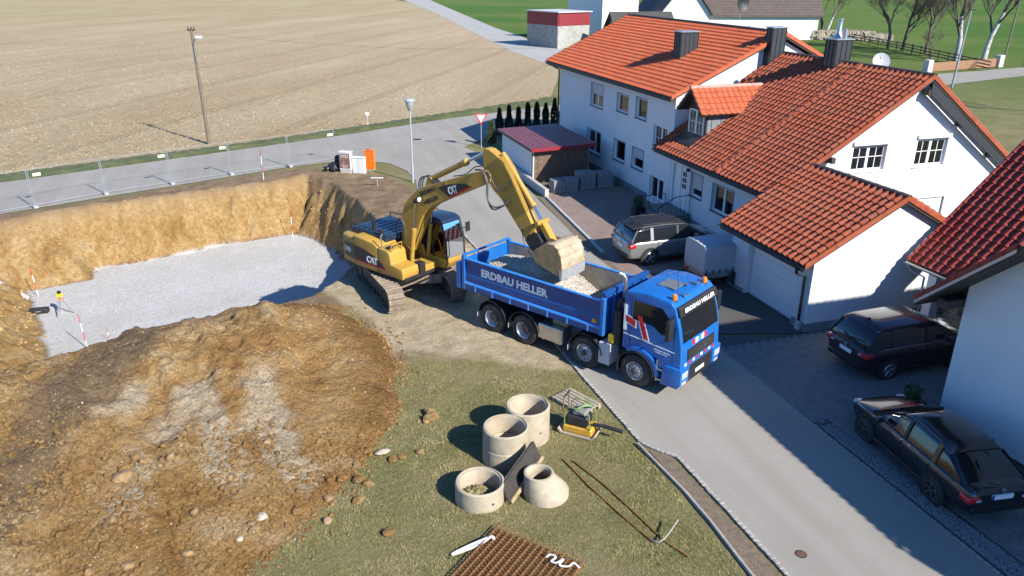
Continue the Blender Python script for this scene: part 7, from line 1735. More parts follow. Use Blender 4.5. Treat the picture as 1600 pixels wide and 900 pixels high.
rbm = thing('rebar_mat_stack', 'stack of rusty reinforcing steel mats at the bottom edge of the lawn', 'rebar mats', (ra.x, ra.y, gz(ra.x, ra.y)), an)
lo_ = 3.2
for lv in range(3):
    for i in range(15):
        m_ = MB(); x = 0.03 + (wdt - 0.06) * i / 14 + lv * 0.012; m_.cyl((x, 0.0 + lv * .03, 0.05 + lv * 0.06), (x + 0.02, -lo_, 0.05 + lv * 0.06), 0.011, n=6); m_.build('long_bar', RUST, rbm)
    m_ = MB()
    for i in range(34): y = -0.06 - i * (lo_ - 0.1) / 33; m_.cyl((0, y, 0.032 + lv * 0.06), (wdt, y, 0.032 + lv * 0.06), 0.008, n=5)
    o_ = m_.build('cross_bars', RUST, rbm); o_['kind'] = 'stuff'
STRAP = M('white_webbing', (0.70, 0.67, 0.63), 0.8, 0.1, 10)
def strap(label, pts, z0, w=0.03):
    P_ = smooth_path([G(px, py, z0) + Vector((0, 0, dz)) for px, py, dz in pts], 6); c = P_[0]
    t = thing('lifting_strap', label, 'strap', (c.x, c.y, 0.0)); m = MB(); vs = []
    for i, p in enumerate(P_):
        d = (P_[min(i + 1, len(P_) - 1)] - P_[max(i - 1, 0)]); s_ = Vector((-d.y, d.x, 0)).normalized() * w
        q = p - Vector((c.x, c.y, 0)); vs += [q - s_, q + s_, q + s_ + Vector((0, 0, .012)), q - s_ + Vector((0, 0, .012))]
    n_ = len(P_); m.add(vs, [(4 * i + a_, 4 * i + (a_ + 1) % 4, 4 * i + 4 + (a_ + 1) % 4, 4 * i + 4 + a_) for i in range(n_ - 1) for a_ in range(4)] + [(0, 1, 2, 3), (4 * n_ - 1, 4 * n_ - 2, 4 * n_ - 3, 4 * n_ - 4)]); m.build('webbing', STRAP, t)
strap('white strap stretched from the lawn onto the left corner of the rebar', [(772, 851, 0.14), (768, 848, 0.16), (752, 855, 0.10), (730, 862, 0.05), (708, 869, 0.04), (712, 866, 0.05), (735, 856, 0.07), (762, 848, 0.13)], 0.05)
strap('crumpled white strap lying on top of the rebar mats', [(853, 883, 0.2), (860, 879, 0.21), (868, 884, 0.22), (861, 890, 0.21), (870, 893, 0.23), (880, 887, 0.22), (874, 896, 0.21), (888, 897, 0.2), (896, 892, 0.2), (905, 899, 0.19)], 0.0, 0.02)

# ---------------------------------------------------------------- survey staffs, tripod, case in the pit
def staff(label, px, py, zb, h, lean=0.0, r=0.016, n=4):
    g = G(px, py, zb); t = thing('ranging_pole', label, 'survey pole', (g.x, g.y, zb - 0.03), 0, 'red and white survey poles')
    for i in range(n):
        m = MB(); z0, z1 = h * i / n, h * (i + 1) / n; m.cyl((lean * z0, 0, z0), (lean * z1, 0, z1), r, n=8); m.build('band', REDP if i % 2 else WHITE, t, smooth=50)
staff('red and white survey pole standing at the pit edge below the road fence', 412, 281, 0.02, 1.9)
staff('red and white survey pole at the far right corner of the gravel floor', 458, 372, PZ, 1.75)
staff('survey pole at the far left gravel edge, left of the tripod', 60, 463, PZ, 1.5, -0.04)
staff('tallest survey pole in front on the gravel by the soil heap', 137, 545, PZ, 1.6, -0.05)
staff('short thin white survey stake on the gravel behind the soil heap', 171, 533, PZ, 0.6, 0, 0.012)
g_ = G(100, 491, PZ); tp = thing('laser_tripod', 'yellow rotating laser on a tripod standing on the gravel floor', 'tripod', (g_.x, g_.y, PZ))
for k in range(3):
    a_ = 2.1 * k + 0.4; m_ = MB(); m_.cyl((0.42 * math.cos(a_), 0.42 * math.sin(a_), 0.02), (0.05 * math.cos(a_), 0.05 * math.sin(a_), 0.72), 0.028, n=8); m_.build('leg', ZINC, tp)
m_ = MB(); m_.lathe([(0.09, 0.70), (0.09, 0.76), (0.03, 0.78), (0.03, 0.86)], n=14); m_.build('head', M('orange_head', (0.6, 0.2, 0.05), 0.6), tp)
m_ = MB(); m_.box(-0.12, 0.12, -0.09, 0.09, 0.86, 1.02); m_.build('laser_unit', M('laser_yellow', (0.75, 0.55, 0.02), 0.5), tp, bev=0.03)
m_ = MB(); m_.lathe([(0.08, 1.02), (0.08, 1.12), (0.05, 1.14)], n=14); m_.build('laser_cap', CATK, tp)
g_ = G(62, 489, PZ); cs = thing('equipment_case', 'black rounded equipment case lying on the gravel beside the tripod', 'case', (g_.x, g_.y, PZ), R(15))
m_ = MB(); m_.box(-0.40, 0.40, -0.16, 0.16, 0.0, 0.24); m_.build('shell', CATK, cs, bev=0.06, segs=3, smooth=40); m_ = MB(); m_.tube([(-0.1, -0.16, 0.14), (-0.08, -0.21, 0.14), (0.08, -0.21, 0.14), (0.1, -0.16, 0.14)], 0.014, 6); m_.build('handle', RIMGREY, cs)
pts = [G(-25, 430, -1.2), G(0, 443, -2.2), G(20, 455, -2.75), G(45, 467, PZ + 0.06)]
hs_ = thing('drain_hose', 'pale pinkish hose running down the left pit slope onto the gravel', 'hose', (pts[-1].x, pts[-1].y, PZ))
for k in range(3):
    m_ = MB(); m_.tube(smooth_path([p - hs_.location + Vector((0.05 * k, -0.11 * k, 0.10)) for p in pts]), 0.05, 8); m_.build('pipe', M('pale_pipe', (0.60, 0.50, 0.52), 0.5, 0.1), hs_, smooth=50)

# ---------------------------------------------------------------- road fence panels
GALV = M('galvanised_tube', (0.26, 0.29, 0.32), 0.55, 0.12, 9, metal=0.2)
FB = [(-28.4, 35.3)] + [tuple(G(*q)[:2]) for q in [(54, 324), (165, 303), (268, 287.3), (361, 272.6), (452, 260.3)]] + [(-11.6, 49.9)]
FTXT = ['leftmost', 'second', 'third', 'fourth', 'fifth', 'rightmost']
for i in range(6):
    a, b = Vector((*FB[i], 0)), Vector((*FB[i + 1], 0)); L_ = (b - a).length; an = math.atan2(b.y - a.y, b.x - a.x)
    f = thing('fence_panel', FTXT[i] + ' see-through steel mesh site fence panel along the road, counted from the left', 'fence panel', (a.x, a.y, 0.0), an, 'mobile fence panels along the road')
    for x in (0.04, L_ - 0.04):
        m_ = MB(); m_.cyl((x, 0, 0.02), (x, 0, 2.0), 0.019, n=8); m_.build('post', GALV, f, smooth=50)
    for z in (0.12, 1.98):
        m_ = MB(); m_.cyl((0.04, 0, z), (L_ - 0.04, 0, z), 0.012, n=8); m_.build('rail', GALV, f, smooth=50)
    m_ = MB()
    for k in range(int(L_ / 0.12)): m_.cyl((0.08 + k * 0.12, 0, 0.12), (0.08 + k * 0.12, 0, 1.98), 0.0012, n=3, caps=False)
    for k in range(7): m_.cyl((0.04, 0.004, 0.3 + k * 0.26), (L_ - 0.04, 0.004, 0.3 + k * 0.26), 0.0018, n=3, caps=False)
    o_ = m_.build('wire_mesh', GALV, f); o_['kind'] = 'stuff'
    m_ = MB(); m_.box(-0.35, 0.35, -0.12, 0.12, 0.0, 0.13); m_.xf = Matrix.Rotation(R(90), 4, 'Z'); m_.build('foot_block', M('grey_fence_foot', (0.34, 0.335, 0.32), 0.9, 0.15), f, bev=0.02)
    px_ = [0.4, 0.25, 3.1, 3.1, 0.3, 3.0][i]
    if i != 4:
        m_ = MB(); m_.box(min(px_, L_ - 0.5), min(px_, L_ - 0.5) + 0.38, -0.03, -0.02, 1.60, 1.76); m_.build('name_plate', M('plate_cream', (0.62, 0.60, 0.45), 0.5, 0.05), f)

# ---------------------------------------------------------------- street furniture
def cabinet(name, label, px, py, w, d, h, mat, az, plinth=0.2):
    g = G(px, py); t = thing(name, label, 'cabinet', (g.x, g.y, -0.02), az)
    m = MB(); m.box(-w / 2 + 0.02, w / 2 - 0.02, -d / 2 + 0.02, d / 2 - 0.02, -0.05, plinth); m.build('plinth', LC, t)
    m = MB(); m.box(-w / 2, w / 2, -d / 2, d / 2, plinth, h); b = m.build('body', mat, t, bev=0.012)
    m = MB(); m.box(-w / 2 - 0.03, w / 2 + 0.03, -d / 2 - 0.03, d / 2 + 0.03, h, h + 0.05); m.build('lid', mat, t, bev=0.015)
    m = MB(); m.box(-0.004, 0.004, -d / 2 - 0.004, -d / 2 + 0.002, plinth + 0.03, h - 0.03); m.build('door_seam', CATK, t)
    return t
CABW = M('cabinet_grey', (0.62, 0.62, 0.60), 0.6, 0.08, 5, dirt=(0.5, 0.49, 0.45))
k1 = cabinet('utility_cabinet', 'tall pale utility cabinet with a dark poster on its front', 542, 270.5, 0.72, 0.36, 1.32, CABW, R(-12), 0.28)
m_ = MB(); m_.box(-0.33, 0.33, -0.192, -0.184, 0.36, 1.26); ps_ = m_.build('poster', M('poster_brown', (0.16, 0.075, 0.06), 0.7, 0.6, 14, dirt=(0.42, 0.33, 0.28), dirt_amt=0.8), k1)
for i, (z, w_) in enumerate(((1.12, 0.5), (1.02, 0.42), (0.55, 0.46), (0.47, 0.38), (0.41, 0.3))):
    m_ = MB(); m_.box(-w_ / 2, w_ / 2, -0.196, -0.1925, z, z + 0.035 + 0.03 * (i < 2)); m_.build('poster_line', M('poster_pale', (0.45, 0.36, 0.32), 0.7), ps_)
cabinet('utility_cabinet', 'lower plain pale utility cabinet beside the postered one', 562, 271, 0.78, 0.3, 1.0, CABW, R(-14), 0.05)
cabinet('orange_cabinet', 'bright orange utility cabinet at the edge of the grass corner', 579, 266, 0.52, 0.42, 1.25, M('orange_plastic', (0.85, 0.17, 0.008), 0.5, 0.06, 4), R(-14), 0.12)
g_ = G(522, 268); ty = thing('rubble_sacks', 'black plastic sacks piled left of the utility cabinets', 'sacks', (g_.x, g_.y, 0))
for i, (dx, dy, dz, s_) in enumerate(((0, 0, 0.25, 0.38), (0.28, 0.1, 0.5, 0.36), (0.42, -0.1, 0.2, 0.3), (-0.4, 0.0, 0.12, 0.24), (0.3, 0.12, 0.82, 0.25))): link('sack', rock_mesh(60 + i, M('black_foil', (0.02, 0.02, 0.022), 0.35, 0.3)), ty, Matrix.Translation((dx, dy, dz)) @ Matrix.Rotation(i, 4, 'Z') @ Matrix.Diagonal((s_ * 1.1, s_ * 0.9, s_ * 1.2, 1)))
g_ = G(590, 292); tb_ = thing('marker_peg', 'small white T-shaped marker peg in the bare soil', 'marker peg', (g_.x, g_.y, gz(g_.x, g_.y)))
m_ = MB(); m_.box(-0.02, 0.02, -0.02, 0.02, -0.05, 0.5); m_.build('stake', PW, tb_); m_ = MB(); m_.box(-0.35, 0.35, -0.05, 0.05, 0.48, 0.52); m_.build('crossboard', M('white_board', (0.62, 0.60, 0.58), 0.7), tb_)
LPOST = M('lamp_post_grey', (0.32, 0.37, 0.39), 0.5, 0.06, 5)
g_ = G(645.5, 284.8); lp = thing('street_lamp', 'slender pale grey street lamp with translucent lantern at the junction corner', 'street lamp', (g_.x, g_.y, 0))
m_ = MB(); m_.cyl((0, 0, -0.05), (0, 0, 1.0), 0.065, n=14); m_.cyl((0, 0, 1.0), (0, 0, 4.2), 0.05, 0.042, 14); m_.build('post', LPOST, lp, smooth=50)
m_ = MB(); m_.lathe([(0.05, 4.14), (0.13, 4.22), (0.24, 4.60), (0.25, 4.70)], n=18, caps=False); m_.build('lantern', M('frosted_lantern', (0.30, 0.335, 0.325), 0.25, 0.05, 4), lp, smooth=40)
m_ = MB(); m_.lathe([(0.28, 4.68), (0.29, 4.73), (0.24, 4.80), (0.0, 4.86)], n=18); m_.build('lantern_cap', LPOST, lp, smooth=40)
g_ = G(327.5, 225.5); up_ = thing('utility_pole', 'tall brown wooden utility pole with a small lamp near its top at the field edge', 'utility pole', (g_.x, g_.y, 0))
POLEW = M('pole_wood', (0.16, 0.125, 0.088), 0.9, 0.3, 6, 0.4, 30)
m_ = MB(); m_.cyl((0, 0, -0.1), (-0.12, 0, 7.75), 0.125, 0.095, 12); m_.build('pole', POLEW, up_, smooth=50)
m_ = MB(); m_.box(-0.38, 0.12, -0.05, 0.05, 7.7, 7.78); m_.build('crossarm', CATK, up_)
for x in (-0.32, -0.12, 0.08):
    m_ = MB(); m_.lathe([(0.03, 7.78), (0.05, 7.83), (0.03, 7.88), (0.05, 7.92), (0, 7.95)], (x, 0, 0), n=10); m_.build('insulator', CATK, up_)
m_ = MB(); m_.tube([(-0.03, -0.08, 6.6), (0.0, -0.15, 6.9), (0.25, -0.2, 7.25)], 0.025, 8); m_.build('lamp_arm', GALV, up_); m_ = MB(); m_.box(0.18, 0.62, -0.32, -0.10, 7.22, 7.38); m_.build('lamp_head', M('lamp_head_pale', (0.6, 0.6, 0.58), 0.4), up_, bev=0.05, segs=2)
m_ = MB(); m_.cyl((-0.0, -0.125, 5.6), (-0.03, -0.12, 6.9), 0.03, n=8); m_.build('cable_pipe', GALV, up_)
m_ = MB(); m_.tube([(-0.1 + 40 * t, 0 + 12 * t, 7.6 - 2.2 * 4 * t * (1 - t) * 0.6 - 0.4 * t) for t in [i / 14 for i in range(15)]], 0.006, 4); m_.build('wire', CATK, up_)
g_ = G(752, 231); ys_ = thing('yield_sign', 'red and white triangular give-way sign on a grey post at the junction', 'road sign', (g_.x, g_.y, 0), R(8))
m_ = MB(); m_.cyl((0, 0, -0.05), (0, 0, 2.42), 0.035, n=10); m_.build('post', GALV, ys_, smooth=50)
def tri(k, y, z0=2.0): return [(-0.45 * k, z0 + 0.26 * k), (0.45 * k, z0 + 0.26 * k), (0, z0 - 0.52 * k)]
m_ = MB(); m_.prism(tri(1.0, 0, 2.12), -0.06, -0.045, 'y'); sgn = m_.build('sign_plate', REDP, ys_, bev=0.004); m_ = MB(); m_.prism(tri(0.68, 0, 2.13), -0.066, -0.058, 'y'); m_.build('sign_field', WHITE, sgn)
g_ = G(575, 198); fs_ = thing('field_marker', 'small white sign on a thin stake at the field edge', 'sign', (g_.x, g_.y, 0)); m_ = MB(); m_.cyl((0, 0, 0), (0, 0, 1.0), 0.03, n=8); m_.build('stake', M('pale_wood', (0.5, 0.45, 0.35), 0.9), fs_); m_ = MB(); m_.box(-0.15, 0.15, -0.03, -0.01, 0.92, 1.12); m_.build('plate', WHITE, fs_)

# ---------------------------------------------------------------- shed, pallets of pavers
SH = House('garden_shed', 'small shed with red sheet-metal roof, white side wall and brown board front', 'shed', -44, 16.5)
S0, S1, T0_, T1_ = -47.6, -41.6, 14.75, 18.3
m_ = SH.mb(); m_.box(S0, S1, T0_, T0_ + 0.08, -0.02, 1.98); SH.part('side_wall', m_, M('white_boards', (0.62, 0.63, 0.62), 0.7, 0.06, 5))
m_ = SH.mb(); m_.box(S0, S1, T1_ - 0.06, T1_, -0.02, 1.98); SH.part('rear_wall', m_, WOODD)
m_ = SH.mb(); m_.box(S0, S0 + 0.06, T0_ + 0.08, T1_ - 0.06, -0.02, 1.98); SH.part('end_wall', m_, WOODD)
BRD = M('brown_shed_boards', (0.14, 0.095, 0.065), 0.85, 0.35, 5, 0.3, 40)
for i in range(17):
    y0 = T0_ + 0.1 + i * 0.202; m_ = SH.mb(); m_.box(S1 - 0.05, S1 - (0.0 if i % 2 else 0.018), y0, y0 + 0.196, -0.02, 1.95); SH.part('board', m_, BRD)
m_ = SH.mb(); m_.box(S0 - 0.25, S1 + 0.45, T0_ - 0.25, T1_ + 0.3, 2.02, 2.07)
for v in m_.v: v.z += (v.y - T0_) * 0.03
rf = SH.part('roof', m_, M('red_sheet_roof', (0.20, 0.055, 0.058), 0.5, 0.15, 4, dirt=(0.27, 0.14, 0.135), dirt_amt=0.5))
for i in range(17):
    m_ = SH.mb(); y = T0_ - 0.2 + i * 0.25; z = 2.07 + (y - T0_) * 0.03; m_.prism([(y - 0.03, z), (y + 0.03, z), (y + 0.016, z + 0.03), (y - 0.016, z + 0.03)], S0 - 0.25, S1 + 0.45, 'x'); SH.part('roof_rib', m_, MATS['red_sheet_roof'], rf)
m_ = SH.mb(); m_.box(S1 + 0.45, S1 + 0.48, T0_ - 0.25, T1_ + 0.3, 1.92, 2.12)
for v in m_.v: v.z += (v.y - T0_) * 0.03
SH.part('front_trim', m_, M('red_trim', (0.24, 0.022, 0.032), 0.4), rf)
m_ = SH.mb(); m_.box(S0 - 0.25, S1 + 0.45, T0_ - 0.29, T0_ - 0.25, 1.93, 2.06); SH.part('side_trim', m_, CATK, rf)
downpipe(SH, [(S1 + 0.2, T0_ - 0.2, 1.95), (S1 + 0.08, T0_ - 0.06, 1.8), (S1 + 0.06, T0_ - 0.05, 0.05)], ANTH, 0.035)
PVR = M('stacked_paver_grey', (0.24, 0.24, 0.235), 0.8, 0.15, 8)
PTXT = ['small stack of grey pavers left in the row on the yard', 'second stack of grey pavers in the row, slightly taller', 'large pallet of grey pavers third from the shed', 'large pallet of grey pavers closest to the house wall']
for i, (s_, t_, w_, h_) in enumerate(((-39.4, 15.45, 0.7, 0.8), (-39.5, 16.25, 0.75, 0.72), (-39.9, 17.35, 0.95, 0.95), (-39.9, 18.45, 0.95, 0.9))):
    P_ = thing('paver_stack', PTXT[i], 'paver stack', H2W(s_, t_, 0.005), HA + R([3, -4, 2, -2][i]), 'stacks of pavers by the shed')
    m_ = MB(); m_.box(-w_ / 2, w_ / 2, -w_ / 2, w_ / 2, 0, 0.11); m_.build('pallet', PW, P_)
    nz = int((h_ - 0.11) / 0.1); pmesh2 = None
    for k in range(nz):
        for a_ in range(3):
            for b_ in range(3):
                if pmesh2 is None: mm = MB(); mm.box(-w_ / 6 + 0.006, w_ / 6 - 0.006, -w_ / 6 + 0.006, w_ / 6 - 0.006, 0, 0.094); pmesh2 = mm.mesh(PVR, bev=0.008)
                if k == nz - 1 and i < 2 and random.random() < 0.3: continue
                link('paver', pmesh2, P_, Matrix.Translation((-w_ / 3 + a_ * w_ / 3 + random.uniform(-.006, .006), -w_ / 3 + b_ * w_ / 3 + random.uniform(-.006, .006), 0.112 + k * 0.1)))

# ---------------------------------------------------------------- vegetation
THU = M('thuja_green', (0.022, 0.040, 0.016), 0.85, 0.5, 5)
THUL = M('thuja_yellow_green', (0.10, 0.12, 0.025), 0.85, 0.4, 5)
def thuja(label, x, y, h, r, mat, seed, group='row of clipped thujas'):
    t = thing('thuja', label, 'conifer', (x, y, 0), 0, group)
    m = MB(); m.cyl((0, 0, -0.05), (0, 0, h * 0.8), 0.05, 0.02, 8); m.build('trunk', POLEW, t)
    rs = np.random.RandomState(seed); n = 2600; f = rs.rand(n) ** 0.8; zz = 0.08 + f * (h - 0.1); rr0 = r * np.clip(1 - f, 0, 1) ** 0.55 * (0.85 + 0.2 * np.sin(f * 9 + seed)) ; an = rs.uniform(0, 6.28, n); rad = rr0 * rs.uniform(0.55, 1.05, n) ** 0.5
    P_ = np.stack([rad * np.cos(an), rad * np.sin(an), zz], -1); d = np.stack([np.cos(an), np.sin(an), np.full(n, 1.2)], -1) + rs.normal(0, .35, (n, 3)); d /= np.linalg.norm(d, axis=1)[:, None]
    s2 = np.cross(d, rs.normal(size=(n, 3))); s2 /= np.linalg.norm(s2, axis=1)[:, None]; k = rs.uniform(0.05, 0.11, n)[:, None]
    V_ = np.stack([P_ - s2 * k * 0.4, P_ + s2 * k * 0.4, P_ + d * k * 1.5], 1); me = bpy.data.meshes.new('f'); me.from_pydata(V_.reshape(-1, 3).tolist(), [], np.arange(3 * n).reshape(-1, 3).tolist()); me.materials.append(mat); link('crown', me, t)
ORD = ['first', 'second', 'third', 'fourth', 'fifth', 'sixth', 'seventh', 'last']
tb0, tb1 = Vector((-1.0, 57.6, 0)), Vector((4.0, 62.2, 0))
for i in range(8):
    p = tb0 + (tb1 - tb0) * (i / 7); thuja(ORD[i] + ' dark thuja from the give-way sign in the row behind the shed', p.x, p.y, 2.15 + 0.15 * math.sin(i * 2.3), 0.36, THU, 500 + i)
thuja('yellow-green young thuja right beside the give-way sign', -1.5, 54.6, 1.75, 0.36, THUL, 520, None)
BARK = M('bare_bark', (0.095, 0.075, 0.058), 0.9, 0.3, 6); BIRCH = M('birch_bark', (0.42, 0.40, 0.37), 0.8, 0.35, 4, dirt=(0.06, 0.055, 0.05), dirt_amt=0.9)
def bare_tree(label, x, y, h, seed, mat, trunk_r=0.2, spread=0.9, lean=(0, 0), fork=2, up=0.35, group=None, depth=5):
    t = thing('bare_tree', label, 'tree', (x, y, 0), 0, group)
    rs = random.Random(seed); trunk = MB(); br = MB()
    def grow(mb, p, d, L, r, lev):
        n = 4; pts = [p]; q = p.copy(); dd = d.copy()
        for i in range(n):
            dd = (dd + Vector((rs.uniform(-1, 1), rs.uniform(-1, 1), rs.uniform(-0.3, 0.6))) * 0.13).normalized(); q = q + dd * (L / n); pts.append(q.copy())
        mb.tube(pts, [r * (1 - 0.45 * i / n) for i in range(n + 1)], 7 if lev == 0 else 5 if lev < 2 else 3, caps=False)
        if lev >= depth: return
        kids = fork + (rs.random() < 0.5) + (2 if lev > 0 else 1)
        for k in range(kids):
            f = 1.0 if k == 0 else rs.uniform(0.35, 0.95); idx_ = min(n, max(1, int(round(f * n)))); b = pts[idx_]
            a = rs.uniform(0, 6.28); side = Vector((math.cos(a), math.sin(a), 0)); nd = (dd * (1.0 if k == 0 else 0.55) + side * spread * rs.uniform(0.5, 1.0) + Vector((0, 0, up))).normalized()
            grow(br, b, nd, L * rs.uniform(0.55, 0.78), r * (0.62 if k == 0 else 0.45), lev + 1)
    grow(trunk, Vector((0, 0, -0.1)), Vector((lean[0], lean[1], 1)).normalized(), h * 0.38, trunk_r, 0)
    trunk.build('trunk', mat, t, smooth=60, recalc=False); br.build('crown', BARK, t, recalc=False)
GT = 'bare trees on the meadow'
bare_tree('slender pale birch pair of trunks behind the log pile, top left of the meadow', *G(1285, 48)[:2], 16, 1, BARK, 0.35, 0.7, (-.05, 0), group=GT)
bare_tree('leaning pale birch beside the log pile', *(G(1291, 49)[:2]), 16, 2, BIRCH, 0.28, 0.6, (0.32, 0), group=GT)
bare_tree('left one of the two bushy bare fruit trees on the meadow', *G(1388, 76)[:2], 13, 3, BARK, 0.34, 0.95, group=GT, depth=6)
bare_tree('right one of the two bushy bare fruit trees on the meadow', *G(1410, 79)[:2], 13, 4, BARK, 0.32, 0.95, (0.1, 0), group=GT, depth=6)
bare_tree('tall bare tree right of the two fruit trees', *G(1446, 83)[:2], 14, 5, BARK, 0.3, 0.8, group=GT, depth=6)
bare_tree('small low bare tree in front of the meadow fence', *G(1453, 92)[:2], 4.5, 6, BARK, 0.13, 1.1, group=GT)
bare_tree('big pale birch trunk left behind the brown board fence', *G(1492, 97)[:2], 17, 7, BIRCH, 0.42, 0.6, (0.07, 0), group=GT)
bare_tree('big leaning birch trunk right behind the brown board fence', *G(1537, 94)[:2], 18, 8, BIRCH, 0.40, 0.55, (0.18, 0), group=GT)
bare_tree('bare bush branches reaching in at the right edge beyond the houses', *G(1625, 175)[:2], 7, 9, BARK, 0.16, 1.1, (-0.25, 0), up=0.2)
# log pile
g_ = G(1285, 62); lgp = thing('log_pile', 'long pile of pale cut logs on the meadow', 'log pile', (g_.x, g_.y, 0), R(-14))
LOGM = M('cut_logs', (0.38, 0.32, 0.24), 0.9, 0.35, 3)
for i in range(150):
    r_ = random.uniform(0.2, 0.36); x = -2.0 + 14.0 * ((i * 0.618) % 1); z = 0.3 + 0.5 * (i % 4) * (0.8 if x < 9 else 0.5); m_ = MB(); y = random.uniform(-.25, .25); an_ = random.uniform(-.15, .15)
    m_.cyl((x, y - 1.0, z), (x + an_, y + 1.0, z + random.uniform(-.08, .08)), r_, r_ * 0.9, 8); m_.build('log', LOGM, lgp)
# rail fence on the meadow
WD = M('dark_fence_wood', (0.06, 0.05, 0.042), 0.9, 0.3, 5)
fp_ = [G(px, py) for px, py in ((1225, 50), (1300, 58), (1400, 78), (1480, 97), (1545, 112))]
mf = thing('rail_fence', 'long dark wooden rail fence crossing the meadow behind the trees', 'fence', (fp_[0].x, fp_[0].y, 0))
for a, b in zip(fp_, fp_[1:]):
    for z in (0.4, 0.8, 1.2):
        m_ = MB(); m_.bar(a - fp_[0] + Vector((0, 0, z)), b - fp_[0] + Vector((0, 0, z)), 0.06, 0.14); m_.build('rail', WD, mf)
    n_ = int((b - a).length / 3)
    for k in range(n_):
        p = a + (b - a) * (k / n_) - fp_[0]; m_ = MB(); m_.box(p.x - .07, p.x + .07, p.y - .07, p.y + .07, 0, 1.4); m_.build('post', WD, mf)
a, b = G(1452, 113), G(1556, 105)
bf = thing('board_fence', 'brown board fence with pale end posts beside the far road', 'fence', (a.x, a.y, 0), math.atan2(b.y - a.y, b.x - a.x)); L_ = (b - a).length
BF = M('brown_board', (0.26, 0.14, 0.075), 0.85, 0.2, 4)
for k in range(int(L_ / 0.25)):
    m_ = MB(); m_.box(0.25 * k, 0.25 * k + 0.24, -0.02, 0.02, 0.05, 1.15); m_.build('board', BF, bf)
for x in (-0.5, L_ + 0.4):
    m_ = MB(); m_.box(x - 0.45, x + 0.45, -0.4, 0.4, 0, 1.55); m_.build('pillar', M('pillar_pale', (0.5, 0.49, 0.47), 0.8, 0.1), bf, bev=0.03)
for px, py, h_, lab in ((1487, 137, 8.0, 'slim grey lamp pole beside the far road behind the gable'), (1566, 104, 11.0, 'dark wooden pole right of the brown board fence')):
    g_ = G(px, py); t_ = thing('roadside_pole', lab, 'pole', (g_.x, g_.y, 0)); m_ = MB(); m_.cyl((0, 0, 0), (0.3, 0, h_), 0.12, 0.08, 10); m_.build('shaft', GALV if h_ < 9 else POLEW, t_, smooth=50); m_ = MB(); m_.box(0.2, 0.7, -0.08, 0.08, h_ - 0.05, h_ + 0.08); m_.build('head', CATK, t_)

# ---------------------------------------------------------------- farm behind
class WH(House):
    def __init__(s, name, label, cat, loc, rz):
        s.off = Vector((0, 0, 0)); s.root = thing(name, label, cat, loc, rz)
RS = M('red_cladding', (0.22, 0.02, 0.025), 0.55, 0.12, 6); CW = M('stained_concrete', (0.33, 0.32, 0.29), 0.9, 0.2, 2, dirt=(0.16, 0.15, 0.13), dirt_amt=0.7)
g_ = G(872, 76); fsd = WH('farm_shed', 'concrete farm shed with red clad upper band by the lane', 'shed', (g_.x, g_.y, 0), R(35))
FW, FD, FZ, FH = 6.5, 8.4, 3.5, 5.5
for k in range(5):
    m_ = MB(); m_.box(k * 1.3, 1.29 + k * 1.3, 0, 0.15, 0, FZ); m_.build('wall_panel', CW, fsd.root)
for k in range(6):
    m_ = MB(); m_.box(-0.15, 0.0, 0.02 + k * 1.4, 1.40 + k * 1.4, 0, FZ); m_.build('wall_panel', CW, fsd.root)
m_ = MB(); m_.box(0.0, FW, FD - 0.15, FD, 0, FH); m_.build('rear_wall', CW, fsd.root)
m_ = MB(); m_.box(FW - 0.15, FW, 0.16, FD - 0.16, 0, FH); m_.build('far_wall', CW, fsd.root)
m_ = MB(); m_.box(0.0, FW, -0.06, 0.12, FZ, FH); m_.build('front_cladding', RS, fsd.root)
m_ = MB(); m_.box(-0.2, -0.02, 0.0, FD, FZ, FH); m_.build('side_cladding', RS, fsd.root)
for k in range(13):
    m_ = MB(); m_.box(0.1 + k * 0.49, 0.16 + k * 0.49, -0.09, -0.06, FZ, FH); m_.build('cladding_rib', RS, fsd.root)
m_ = MB(); m_.box(-0.4, FW + 0.3, -0.3, FD + 0.2, FH, FH + 0.15); m_.build('roof', M('pale_sheet_roof', (0.50, 0.48, 0.48), 0.5, 0.06), fsd.root)
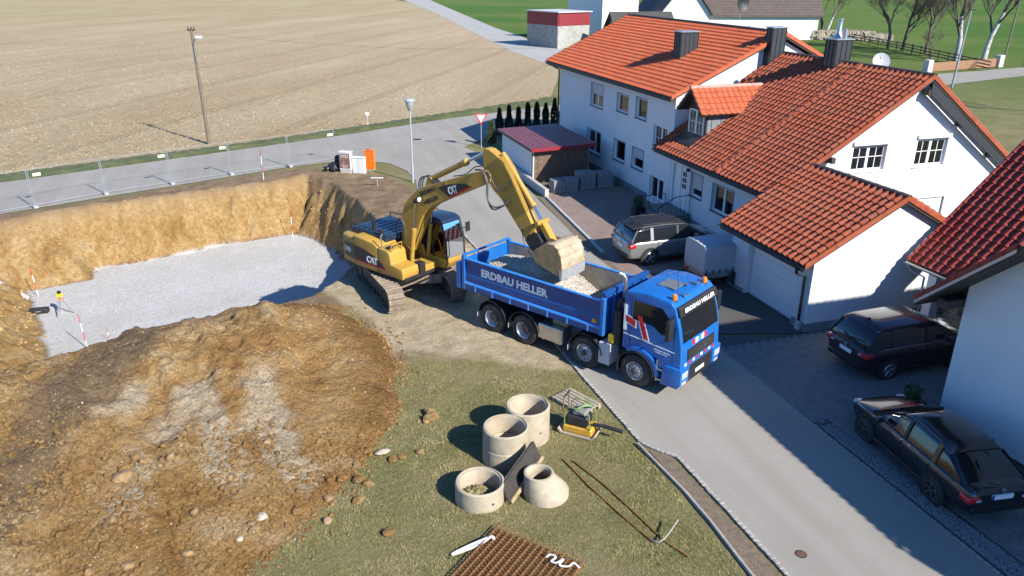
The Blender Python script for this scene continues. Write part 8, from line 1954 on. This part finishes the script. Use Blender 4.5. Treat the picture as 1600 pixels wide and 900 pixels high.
def gable_house(name, label, loc, rz, L, Wd, he, hr, wallm, tiles, windows=()):
    h = WH(name, label, 'house', loc, rz)
    m = MB(); m.prism([(0, 0), (Wd, 0), (Wd, he), (Wd / 2, hr), (0, he)], 0, L, 'x'); m.build('wall', wallm, h.root)
    for sg, y0, y1 in ((-1, -0.6, Wd / 2), (1, Wd + 0.6, Wd / 2)):
        k_ = (hr - he) / (Wd / 2); z0 = he - 0.6 * k_ + 0.12; z1 = hr + 0.12; m = MB()
        q = [(-0.7, y0, z0), (L + 0.7, y0, z0), (L + 0.7, y1, z1), (-0.7, y1, z1)]; m.add(q + [(a_, b_, c_ + 0.22) for a_, b_, c_ in q], [(0, 1, 2, 3), (4, 5, 6, 7), (0, 1, 5, 4), (1, 2, 6, 5), (2, 3, 7, 6), (3, 0, 4, 7)]); rf_ = m.build('roof', tiles, h.root)
        nrow = 16; mm = MB()
        for i in range(nrow):
            f0, f1 = i / nrow, (i + 1) / nrow; mm.add([(-0.7, y0 + (y1 - y0) * f0, z0 + (z1 - z0) * f0 + 0.29), (L + 0.7, y0 + (y1 - y0) * f0, z0 + (z1 - z0) * f0 + 0.29), (L + 0.7, y0 + (y1 - y0) * f1, z0 + (z1 - z0) * f1 + 0.225), (-0.7, y0 + (y1 - y0) * f1, z0 + (z1 - z0) * f1 + 0.225)], [(0, 1, 2, 3)])
        mm.build('tile_courses', tiles, rf_)
    for (x, z, w_, hh_) in windows:
        m = MB(); m.box(x, x + w_, -0.04, 0.03, z, z + hh_); wn = m.build('window', WHITEPVC, h.root); m = MB(); m.box(x + 0.08, x + w_ - 0.08, -0.06, -0.04, z + 0.08, z + hh_ - 0.08); m.build('pane', DARKGLASS, wn)
    return h
# long white farmhouse with old brown roof
gable_house('farmhouse', 'long white farmhouse with weathered brown roof behind the orange roofs', (34, 150, 0), R(4), 23, 12, 4.6, 11.5, PLASTER, T_BROWN, [(4, 1.2, 1.2, 1.3), (9, 1.2, 1.2, 1.3), (14, 1.2, 1.2, 1.3)])
fh = gable_house('farm_annex', 'white farm annex with gable front and brown roof left of the long farmhouse', (34.5, 143.5, 0), R(94), 18, 8.5, 5.2, 10.5, PLASTER, T_BROWN)
fb = gable_house('farm_barn', 'tall pale farm barn behind the red clad shed', (15.6, 143.0, 0), R(38), 9, 9, 8.8, 13, PLASTER, T_BROWN)
lt = gable_house('lean_to', 'low outbuilding with dark grey roof between barn and orange roof', (16.5, 127, 0), R(10), 9, 6, 3.0, 5.4, CW, M('dark_grey_tile', (0.08, 0.075, 0.07), 0.8, 0.2))
g_ = G(1127, 40, 6.0); sd_ = thing('satellite_dish', 'large dark satellite dish on the brown farmhouse roof', 'satellite dish', (39.5, 142.2, 4.2), R(0))
m_ = MB(); m_.lathe([(0.0, 0.0), (0.8, 0.1), (1.3, 0.32), (1.32, 0.34), (0.8, 0.16), (0, 0.06)], (0, 0, 0), axis='y', n=22); m_.xf = Matrix.Translation((0, -0.6, 2.6)) @ Matrix.Rotation(R(25), 4, 'Z') @ Matrix.Rotation(R(180), 4, 'Z'); m_.build('reflector', CATK, sd_, smooth=50); m_ = MB(); m_.cyl((0, 0, 0), (0, 0, 2.6), 0.07, n=8); m_.build('mast', GALV, sd_)
